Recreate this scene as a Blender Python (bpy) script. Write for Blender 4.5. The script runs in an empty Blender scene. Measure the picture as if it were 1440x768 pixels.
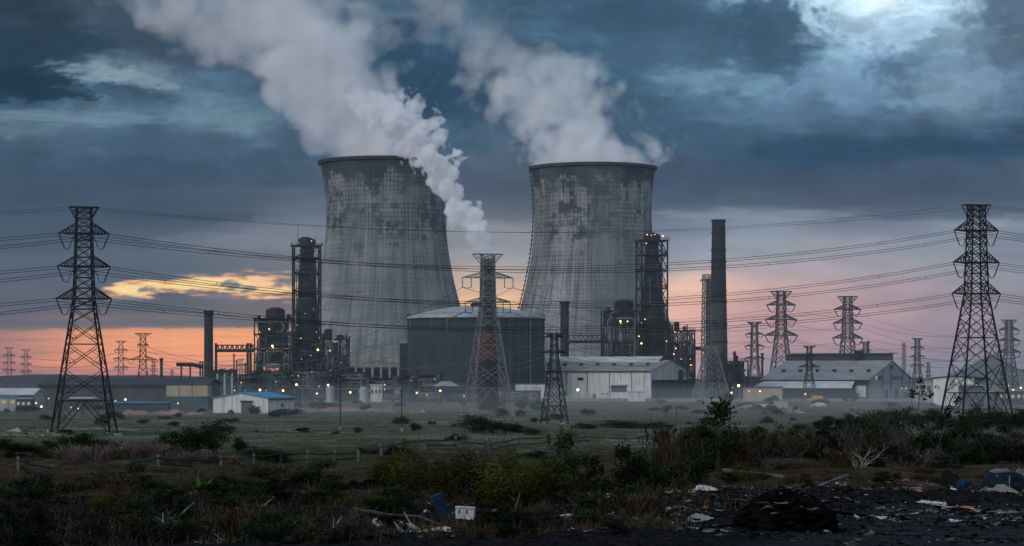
import bpy, math, random
import numpy as np
from mathutils import Vector, Matrix
random.seed(11)
R = math.radians
sc = bpy.context.scene
COL = sc.collection
F, CX, HY, CZ = 3400.0, 720.0, 535.0, 8.0        # focal length in px of a 1440 px wide frame, centre column, horizon row, eye height

def gz(Y, x=0.0):
    """smooth height of the ground at distance Y"""
    t = min(max((235.0 - Y) / 165.0, 0.0), 1.25)
    return 3.3 * t * t * (3 - 2 * t) if t < 0.12 else 3.3 * (0.12 * 0.12 * 2.76 + (t - 0.12) * 1.06)

def ground_Y(py):
    lo, hi = 40.0, 6000.0
    for _ in range(60):
        m = (lo + hi) / 2
        if HY + F * (CZ - gz(m)) / m > py: lo = m
        else: hi = m
    return (lo + hi) / 2

def P(px, py, Y):
    return Vector(((px - CX) / F * Y, Y, CZ + (HY - py) / F * Y))

def G(px, py):
    Y = ground_Y(py)
    x = (px - CX) / F * Y
    return Vector((x, Y, terrain(x, Y)))

# ---- terrain height, shared by the ground sheet and everything that stands on it
_tr = random.Random(5)
_waves = [(_tr.uniform(0, 6.28), _tr.uniform(0, 6.28), 10 ** _tr.uniform(0.5, 1.9)) for _ in range(22)]
MOUNDS = []      # (x, y, rx, ry, h)
def terrain(x, y):
    z = gz(y)
    a = 0.0
    for ph, dr, wl in _waves:
        amp = 0.012 * wl ** 0.62
        a += amp * math.sin((x * math.cos(dr) + y * math.sin(dr)) * 6.283 / wl + ph)
    fade = 1.0 if y < 260 else max(0.25, 1 - (y - 260) / 300.0)
    z += a * fade * (1.0 if y < 500 else max(0.0, 1 - (y - 500) / 300.0))
    for mx, my, rx, ry, h in MOUNDS:
        d = ((x - mx) / rx) ** 2 + ((y - my) / ry) ** 2
        if d < 6: z += h * math.exp(-1.6 * d)
    return z

class MB:
    def __init__(s): s.v = []; s.f = []; s.uv = None
    def add(s, vs, fs):
        n = len(s.v); s.v.extend(tuple(v) for v in vs); s.f.extend(tuple(i + n for i in f) for f in fs)
    def box(s, c, size, rz=0.0, rx=0.0):
        cx, cy, cz = c; a, b, h = size[0] / 2, size[1] / 2, size[2] / 2
        M = Matrix.Rotation(rz, 3, 'Z') @ Matrix.Rotation(rx, 3, 'X')
        vs = [M @ Vector((i * a, j * b, k * h)) + Vector(c) for k in (-1, 1) for j in (-1, 1) for i in (-1, 1)]
        s.add(vs, [(0, 2, 3, 1), (4, 5, 7, 6), (0, 1, 5, 4), (2, 6, 7, 3), (0, 4, 6, 2), (1, 3, 7, 5)])
    def pbox(s, x0, x1, y0, y1, Y, dep):
        a = P(x0, y0, Y); b = P(x1, y1, Y)
        s.box(((a.x + b.x) / 2, Y + dep / 2, (a.z + b.z) / 2), (abs(b.x - a.x), dep, abs(a.z - b.z)))
    def bar(s, p, q, w, w2=None):
        p = Vector(p); q = Vector(q); d = q - p
        if d.length < 1e-6: return
        d.normalize(); up = Vector((0, 0, 1)) if abs(d.z) < 0.9 else Vector((0, 1, 0))
        u = d.cross(up).normalized(); v = d.cross(u); w2 = w if w2 is None else w2
        vs = [e + (u * i + v * j) * (ww / 2) for e, ww in ((p, w), (q, w2)) for i, j in ((-1, -1), (1, -1), (1, 1), (-1, 1))]
        s.add(vs, [(0, 1, 5, 4), (1, 2, 6, 5), (2, 3, 7, 6), (3, 0, 4, 7), (3, 2, 1, 0), (4, 5, 6, 7)])
    def tube(s, pts, r, n=6, r2=None, cap=True):
        pts = [Vector(p) for p in pts]; m = len(pts); base = len(s.v)
        rs = r if isinstance(r, (list, tuple)) else [r + ((r2 if r2 is not None else r) - r) * i / max(1, m - 1) for i in range(m)]
        u = None
        for i, p in enumerate(pts):
            d = (pts[min(i + 1, m - 1)] - pts[max(i - 1, 0)])
            if d.length < 1e-9: d = Vector((0, 0, 1))
            d.normalize()
            if u is None:
                up = Vector((0, 0, 1)) if abs(d.z) < 0.9 else Vector((0, 1, 0)); u = d.cross(up).normalized()
            else:
                u = (u - d * u.dot(d)); u = u.normalized() if u.length > 1e-6 else d.orthogonal().normalized()
            v = d.cross(u)
            for k in range(n):
                a = 6.28318 * k / n
                s.v.append(tuple(p + (u * math.cos(a) + v * math.sin(a)) * rs[i]))
        for i in range(m - 1):
            for k in range(n):
                a = base + i * n + k; b = base + i * n + (k + 1) % n
                s.f.append((a, b, b + n, a + n))
        if cap:
            s.f.append(tuple(base + k for k in reversed(range(n)))); s.f.append(tuple(base + (m - 1) * n + k for k in range(n)))
    def lathe(s, prof, c=(0, 0, 0), n=32, cap=True, uv=False):
        base = len(s.v)
        for r, z in prof:
            for k in range(n):
                a = 6.28318530718 * k / n
                s.v.append((c[0] + r * math.cos(a), c[1] + r * math.sin(a), c[2] + z))
        for i in range(len(prof) - 1):
            for k in range(n):
                a = base + i * n + k; b = base + i * n + (k + 1) % n
                s.f.append((a, b, b + n, a + n))
        if cap:
            s.f.append(tuple(base + k for k in reversed(range(n)))); m = len(prof) - 1
            s.f.append(tuple(base + m * n + k for k in range(n)))
    def blob(s, c, r, seed=0, n=10, rough=0.15, squash=(1, 1, 1)):
        """an uneven lump"""
        rnd = random.Random(seed); base = len(s.v); rings = n // 2 + 1
        ph = [(rnd.uniform(0, 6.28), rnd.uniform(1, 4), rnd.uniform(1, 3)) for _ in range(4)]
        s.v.append((c[0], c[1], c[2] - r * squash[2]))
        for i in range(1, rings):
            th = math.pi * i / rings
            for k in range(n):
                a = 6.28318 * k / n
                q = r * (1 + rough * sum(math.sin(f * a + g * th * 2 + p) for p, f, g in ((p, round(f), g) for p, f, g in ph)) / 2 + rnd.uniform(-rough, rough) * 0.4)
                s.v.append((c[0] + q * math.sin(th) * math.cos(a) * squash[0], c[1] + q * math.sin(th) * math.sin(a) * squash[1], c[2] - q * math.cos(th) * squash[2]))
        s.v.append((c[0], c[1], c[2] + r * squash[2])); top = len(s.v) - 1
        for k in range(n): s.f.append((base, base + 1 + (k + 1) % n, base + 1 + k))
        for i in range(rings - 2):
            for k in range(n):
                a = base + 1 + i * n + k; b = base + 1 + i * n + (k + 1) % n
                s.f.append((a, b, b + n, a + n))
        o = base + 1 + (rings - 2) * n
        for k in range(n): s.f.append((top, o + k, o + (k + 1) % n))
    def build(s, name, mat, parent=None, origin=None, smooth=False, loc=None):
        me = bpy.data.meshes.new(name)
        if origin is not None:
            o = Vector(origin); vs = [(v[0] - o.x, v[1] - o.y, v[2] - o.z) for v in s.v]
        else: vs = s.v
        me.from_pydata(vs, [], s.f); me.update()
        if mat is not None: me.materials.append(mat)
        if smooth:
            me.polygons.foreach_set('use_smooth', [True] * len(me.polygons))
        ob = bpy.data.objects.new(name, me); COL.objects.link(ob)
        if parent is not None: ob.parent = parent
        elif origin is not None: ob.location = origin
        if loc is not None: ob.location = loc
        return ob

def tag(o, label=None, cat=None, group=None, kind=None):
    if label: o['label'] = label
    if cat: o['category'] = cat
    if group: o['group'] = group
    if kind: o['kind'] = kind
    return o

def thing(name, loc, label, cat, group=None, rz=0.0, scale=None):
    o = bpy.data.objects.new(name, None); COL.objects.link(o); o.empty_display_size = 0.5
    o.location = loc; o.rotation_euler = (0, 0, rz)
    if scale is not None: o.scale = scale if hasattr(scale, '__len__') else (scale,) * 3
    return tag(o, label, cat, group)

CH = {}
def kids(o):
    return [c for c in bpy.data.objects if c.parent == o]

def dup(root, loc, rz=None, scale=None, label=None, group=None):
    if root.name not in CH: CH[root.name] = [(c, kids(c)) for c in kids(root)]
    r = root.copy(); COL.objects.link(r); r.location = loc
    if rz is not None: r.rotation_euler = (0, 0, rz)
    if scale is not None: r.scale = scale if hasattr(scale, '__len__') else (scale,) * 3
    if label: r['label'] = label
    if group: r['group'] = group
    for c, gs in CH[root.name]:
        d = c.copy(); COL.objects.link(d); d.parent = r
        for g in gs:
            e = g.copy(); COL.objects.link(e); e.parent = d
    return r

# ------------------------------------------------------------------ materials
def lin(c):
    return tuple((v / 12.92 if v <= 0.04045 else ((v + 0.055) / 1.055) ** 2.4) for v in c)

def nodes_of(name):
    m = bpy.data.materials.new(name); m.use_nodes = True
    nt = m.node_tree
    for n in list(nt.nodes): nt.nodes.remove(n)
    return m, nt

class NT:
    def __init__(s, nt): s.nt = nt
    def n(s, t, **kw):
        nd = s.nt.nodes.new(t)
        for k, v in kw.items(): setattr(nd, k, v)
        return nd
    def l(s, a, b): s.nt.links.new(a, b)
    def put(s, sock, v):
        if hasattr(v, 'links') or isinstance(v, bpy.types.NodeSocket): s.l(v, sock)
        else: sock.default_value = v
    def math(s, op, a, b=0.0, c=None, clamp=False):
        nd = s.n('ShaderNodeMath', operation=op, use_clamp=clamp)
        s.put(nd.inputs[0], a); s.put(nd.inputs[1], b)
        if c is not None: s.put(nd.inputs[2], c)
        return nd.outputs[0]
    def noise(s, vec, scale, detail=4, rough=0.55, out=0, dist=0.0):
        nd = s.n('ShaderNodeTexNoise'); s.l(vec, nd.inputs['Vector'])
        nd.inputs['Scale'].default_value = scale; nd.inputs['Detail'].default_value = detail; nd.inputs['Roughness'].default_value = rough
        nd.inputs['Distortion'].default_value = dist
        return nd.outputs[out]
    def ramp(s, fac, stops, interp='LINEAR'):
        nd = s.n('ShaderNodeValToRGB'); s.put(nd.inputs[0], fac); cr = nd.color_ramp; cr.interpolation = interp
        while len(cr.elements) > 1: cr.elements.remove(cr.elements[-1])
        for i, (p, c) in enumerate(stops):
            e = cr.elements[0] if i == 0 else cr.elements.new(p)
            e.position = p; c = (c, c, c) if not hasattr(c, '__len__') else c
            e.color = tuple(c) if len(c) == 4 else tuple(c) + (1,)
        return nd.outputs[0]
    def mix(s, fac, a, b, mode='MIX'):
        nd = s.n('ShaderNodeMix', data_type='RGBA', blend_type=mode)
        s.put(nd.inputs[0], fac)
        for sock, v in ((nd.inputs[6], a), (nd.inputs[7], b)):
            if isinstance(v, (tuple, list)): v = tuple(v) + (1,) if len(v) == 3 else tuple(v)
            s.put(sock, v)
        return nd.outputs[2]
    def scalev(s, vec, sc3, loc=(0, 0, 0)):
        nd = s.n('ShaderNodeMapping'); s.l(vec, nd.inputs[0]); nd.inputs['Scale'].default_value = sc3; nd.inputs['Location'].default_value = loc
        return nd.outputs[0]
    def step(s, a, b, x):
        nd = s.n('ShaderNodeMapRange', interpolation_type='SMOOTHSTEP')
        s.put(nd.inputs[0], x); nd.inputs[1].default_value = a; nd.inputs[2].default_value = b
        return nd.outputs[0]
    def surf(s, col, rough=0.8, metal=0.0, bump=None, bstr=0.3, bdist=0.1, spec=0.3):
        b = s.n('ShaderNodeBsdfPrincipled'); o = s.n('ShaderNodeOutputMaterial')
        if isinstance(col, (tuple, list)): col = tuple(col) + (1,) if len(col) == 3 else col
        s.put(b.inputs['Base Color'], col); s.put(b.inputs['Roughness'], rough); b.inputs['Metallic'].default_value = metal
        b.inputs['Specular IOR Level'].default_value = spec
        if bump is not None:
            bn = s.n('ShaderNodeBump'); bn.inputs['Strength'].default_value = bstr; bn.inputs['Distance'].default_value = bdist
            s.l(bump, bn.inputs['Height']); s.l(bn.outputs[0], b.inputs['Normal'])
        s.l(b.outputs[0], o.inputs[0]); return b

def simple(name, col, rough=0.75, metal=0.0, var=0.35, scale=0.6, streak=0.0, dirt=None, spec=0.25, sheet=0.0):
    """weathered paint or metal: uneven tone, rain streaks, sheet joints"""
    m, nt = nodes_of(name); t = NT(nt)
    g = t.n('ShaderNodeTexCoord'); ob = g.outputs['Object']
    n1 = t.noise(ob, scale, 5, 0.6)
    f = t.ramp(n1, [(0.3, 0.0), (0.7, 1.0)])
    c = t.mix(f, tuple(v * (1 - var) for v in col), tuple(min(1, v * (1 + var * 0.6)) for v in col))
    if streak:
        n2 = t.noise(t.scalev(ob, (1.4, 1.4, 0.09)), 1.0, 4, 0.6)
        d = dirt or tuple(v * 0.35 for v in col)
        c = t.mix(t.math('MULTIPLY', t.ramp(n2, [(0.45, 0.0), (0.72, 1.0)]), streak), c, d)
    if sheet:
        sx = t.n('ShaderNodeSeparateXYZ'); t.l(ob, sx.inputs[0])
        cell = t.math('FLOOR', t.math('DIVIDE', t.math('ADD', sx.outputs[0], t.math('MULTIPLY', sx.outputs[1], 0.73)), sheet))
        wn = t.n('ShaderNodeTexWhiteNoise', noise_dimensions='1D'); t.l(cell, wn.inputs['W'])
        c = t.mix(t.math('MULTIPLY', wn.outputs[0], 0.35), c, tuple(v * 0.6 for v in col))
    t.surf(c, rough, metal, spec=spec); return m

def emis(name, col, strength):
    m, nt = nodes_of(name); t = NT(nt)
    e = t.n('ShaderNodeEmission'); e.inputs[0].default_value = col + (1,); e.inputs[1].default_value = strength
    o = t.n('ShaderNodeOutputMaterial'); t.l(e.outputs[0], o.inputs[0]); return m

M = {}
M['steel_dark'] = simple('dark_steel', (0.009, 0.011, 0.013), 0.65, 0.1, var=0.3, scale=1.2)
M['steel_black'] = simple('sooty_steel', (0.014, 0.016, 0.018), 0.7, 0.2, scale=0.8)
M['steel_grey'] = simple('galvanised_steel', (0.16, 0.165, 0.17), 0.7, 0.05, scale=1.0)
M['steel_far'] = simple('distant_hazed_steel', (0.052, 0.056, 0.068), 0.8, 0.0, scale=0.4)  # haze over the far pylons is put into this lightened colour
M['steel_mid'] = simple('weathered_steel', (0.10, 0.11, 0.12), 0.8, 0.0, scale=0.5)
M['steel_rust'] = simple('rusty_lattice_steel', (0.13, 0.045, 0.03), 0.8, 0.0, scale=0.5)
M['insul'] = simple('insulator_glaze', (0.025, 0.022, 0.025), 0.3, 0.0, scale=3)
M['wire'] = simple('cable', (0.02, 0.022, 0.026), 0.5, 0.4, scale=0.5)
M['wire_light'] = simple('aluminium_cable', (0.11, 0.12, 0.13), 0.45, 0.5, scale=0.5)
M['conc'] = simple('plain_concrete', (0.22, 0.22, 0.21), 0.9, var=0.3, scale=1.5, streak=0.4)
M['chim'] = simple('stack_concrete', (0.022, 0.026, 0.031), 0.9, var=0.4, scale=0.35, streak=0.6)
M['chim_light'] = simple('pale_stack_band', (0.055, 0.060, 0.067), 0.9, var=0.3, scale=0.4, streak=0.6)
M['chim_dark'] = simple('dark_stack_steel', (0.018, 0.024, 0.030), 0.8, var=0.4, scale=0.3, streak=0.5)
M['red_band'] = simple('faded_red_paint', (0.085, 0.026, 0.025), 0.8, var=0.5, scale=0.5, streak=0.5)
M['mach'] = simple('machinery_casing', (0.022, 0.031, 0.040), 0.8, 0.0, var=0.6, scale=0.25, streak=0.6)
M['mach2'] = simple('grey_machinery_casing', (0.055, 0.070, 0.082), 0.8, 0.0, var=0.45, scale=0.25, streak=0.6)
M['pipe'] = simple('lagged_pipe', (0.13, 0.14, 0.15), 0.5, 0.3, var=0.4, scale=0.6)
M['tankwall'] = simple('tank_cladding', (0.027, 0.042, 0.056), 0.8, 0.0, var=0.35, scale=0.12, streak=0.7, sheet=3.0)
M['tankroof'] = simple('tank_roof_sheet', (0.30, 0.33, 0.35), 0.6, 0.1, var=0.3, scale=0.3)
M['wallwhite'] = simple('white_cladding', (0.56, 0.59, 0.60), 0.7, var=0.18, scale=0.15, streak=0.75, dirt=(0.15, 0.135, 0.12), sheet=2.2)
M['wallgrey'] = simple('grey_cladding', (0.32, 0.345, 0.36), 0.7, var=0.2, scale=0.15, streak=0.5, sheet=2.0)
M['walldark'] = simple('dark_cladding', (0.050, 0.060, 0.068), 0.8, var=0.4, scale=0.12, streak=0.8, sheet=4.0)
M['roofgrey'] = simple('grey_roof_sheet', (0.24, 0.255, 0.27), 0.7, 0.0, var=0.35, scale=0.15, sheet=1.2)
M['rooflight'] = simple('pale_roof_sheet', (0.48, 0.50, 0.52), 0.7, 0.0, var=0.3, scale=0.15, sheet=1.2)
M['roofdark'] = simple('dark_roof_sheet', (0.045, 0.052, 0.06), 0.8, var=0.4, scale=0.1, sheet=3.0)
M['roofblue'] = simple('blue_roof_sheet', (0.045, 0.22, 0.42), 0.6, 0.1, var=0.25, scale=0.3, sheet=1.0)
M['beige'] = simple('beige_cladding', (0.36, 0.31, 0.23), 0.8, var=0.15, scale=0.3, streak=0.4, sheet=1.0)
M['teal'] = simple('teal_plinth', (0.05, 0.085, 0.10), 0.8, var=0.3, scale=0.3)
M['trim'] = simple('dark_trim', (0.03, 0.034, 0.038), 0.7)
M['door'] = simple('grey_roller_door', (0.06, 0.065, 0.07), 0.7, var=0.3)
M['glassdk'] = simple('dark_window_glass', (0.015, 0.02, 0.025), 0.15, spec=0.6)
M['palehill'] = simple('pale_shed_roof', (0.16, 0.20, 0.225), 0.8, var=0.1, scale=0.05)
M['lampw'] = emis('warm_lamp', (1.0, 0.46, 0.16), 2.8)
M['lampy'] = emis('yellow_lamp', (1.0, 0.60, 0.22), 7.5)
M['lampc'] = emis('white_lamp', (0.95, 0.82, 0.62), 0.8)
M['litwin'] = emis('lit_window', (1.0, 0.78, 0.5), 0.35)
# ------------------------------------------------------------------ sky dome
def _hash(ix, iy, seed):
    h = (ix.astype(np.int64) * 374761393 + iy.astype(np.int64) * 668265263 + seed * 1442695041) & 0xffffffff
    h = ((h ^ (h >> 13)) * 1274126177) & 0xffffffff
    h = ((h ^ (h >> 15)) * 2246822519) & 0xffffffff
    return (h ^ (h >> 16)) & 0xffffffff

def gnoise(x, y, seed=0):
    """2-D gradient noise, about -1..1"""
    x0 = np.floor(x); y0 = np.floor(y); fx = x - x0; fy = y - y0
    def g(ix, iy, dx, dy):
        a = _hash(ix, iy, seed) / 4294967296.0 * 2 * np.pi
        return np.cos(a) * dx + np.sin(a) * dy
    u = fx * fx * fx * (fx * (fx * 6 - 15) + 10); v = fy * fy * fy * (fy * (fy * 6 - 15) + 10)
    a = g(x0, y0, fx, fy); b = g(x0 + 1, y0, fx - 1, fy)
    c = g(x0, y0 + 1, fx, fy - 1); d = g(x0 + 1, y0 + 1, fx - 1, fy - 1)
    return 1.5 * ((a + (b - a) * u) * (1 - v) + (c + (d - c) * u) * v)

def fbm(x, y, seed=0, octs=5, gain=0.5, lac=2.05):
    s = 0; a = 1.0; t = 0
    for i in range(octs):
        s = s + a * gnoise(x, y, seed + i * 17); t += a
        a *= gain; x = x * lac + 13.7; y = y * lac + 7.3
    return s / t * 1.3

def sstep(a, b, x):
    t = np.clip((x - a) / (b - a), 0, 1)
    return t * t * (3 - 2 * t)

SKY_PTS = """
390 150 74 98 120|430 180 62 86 110|420 110 52 78 100|500 150 48 74 98|620 150 40 68 92|610 100 42 70 94|330 120 62 86 108|300 150 84 108 130|500 330 118 124 138|560 330 124 130 142|600 330 134 140 150|500 380 122 122 134|580 380 150 146 152|500 430 180 150 140|580 430 220 180 150|500 480 220 165 145|600 480 222 166 148|500 520 190 146 146|620 520 186 146 150|760 330 140 146 156|840 330 126 136 150|760 380 160 158 164|860 380 154 154 162|760 430 226 186 160|860 430 224 184 166|780 480 214 164 156|880 480 212 164 164|500 290 92 102 118|750 290 84 96 114|850 290 76 92 112
-380 -300 60 78 98|-150 0 40 56 72|0 0 36 50 66|60 30 44 60 76|130 20 60 74 90|230 30 60 78 95|0 70 40 60 78|80 75 34 56 76|160 60 48 68 88|250 60 48 70 92
0 110 22 46 66|60 122 26 50 70|-200 110 22 44 62|110 98 96 124 144|150 100 112 138 156|190 96 108 134 150|150 122 92 118 138|240 120 78 102 124|180 138 58 82 104|120 138 60 84 106
0 150 68 92 114|60 158 84 110 130|130 165 92 118 138|220 160 74 98 120|300 160 92 118 138|350 170 98 124 142|20 185 84 106 128|100 190 76 100 122|200 195 62 86 110|300 200 70 92 114
-200 200 60 84 106|0 215 54 78 100|100 225 56 78 102|200 230 56 78 102|300 232 58 80 103|400 240 62 84 106|-200 280 58 80 102|0 280 58 78 100|100 285 60 80 100|200 280 62 82 102|300 280 68 86 106
230 303 62 78 98|300 306 62 78 98|350 300 74 90 108|400 315 116 126 142|360 330 124 132 146|300 335 100 112 128|200 330 78 94 112|100 320 66 84 104|0 330 66 84 104|430 290 88 104 122
0 380 78 92 110|100 370 80 94 112|200 370 84 98 114|300 370 92 104 118|400 360 112 120 134|380 380 112 116 128|430 330 124 132 146|-200 380 76 90 108|-200 440 88 94 110
0 425 78 90 106|100 425 82 92 108|200 440 86 94 108|300 445 92 98 110|380 440 104 102 112|400 425 120 110 112|0 452 84 90 106|-200 470 150 116 124
100 462 150 116 122|20 470 196 138 132|100 474 216 146 132|200 470 240 160 132|300 468 252 176 132|380 465 238 166 132|450 470 216 158 138|0 490 150 114 124|60 496 168 118 126|150 492 222 142 136|230 490 246 158 136|320 490 250 168 138|420 490 230 164 142
0 512 176 118 126|100 510 220 132 128|170 515 196 130 138|260 512 222 146 142|350 512 222 156 146|-200 515 160 118 130|0 534 150 116 130|100 534 160 120 132|200 534 176 128 138|300 534 190 136 140|400 530 190 142 145|-200 540 130 110 126
500 250 70 90 112|560 200 60 82 106|600 260 70 88 108|650 250 74 88 106|690 260 72 88 108|690 300 92 102 118|660 330 140 146 156|700 330 150 156 166|690 360 156 160 168|660 385 200 180 172|700 395 222 190 168|690 430 248 204 150|720 425 240 190 160|700 460 230 170 150
620 40 46 74 98|560 60 44 74 98|640 120 42 70 94|700 20 60 86 108|760 40 62 90 112|700 180 66 88 108|640 190 60 84 106|800 20 60 88 112|860 60 56 86 110|900 100 60 90 114|930 60 66 96 120|900 10 54 84 108|980 30 58 88 112|1040 40 52 82 106|1080 60 58 88 112
900 150 56 84 108|930 200 58 84 108|880 200 62 88 110|960 110 84 116 140|1010 110 92 124 148|1050 125 84 114 138|1080 100 66 96 120|980 150 64 92 114|1000 190 52 80 104|1060 170 72 102 126|1100 160 80 110 136
1100 0 96 130 156|1120 15 128 164 190|1145 35 142 174 194|1160 5 156 184 200|1200 8 168 192 206|1235 -6 232 240 242|1235 14 160 186 202|1275 6 164 188 202|1150 50 140 175 198|1180 70 122 154 180|1200 45 138 168 190|1250 50 126 154 178|1300 40 132 162 184|1340 15 160 188 204|1300 12 150 178 198|1350 35 130 160 180
1400 15 76 96 116|1440 0 66 84 102|1440 50 78 98 118|1380 40 92 116 136|1420 90 78 102 124|1370 60 116 142 162|1600 50 60 80 100|1600 200 50 72 94
1130 60 78 108 132|1150 85 112 146 172|1190 100 108 140 168|1230 110 96 126 154|1250 95 66 92 118|1265 120 58 84 108|1230 140 72 100 126|1200 140 86 114 142|1150 130 84 112 140|1300 85 84 112 138|1330 110 106 134 158|1300 130 104 132 156|1350 140 108 132 154|1390 110 88 114 138|1430 130 78 102 126|1400 150 86 110 134
1100 200 52 80 104|1150 180 62 90 114|1200 180 62 88 112|1250 170 60 84 108|1300 170 72 96 120|1350 175 72 96 120|1400 180 56 80 104|1440 185 44 72 98|1120 215 36 66 92|1180 210 40 68 94|1250 215 42 70 94|1320 205 44 72 96|1390 205 32 62 90|1440 220 46 72 96
1050 225 54 78 102|980 230 60 80 104|940 240 60 80 104|1000 262 62 80 102|1100 255 60 80 104|1200 250 64 82 106|1300 245 62 82 106|1400 250 64 82 104|1600 260 60 78 100|950 285 74 90 110|1050 285 76 92 112|1150 280 70 84 104|1250 280 70 84 104|1350 275 60 78 100|1440 275 66 82 104
950 315 106 120 140|1010 305 104 118 138|1080 310 132 144 158|1150 305 104 116 134|1220 312 100 112 130|1290 310 112 124 142|1360 300 108 122 138|1430 312 130 142 154|1600 310 120 130 144
950 345 128 140 156|1050 345 136 146 158|1150 345 136 144 156|1250 345 132 140 152|1350 345 126 136 150|1440 345 122 132 148
960 375 150 150 160|1060 375 158 152 160|1160 375 158 150 160|1260 375 148 144 156|1360 380 142 142 154|1440 380 134 138 152|1600 380 120 130 146
960 402 250 205 176|1010 404 226 184 170|1080 408 196 164 164|1160 405 172 154 162|1260 410 158 146 158|1360 415 150 142 156|1440 420 138 138 154
960 440 242 190 172|1050 440 208 168 166|1150 440 184 156 162|1250 440 168 148 160|1350 450 156 142 158|1440 450 140 136 154
960 480 224 174 172|1050 480 196 158 164|1150 475 176 150 162|1250 475 160 142 158|1350 480 148 136 154|1440 485 130 130 148|1600 480 120 125 145
960 520 190 156 166|1050 520 160 140 156|1150 515 140 132 150|1250 520 128 130 150|1350 520 124 128 148|1440 520 116 122 142|1600 525 110 118 138|700 520 190 150 150
0 -100 50 66 84|300 -100 56 76 98|700 -100 60 86 108|1000 -120 60 88 112|1200 -80 170 196 212|1440 -100 80 100 120|0 -300 70 90 110|400 -300 76 98 120|800 -300 80 104 126|1200 -300 110 136 156|1600 -300 90 110 130
"""

def mix_(c, col, m):
    return c * (1 - m[..., None]) + np.array(col) / 255.0 * m[..., None]

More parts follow.
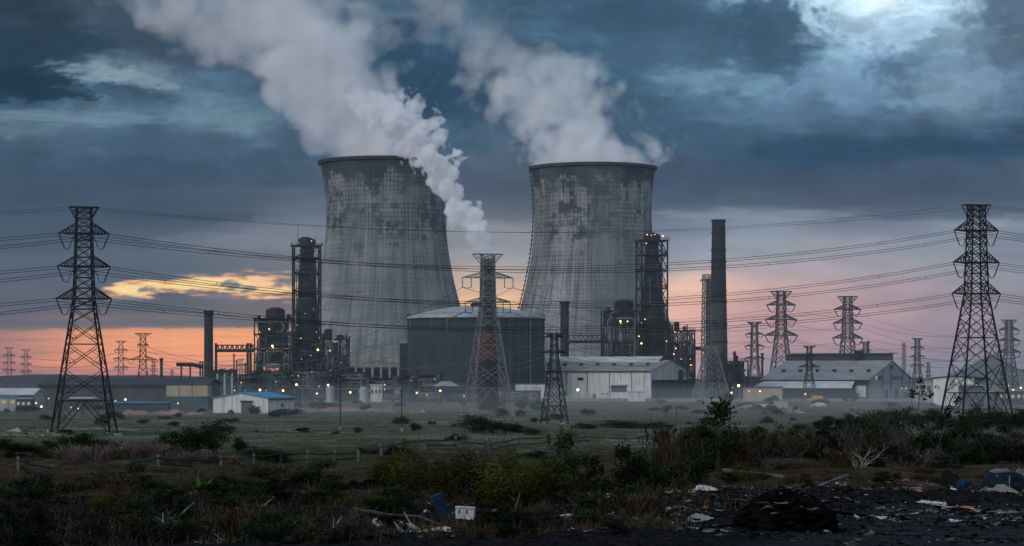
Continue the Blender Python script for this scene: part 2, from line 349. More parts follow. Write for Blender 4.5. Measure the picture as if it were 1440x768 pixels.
def sky_rgb(px, py):
    """colour of the evening sky (display values 0..1) by azimuth (px) and elevation (py), both in 1/3400 rad from the reference direction"""
    pts = np.array([[float(v) for v in t.split()] for line in SKY_PTS.strip().splitlines() for t in line.split('|')])
    w1x = fbm(px / 150, py / 95, 3, 6, 0.5); w1y = fbm(px / 150, py / 95, 91, 6, 0.5)
    amp = 0.30 + 0.7 * sstep(330, 200, py)
    b1 = fbm(px / 95, py / 70, 131, 4, 0.45) * .6; b2 = fbm(px / 95, py / 70, 151, 4, 0.45) * .6
    bl = sstep(300, 200, py)
    X = px + 25 * amp * w1x + 20 * bl * b1; Y = py + 13 * amp * w1y + 12 * bl * b2 - 3 * fbm(px / 45, py / 9, 7, 4)
    num = np.zeros(px.shape + (3,)); den = np.zeros(px.shape)
    for x, y, r, g, b in pts:
        sy = 13.0 + max(0, (320 - y)) * 0.018 if y > 300 else 12.0 + (300 - y) * 0.01
        sx = 30.0 if y < 240 else 44.0
        if x < -60 or x > 1500 or y < -50: sx, sy = 110, 70
        d2 = ((X - x) / sx) ** 2 + ((Y - y) / sy) ** 2
        w = np.exp(-0.5 * np.minimum(d2, 60)) + 2e-3 / (1 + d2) ** 2
        den += w; num += w[..., None] * np.array([r, g, b])
    c = num / den[..., None] / 255.0
    # cloud relief: lumpy in the upper sky, streaky near the horizon
    up = sstep(300, 150, py)
    n1 = fbm(X / 85, Y / 50, 21, 6, 0.56); n2 = fbm(X / 140, Y / 16, 33, 5, 0.5)
    n3 = 1 - np.abs(fbm(px / 75, py / 50, 55, 5, 0.5)) * 2
    right = sstep(850, 1000, px)
    n4 = np.abs(fbm(X / 80, Y / 55, 67, 4, 0.42))
    lum = 1 + 0.10 * right * sstep(160, 100, py) + up * (0.15 * n1 + 0.04 * (n3 - 0.4) - (0.12 + 0.12 * right) * (n4 - 0.28)) + (1 - up) * (0.05 * n2 + 0.035 * n1)
    c = c * lum[..., None]
    fine = fbm(X / 26, Y / 17, 211, 5, 0.55)
    la = fbm(px / 150 + 3 + 0.25 * w1x, py / 52, 223, 7, 0.5); lb = fbm(px / 90 + 9, py / 30 + 0.25 * w1y, 239, 6, 0.5)
    crisp = sstep(-0.02, 0.10, la) * (1 - 0.75 * sstep(0.10, 0.55, la)) * (0.085 * up + 0.008) + sstep(0.0, 0.07, lb) * (1 - 0.7 * sstep(0.07, 0.5, lb)) * (0.05 * up + 0.012 * (1 - up))
    c = c * (1 + crisp + 0.05 * up * fine - 0.04)[..., None]
    pale = sstep(880, 1000, px) * sstep(285, 315, py) * sstep(430, 380, py)
    c = c * (1 + 0.10 * pale)[..., None]
    c = c * (1 + up[..., None] * (np.array([0.06, 0.065, 0.06]) + 0.04 * right[..., None] * sstep(200, 120, py)[..., None]))
    def mix(c, col, m):
        return c * (1 - m[..., None]) + np.array(col) / 255.0 * m[..., None]
    # separate cloud masses with ragged rims: (x, y, sx, sy, tilt, colour, opacity, softness)
    CL = [(1000, 60, 150, 52, .10, (64, 94, 118), .75, .20), (1085, 40, 60, 46, .35, (56, 84, 108), .8, .25), (900, 20, 120, 30, .0, (54, 82, 106), .6, .3),
          (1015, 112, 75, 15, .12, (112, 144, 168), .55, .30), (1190, 118, 62, 30, .45, (112, 144, 172), .55, .25), (1262, 108, 36, 26, .7, (72, 100, 126), .6, .45), (1335, 118, 70, 26, -.12, (116, 144, 166), .6, .25),
          (1420, 45, 60, 48, .3, (80, 100, 120), .75, .4), (1345, 55, 60, 16, -.2, (104, 132, 154), .6, .25), (1210, 48, 70, 22, -.1, (142, 172, 194), .5, .4), (1180, 212, 150, 15, .0, (42, 70, 96), .6, .35), (1400, 208, 110, 16, .05, (40, 68, 94), .6, .3),
          (960, 190, 130, 26, -.05, (60, 88, 112), .6, .4), (1100, 160, 120, 18, .1, (84, 114, 140), .5, .35), (860, 150, 90, 40, .2, (58, 86, 110), .6, .3),
          (40, 118, 90, 26, .08, (24, 50, 70), .85, .18), (60, 70, 110, 30, -.05, (36, 58, 78), .7, .25), (130, 98, 50, 10, .12, (134, 156, 168), .7, .4), (196, 112, 52, 10, .25, (132, 154, 168), .65, .25), (170, 130, 70, 9, .22, (62, 86, 106), .8, .18), (250, 60, 90, 40, .1, (60, 78, 96), .6, .3),
          (90, 166, 130, 9, .03, (112, 138, 156), .6, .3), (310, 166, 60, 12, .1, (108, 134, 152), .5, .35), (10, 183, 50, 10, .0, (98, 118, 136), .6, .25), (230, 200, 160, 14, .02, (64, 88, 110), .6, .35),
          (240, 304, 95, 7, .02, (60, 76, 96), .8, .15), (330, 302, 30, 5, .05, (64, 80, 100), .7, .15), (60, 300, 80, 12, .0, (60, 80, 102), .5, .35), (330, 340, 90, 10, .03, (128, 136, 148), .35, .4),
          (1060, 303, 120, 8, .02, (136, 148, 162), .5, .3), (1330, 300, 130, 10, -.03, (66, 84, 106), .55, .25), (1200, 285, 150, 8, .0, (68, 82, 104), .5, .3), (1395, 316, 70, 6, -.02, (142, 152, 162), .5, .3), (1180, 342, 140, 6, .0, (150, 156, 166), .35, .4), (640, 120, 70, 50, .2, (40, 68, 92), .6, .3)]
    for i, (x, y, sx, sy, tl, col, op, sf) in enumerate(CL):
        dx_, dy_ = px - x, (py - y); dy_ = dy_ - tl * dx_ * .5
        d_ = np.sqrt((dx_ / sx) ** 2 + (dy_ / sy) ** 2); k_ = (d_ < 2.2)
        if not k_.any(): continue
        nn = np.zeros_like(px); nn[k_] = fbm(px[k_] / (sx * .55), py[k_] / max(7.0, sy * .75), 300 + i * 7, 6, 0.55)
        m = sstep(-sf, sf, (1.0 - d_) * .75 + 0.75 * nn) * k_ * sstep(2.2, 1.5, d_)
        inner = 1 + 0.10 * nn
        c = c * (1 - (m * op)[..., None]) + np.array(col) / 255.0 * inner[..., None] * (m * op)[..., None]
    hz = sstep(1050, 1200, px) * sstep(370, 410, py)
    c = c * (1 + hz[..., None] * np.array([0.08, 0.045, 0.02]))
    # thin bars inside the sunset band
    bar = sstep(0.12, 0.5, fbm(px / 85, py / 4.5, 411, 4)) * sstep(462, 470, py) * sstep(528, 505, py) * sstep(520, 420, px)
    c = mix_(c, (150, 112, 124), bar * .45)
    bar = sstep(0.15, 0.5, fbm(px / 70, py / 3.5, 431, 4)) * sstep(460, 466, py) * sstep(512, 490, py) * sstep(120, 220, px) * sstep(520, 420, px)
    c = mix_(c, (255, 196, 128), bar * .55)
    # grey cloud bars over the pink band and the lit gap in the overcast above the sunset
    n = fbm(px / 52, py / 8, 71, 6, 0.56) + 0.25 * fbm(px / 90, py / 4.0, 73, 3)
    wx = sstep(120, 175, px) * sstep(470, 405, px) * 1.0
    yc = 405 + 5 * np.sin(px / 60.0) - 0.02 * (px - 300)
    gap = np.exp(-((py - yc) / (13.0 + 5 * sstep(240, 370, px))) ** 2) * wx * (0.9 + 0.1 * np.sin(px / 23.0))
    m = sstep(0.30, 0.72, gap + 0.62 * n + 0.06) * sstep(0.03, 0.2, gap)
    hot = sstep(0.45, 0.95, gap + 0.62 * n)
    col = np.stack([0.93 + 0.07 * hot, 0.68 + 0.21 * hot, 0.50 + 0.12 * hot], -1)
    c = c * (1 - m[..., None]) + col * m[..., None]
    # small upper tongue of light
    g2 = np.exp(-((px - 366) / 22.0) ** 2 - ((py - 396) / 12.0) ** 2)
    m2 = sstep(0.35, 0.75, g2 + 0.4 * fbm(px / 20, py / 10, 77, 5)) * sstep(0.03, 0.2, g2)
    c = mix(c, (252, 206, 160), m2 * 0.95)
    # dark puffs in front of the gap
    for (x, y, sx, sy) in ((275, 411, 13, 5), (325, 401, 18, 8), (350, 407, 14, 6), (300, 418, 40, 3.2), (345, 424, 30, 3.5), (208, 408, 20, 4), (400, 398, 16, 8), (180, 421, 30, 5)):
        g = np.exp(-((px - x) / sx) ** 2 - ((py - y) / sy) ** 2)
        m = sstep(0.25, 0.85, g + 0.55 * fbm(px / 14, py / 7, 83, 5)) * sstep(0.03, 0.2, g)
        c = mix(c, (112, 112, 126), m * 0.85)
    # sharp lower edge of the overcast, with light just under it
    ye = 461 + 3.5 * fbm(px / 55, px * 0 + 2.2, 44, 4) + np.where(px < 230, (230 - px) * 0.018, 0)
    m = sstep(455, 200, px) * sstep(ye - 17, ye - 8, py) * sstep(ye + 1.6, ye - 1.2, py + 1.8 * fbm(px / 14, py / 8, 45, 4))
    m = sstep(520, 440, px) * sstep(ye - 20, ye - 8, py) * sstep(ye + 1.6, ye - 1.2, py + 1.8 * fbm(px / 14, py / 8, 45, 4))
    c = mix(c, (90, 95, 108), m * 0.8)
    for (x, y, sx, sy, s) in ((30, 478, 90, 3.0, .55), (70, 496, 40, 2.6, .6), (140, 473, 60, 2, .3), (0, 500, 60, 5, .4), (330, 516, 80, 3, .35), (120, 521, 80, 2.5, .35)):
        g = np.exp(-((px - x) / sx) ** 2 - ((py - y) / sy) ** 2)
        c = mix(c, (104, 100, 116), sstep(0.25, 0.9, g + 0.35 * fbm(px / 30, py / 4, 87, 4)) * s * sstep(0.03, 0.2, g))
    g = np.exp(-((px - 75) / 45.0) ** 2 - ((py - 511) / 5.0) ** 2)
    c = mix(c, (240, 135, 130), sstep(0.2, 0.9, g + 0.3 * fbm(px / 30, py / 5, 89, 4)) * 0.6 * sstep(0.03, 0.2, g))
    # warm gap behind the stack
    g = np.exp(-((px - 690) / 60.0) ** 2 - ((py - 428) / 12.0) ** 2)
    c = mix(c, (255, 208, 146), sstep(0.1, 1.3, g + 0.5 * fbm(px / 30, py / 6, 98, 5) + 0.35 * fbm(px / 40, py / 7, 97, 5)) * 0.8 * sstep(0.03, 0.2, g))
    # broken bright edge top right
    e = np.exp(-((px - 1140 - (py - 30) * 0.45) / 12.0) ** 2) * sstep(75, 30, py) * sstep(-30, 0, py)
    c = mix(c, (176, 208, 226), sstep(0.35, 0.9, e + 0.4 * fbm(px / 16, py / 14, 99, 5)) * 0.6 * sstep(0.03, 0.2, e))
    e = np.exp(-((px - 1236) / 26.0) ** 2 - ((py + 1) / 6.0) ** 2)
    c = mix(c, (252, 254, 252), sstep(0.1, 1.1, e + 0.35 * fbm(px / 16, py / 10, 101, 4)) * sstep(0.03, 0.2, e))
    # dark finger under the pale patch, upper left
    e = np.exp(-((py - (120 + (px - 150) * 0.22)) / 8.0) ** 2) * sstep(120, 160, px) * sstep(262, 225, px)
    c = mix(c, (52, 76, 98), sstep(0.3, 1.0, e + 0.8 * fbm(px / 22, py / 12, 103, 5)) * 0.6 * sstep(0.03, 0.2, e))
    m = sstep(456, 468, py) * sstep(534, 505, py) * sstep(520, 330, px) * sstep(-100, 160, px)
    c = mix(c, (255, 168, 104), m * 0.55)
    return np.clip(c, 0.02, 1.0)
# ------------------------------------------------------------------ camera, render, light
cam = bpy.data.cameras.new('camera'); cam_o = bpy.data.objects.new('camera', cam); COL.objects.link(cam_o)
cam.sensor_width = 36.0; cam.lens = 36.0 * F / 1440.0; cam.shift_y = (HY - 384.0) / 1440.0
cam.clip_start = 1.0; cam.clip_end = 40000.0
cam_o.location = (0, 0, CZ); cam_o.rotation_euler = (R(90), 0, 0); sc.camera = cam_o
sc.view_settings.view_transform = 'Standard'; sc.view_settings.look = 'None'; sc.view_settings.exposure = 0; sc.view_settings.gamma = 1
cy = sc.cycles
cy.max_bounces = 5; cy.diffuse_bounces = 2; cy.glossy_bounces = 2; cy.transmission_bounces = 2; cy.volume_bounces = 1; cy.transparent_max_bounces = 12
cy.volume_max_steps = 256; cy.use_denoising = True; cy.sample_clamp_indirect = 2.0; cy.use_adaptive_sampling = True; cy.adaptive_threshold = 0.015
cy.caustics_reflective = False; cy.caustics_refractive = False
sc.render.film_transparent = False

world = bpy.data.worlds.new("World"); sc.world = world; world.use_nodes = True
wt = world.node_tree
for n in list(wt.nodes): wt.nodes.remove(n)
w = NT(wt)
SUN_EL, SUN_AZ = R(38), R(-140)        # soft light from the overcast behind and above the viewer's left shoulder
sky = w.n('ShaderNodeTexSky', sky_type='NISHITA'); sky.sun_disc = False; sky.sun_elevation = SUN_EL; sky.sun_rotation = SUN_AZ
sky.air_density = 1.0; sky.dust_density = 3.0
bg1 = w.n('ShaderNodeBackground'); w.l(sky.outputs[0], bg1.inputs[0]); bg1.inputs[1].default_value = 0.05
tc = w.n('ShaderNodeTexCoord'); sx = w.n('ShaderNodeSeparateXYZ'); w.l(tc.outputs['Generated'], sx.inputs[0])
up = w.ramp(sx.outputs[2], [(0.0, (0.13, 0.145, 0.18)), (0.15, (0.17, 0.21, 0.26)), (0.5, (0.15, 0.22, 0.30)), (1.0, (0.13, 0.20, 0.29))])
back = w.step(0.25, -0.7, sx.outputs[1])
bcol = w.ramp(sx.outputs[2], [(0.0, (0.44, 0.52, 0.60)), (0.25, (0.44, 0.53, 0.62)), (0.8, (0.15, 0.20, 0.27))])
cl = w.noise(tc.outputs['Generated'], 2.5, 4, 0.6)
wc = w.mix(back, up, bcol); wc = w.mix(0.5, wc, w.ramp(cl, [(0.3, 0.5), (0.7, 1.35)]), 'MULTIPLY')
bg2 = w.n('ShaderNodeBackground'); w.l(wc, bg2.inputs[0]); bg2.inputs[1].default_value = 1.0
ad = w.n('ShaderNodeAddShader'); w.l(bg1.outputs[0], ad.inputs[0]); w.l(bg2.outputs[0], ad.inputs[1])
wo = w.n('ShaderNodeOutputWorld'); w.l(ad.outputs[0], wo.inputs[0])
sun = bpy.data.lights.new('sun', 'SUN'); sun.energy = 0.8; sun.angle = R(25); sun.color = (1.0, 0.98, 0.95)
so = bpy.data.objects.new('sun', sun); COL.objects.link(so)
# sky.sun_rotation turns clockwise from +Y seen from above
sd = Vector((math.sin(SUN_AZ) * math.cos(SUN_EL), math.cos(SUN_AZ) * math.cos(SUN_EL), math.sin(SUN_EL)))
so.rotation_euler = sd.to_track_quat('Z', 'Y').to_euler(); so.location = (0, 0, 200)

# ------------------------------------------------------------------ the sky dome: clouds as colours on a far shell
def grid_mesh(name, V, nx, ny):
    """V: (ny, nx, 3) array"""
    me = bpy.data.meshes.new(name); n = nx * ny
    me.vertices.add(n); me.vertices.foreach_set('co', V.reshape(-1).astype(np.float32))
    i = np.arange(ny - 1)[:, None] * nx + np.arange(nx - 1)[None, :]
    q = np.stack([i, i + 1, i + nx + 1, i + nx], -1).reshape(-1)
    me.loops.add(len(q)); me.loops.foreach_set('vertex_index', q.astype(np.int32))
    nf = len(q) // 4; me.polygons.add(nf); me.polygons.foreach_set('loop_start', (np.arange(nf) * 4).astype(np.int32))
    me.update(calc_edges=True)
    return me

def build_sky():
    RD = 9000.0
    xs = np.concatenate([np.arange(-420, -20, 12.0), np.arange(-20, 1460, 1.6), np.arange(1460, 1880, 12.0)])
    ys = np.concatenate([np.arange(-420, -10, 10.0), np.arange(-10, 556, 1.5)])[::-1]
    X, Y = np.meshgrid(xs, ys)
    c = sky_rgb(X, Y)
    u = (X - CX) / F; v = (HY - Y) / F
    k = RD / np.sqrt(1 + u * u + v * v)
    V = np.stack([u * k, k, CZ + v * k], -1)
    me = grid_mesh('sky', V, len(xs), len(ys))
    l = np.where(c <= 0.04045, c / 12.92, ((c + 0.055) / 1.055) ** 2.4)
    at = me.color_attributes.new('cloud', 'FLOAT_COLOR', 'POINT')
    at.data.foreach_set('color', np.concatenate([l, np.ones(l.shape[:2] + (1,))], -1).reshape(-1).astype(np.float32))
    m, nt = nodes_of('evening_clouds'); t = NT(nt)
    a = t.n('ShaderNodeAttribute', attribute_name='cloud')
    e = t.n('ShaderNodeEmission'); t.l(a.outputs['Color'], e.inputs[0])
    o = t.n('ShaderNodeOutputMaterial'); t.l(e.outputs[0], o.inputs[0])
    m.cycles.emission_sampling = 'NONE'
    me.materials.append(m)
    ob = bpy.data.objects.new('sky', me); COL.objects.link(ob); tag(ob, kind='structure'); return ob
build_sky()

# ------------------------------------------------------------------ ground
def gp(px, py): Y = ground_Y(py); return (px - CX) / F * Y, Y
_x, _y = gp(1105, 742); MOUNDS.append((_x, _y + 0.6, 2.6, 2.2, 0.25))
_x, _y = gp(1330, 700); MOUNDS.append((_x, _y + 3, 3.6, 3, 0.35))
_x, _y = gp(390, 688); MOUNDS.append((_x, _y, 6, 2.2, 0.45))
_x, _y = gp(120, 700); MOUNDS.append((_x, _y, 5, 2.0, 0.6))
_x, _y = gp(60, 760); MOUNDS.append((_x, _y, 3.5, 3.0, 0.9))
_x, _y = gp(560, 632); MOUNDS.append((_x, _y, 4.5, 3.0, 1.1))
_x, _y = gp(340, 760); MOUNDS.append((_x, _y, 4.0, 2.5, 0.5))

def build_ground():
    us = np.concatenate([np.linspace(-1.6, -0.30, 14, endpoint=False), np.linspace(-0.30, 0.30, 420), np.linspace(0.30, 1.6, 15)[1:]])
    ys = 30.0 * (9500.0 / 30.0) ** np.linspace(0, 1, 620) ** 1.15
    U, Y = np.meshgrid(us, ys)
    X = U * Y
    Z = np.vectorize(terrain)(X, Y)
    rough = fbm(X / 3.0, Y / 3.0, 5, 5, 0.55) * 0.14 + fbm(X / 0.8, Y / 0.8, 9, 4, 0.6) * 0.11
    PX = CX + F * U; PY = HY + F * (CZ - np.vectorize(gz)(Y)) / Y
    track = sstep(1090, 1230, PX + 60 * (PY - 745) / 20) * sstep(716, 727, PY + 5 * fbm(PX / 60, PY / 30, 3, 3))
    rough = rough * (1 - .85 * track)
    Z = Z + rough * sstep(330, 90, Y) + fbm(X / 14, Y / 14, 15, 4) * 0.25 * sstep(300, 380, Y) * sstep(1400, 700, Y)
    me = grid_mesh('ground', np.stack([X, Y, Z], -1), len(us), len(ys))
    me.polygons.foreach_set('use_smooth', [True] * len(me.polygons))
    at = me.attributes.new('track', 'FLOAT', 'POINT'); at.data.foreach_set('value', track.reshape(-1).astype(np.float32))
    m, nt = nodes_of('waste_ground'); t = NT(nt)
    g = t.n('ShaderNodeNewGeometry'); p = g.outputs['Position']
    s = t.n('ShaderNodeSeparateXYZ'); t.l(p, s.inputs[0]); y = s.outputs[1]
    n_s = t.noise(p, 4.0, 5, 0.7); n_m = t.noise(p, 0.35, 5, 0.6); n_l = t.noise(t.scalev(p, (0.012, 0.045, 1)), 1.0, 5, 0.6)
    n_b = t.noise(t.scalev(p, (0.02, 0.11, 1)), 1.0, 5, 0.65)
    soil = t.mix(t.ramp(n_s, [(0.35, 0.0), (0.7, 1.0)]), (0.003, 0.0034, 0.004), (0.024, 0.025, 0.028))
    brown = t.mix(t.ramp(n_m, [(0.3, 0.0), (0.7, 1.0)]), (0.016, 0.014, 0.011), (0.085, 0.064, 0.047))
    brown = t.mix(t.math('MULTIPLY', t.ramp(n_s, [(0.4, 0.0), (0.65, 1.0)]), 0.6), brown, (0.012, 0.011, 0.009))
    green = t.mix(t.ramp(n_m, [(0.3, 0.0), (0.7, 1.0)]), (0.026, 0.036, 0.022), (0.062, 0.078, 0.044))
    field = t.mix(t.ramp(n_b, [(0.35, 0.0), (0.5, 0.5), (0.68, 1.0)]), (0.048, 0.056, 0.050), (0.155, 0.155, 0.140))
    n_p = t.noise(t.scalev(p, (0.035, 0.07, 1)), 1.0, 6, 0.65)
    field = t.mix(t.ramp(n_p, [(0.40, 0.0), (0.52, 0.9)]), field, (0.052, 0.074, 0.040))
    field = t.mix(t.ramp(n_p, [(0.56, 0.0), (0.66, 0.8)]), field, (0.020, 0.030, 0.019))
    n_k = t.noise(t.scalev(p, (0.006, 0.022, 1), (3, 1, 0)), 1.0, 2, 0.4)
    tr_ = t.math('ABSOLUTE', t.math('SUBTRACT', n_k, 0.5))
    field = t.mix(t.ramp(tr_, [(0.0, 0.75), (0.008, 0.6), (0.016, 0.0)]), field, (0.20, 0.185, 0.165))
    field = t.mix(t.ramp(n_m, [(0.5, 0.0), (0.75, 0.6)]), field, (0.19, 0.17, 0.145))
    dirt = t.mix(t.ramp(n_l, [(0.35, 0.0), (0.65, 1.0)]), (0.06, 0.058, 0.05), (0.15, 0.115, 0.095))
    yw = t.math('ADD', y, t.math('MULTIPLY', t.math('SUBTRACT', n_m, 0.5), 40.0))
    ywf = t.math('ADD', y, t.math('MULTIPLY', t.math('SUBTRACT', n_l, 0.5), 260.0))
    c = t.mix(t.step(104, 132, yw), soil, brown)
    ta = t.n('ShaderNodeAttribute', attribute_name='track')
    n_t = t.noise(t.scalev(p, (0.25, 2.2, 1)), 1.0, 4, 0.6)
    c = t.mix(ta.outputs['Fac'], c, t.mix(t.ramp(n_t, [(0.35, 0.0), (0.65, 1.0)]), (0.014, 0.016, 0.019), (0.034, 0.038, 0.043)))
    gm = t.math('MULTIPLY', t.step(205, 232, yw), t.ramp(n_l, [(0.42, 0.0), (0.55, 1.0)]))
    c = t.mix(gm, c, green)
    c = t.mix(t.step(268, 300, yw), c, field)
    c = t.mix(t.step(560, 800, ywf), c, dirt)
    c = t.mix(t.step(1500, 2200, y), c, (0.03, 0.04, 0.04))
    t.surf(c, 0.95, bump=n_s, bstr=0.9, bdist=0.15, spec=0.0)
    me.materials.append(m)
    ob = bpy.data.objects.new('ground', me); COL.objects.link(ob); tag(ob, kind='structure')
build_ground()

def far_hills():
    mb = MB(); n = 260
    pts = []
    for i in range(n + 1):
        px = -500 + 2440 * i / n
        h = 3 + 3.0 * math.sin(px / 210.0 + 1) + 2.0 * math.sin(px / 77.0) + 1.0 * math.sin(px / 31.0)
        h = max(1.0, h) + 0.6 * random.random()
        if px > 1380: h += min(9, (px - 1380) * 0.2)
        a = P(px, HY + 1, 4200); b = P(px, HY - h, 4200)
        pts.append((a.x, 4200, -6)); pts.append((b.x, 4200, b.z)); pts.append((b.x * 1.05, 4500, b.z * 0.6))
    fs = []
    for i in range(n):
        k = i * 3; fs += [(k, k + 3, k + 4, k + 1), (k + 1, k + 4, k + 5, k + 2)]
    mb.add(pts, fs)
    tag(mb.build('hills', simple('distant_hills', (0.045, 0.055, 0.065), 1.0, var=0.2, scale=0.01)), kind='structure')
far_hills()
# ------------------------------------------------------------------ cooling towers
def tower_mat(name, seed, base, reddish=0.0, cy0=100.0):
    m, nt = nodes_of(name); t = NT(nt)
    uv = t.n('ShaderNodeUVMap', uv_map='shell'); s = t.n('ShaderNodeSeparateXYZ'); t.l(uv.outputs[0], s.inputs[0])
    u, v = s.outputs[0], s.outputs[1]                       # u in lifts round the shell, v in metres of height
    g = t.n('ShaderNodeTexCoord'); ob = g.outputs['Object']
    vl = t.math('DIVIDE', v, 2.0)
    fu = t.math('FRACT', u); fv = t.math('FRACT', vl)
    def near(f, wd):
        d = t.math('ABSOLUTE', t.math('SUBTRACT', f, 0.5))
        return t.step(0.5 - wd, 0.5 - wd * 0.35, d)
    lu = near(fu, 0.20); lv = near(fv, 0.20)
    cu = t.math('FLOOR', u); cv = t.math('FLOOR', vl)
    cb = t.n('ShaderNodeCombineXYZ'); t.l(cu, cb.inputs[0]); t.l(cv, cb.inputs[1]); cb.inputs[2].default_value = seed
    wn = t.n('ShaderNodeTexWhiteNoise', noise_dimensions='3D'); t.l(cb.outputs[0], wn.inputs[0])
    cell = wn.outputs[0]
    # bands of lifts: whole courses a little lighter or darker
    cw = t.n('ShaderNodeTexWhiteNoise', noise_dimensions='1D'); t.l(t.math('ADD', t.math('FLOOR', t.math('DIVIDE', vl, 2.0)), seed * 3.7), cw.inputs['W'])
    col = t.mix(cell, tuple(c * 0.86 for c in base), tuple(c * 1.12 for c in base))
    col = t.mix(t.math('MULTIPLY', cw.outputs[0], 0.28), col, tuple(c * 0.6 for c in base))
    n1 = t.noise(t.scalev(ob, (0.035, 0.035, 0.03), (seed, 0, 0)), 1.0, 6, 0.62)
    col = t.mix(t.math('MULTIPLY', t.ramp(n1, [(0.35, 0.0), (0.62, 1.0)]), 0.55), col, tuple(c * 0.42 for c in base))
    # rain streaks running down the shell
    n2 = t.noise(t.scalev(uv.outputs[0], (1.1, 0.028, 1), (seed * 5, 0, 0)), 1.0, 5, 0.65)
    col = t.mix(t.math('MULTIPLY', t.ramp(n2, [(0.42, 0.0), (0.64, 1.0)]), 0.72), col, (0.05, 0.062, 0.072))
    n2b = t.noise(t.scalev(uv.outputs[0], (0.5, 0.012, 1), (seed * 9, 3, 0)), 1.0, 4, 0.6)
    col = t.mix(t.math('MULTIPLY', t.ramp(n2b, [(0.5, 0.0), (0.68, 1.0)]), 0.4), col, tuple(min(1, c * 1.5) for c in base))
    # dark blotches of algae near the crown, blocky like the shutter panels
    q = t.n('ShaderNodeCombineXYZ'); t.l(t.math('DIVIDE', cu, 7.0), q.inputs[0]); t.l(t.math('DIVIDE', cv, 4.2), q.inputs[1]); q.inputs[2].default_value = seed + 4
    n3 = t.noise(q.outputs[0], 1.0, 3, 0.6)
    n3f = t.noise(t.scalev(ob, (0.12, 0.12, 0.16), (0, seed, 0)), 1.0, 6, 0.7)
    high = t.ramp(t.math('DIVIDE', v, 106.0), [(0.0, 0.0), (0.3, 0.02), (0.5, 0.045), (0.66, 0.07), (0.76, 0.115), (0.86, 0.10), (0.93, 0.115), (1.0, 0.19)])
    n5 = t.noise(t.scalev(uv.outputs[0], (0.35, 0.045, 1), (seed * 2, seed, 0)), 1.0, 6, 0.7)
    n6 = t.noise(t.scalev(uv.outputs[0], (0.085, 0.16, 1), (seed * 4, seed * 2, 0)), 1.0, 5, 0.7)
    k = t.math('ADD', t.math('ADD', t.math('ADD', t.math('MULTIPLY', n3, 0.16), t.math('MULTIPLY', n6, 0.30)), t.math('ADD', t.math('MULTIPLY', n3f, 0.24), t.math('MULTIPLY', n5, 0.30))), high)
    k = t.math('ADD', k, t.math('MULTIPLY', t.math('SUBTRACT', cell, 0.5), 0.05))
    col = t.mix(t.math('MULTIPLY', t.ramp(k, [(0.60, 0.0), (0.65, 1.0)]), 0.86), col, (0.014, 0.026, 0.035))
    n7 = t.noise(t.scalev(uv.outputs[0], (0.05, 0.30, 1), (seed, seed * 6, 0)), 1.0, 4, 0.65)
    col = t.mix(t.math('MULTIPLY', t.ramp(n7, [(0.53, 0.0), (0.66, 1.0)]), 0.45), col, (0.06, 0.075, 0.085))
    n8 = t.noise(t.scalev(uv.outputs[0], (0.07, 0.012, 1), (seed * 8, 2, 0)), 1.0, 3, 0.5)
    col = t.mix(t.math('MULTIPLY', t.ramp(n8, [(0.42, 1.0), (0.52, 0.0)]), 0.50), col, (0.09, 0.105, 0.115))
    # joints
    wgt = t.ramp(t.math('DIVIDE', v, 106.0), [(0.0, 0.28), (0.45, 0.42), (0.7, 0.9), (1.0, 1.0)])
    ln = t.math('MULTIPLY', t.math('MAXIMUM', t.math('MULTIPLY', lu, 0.8), t.math('MULTIPLY', lv, 0.75)), wgt)
    n4 = t.noise(t.scalev(ob, (0.06, 0.06, 0.08), (5, seed, 2)), 1.0, 4, 0.6)
    ln = t.math('MULTIPLY', ln, t.ramp(n4, [(0.38, 0.12), (0.62, 1.0)]))
    col = t.mix(ln, col, (0.020, 0.030, 0.040))
    t.surf(col, 0.9, spec=0.15); return m

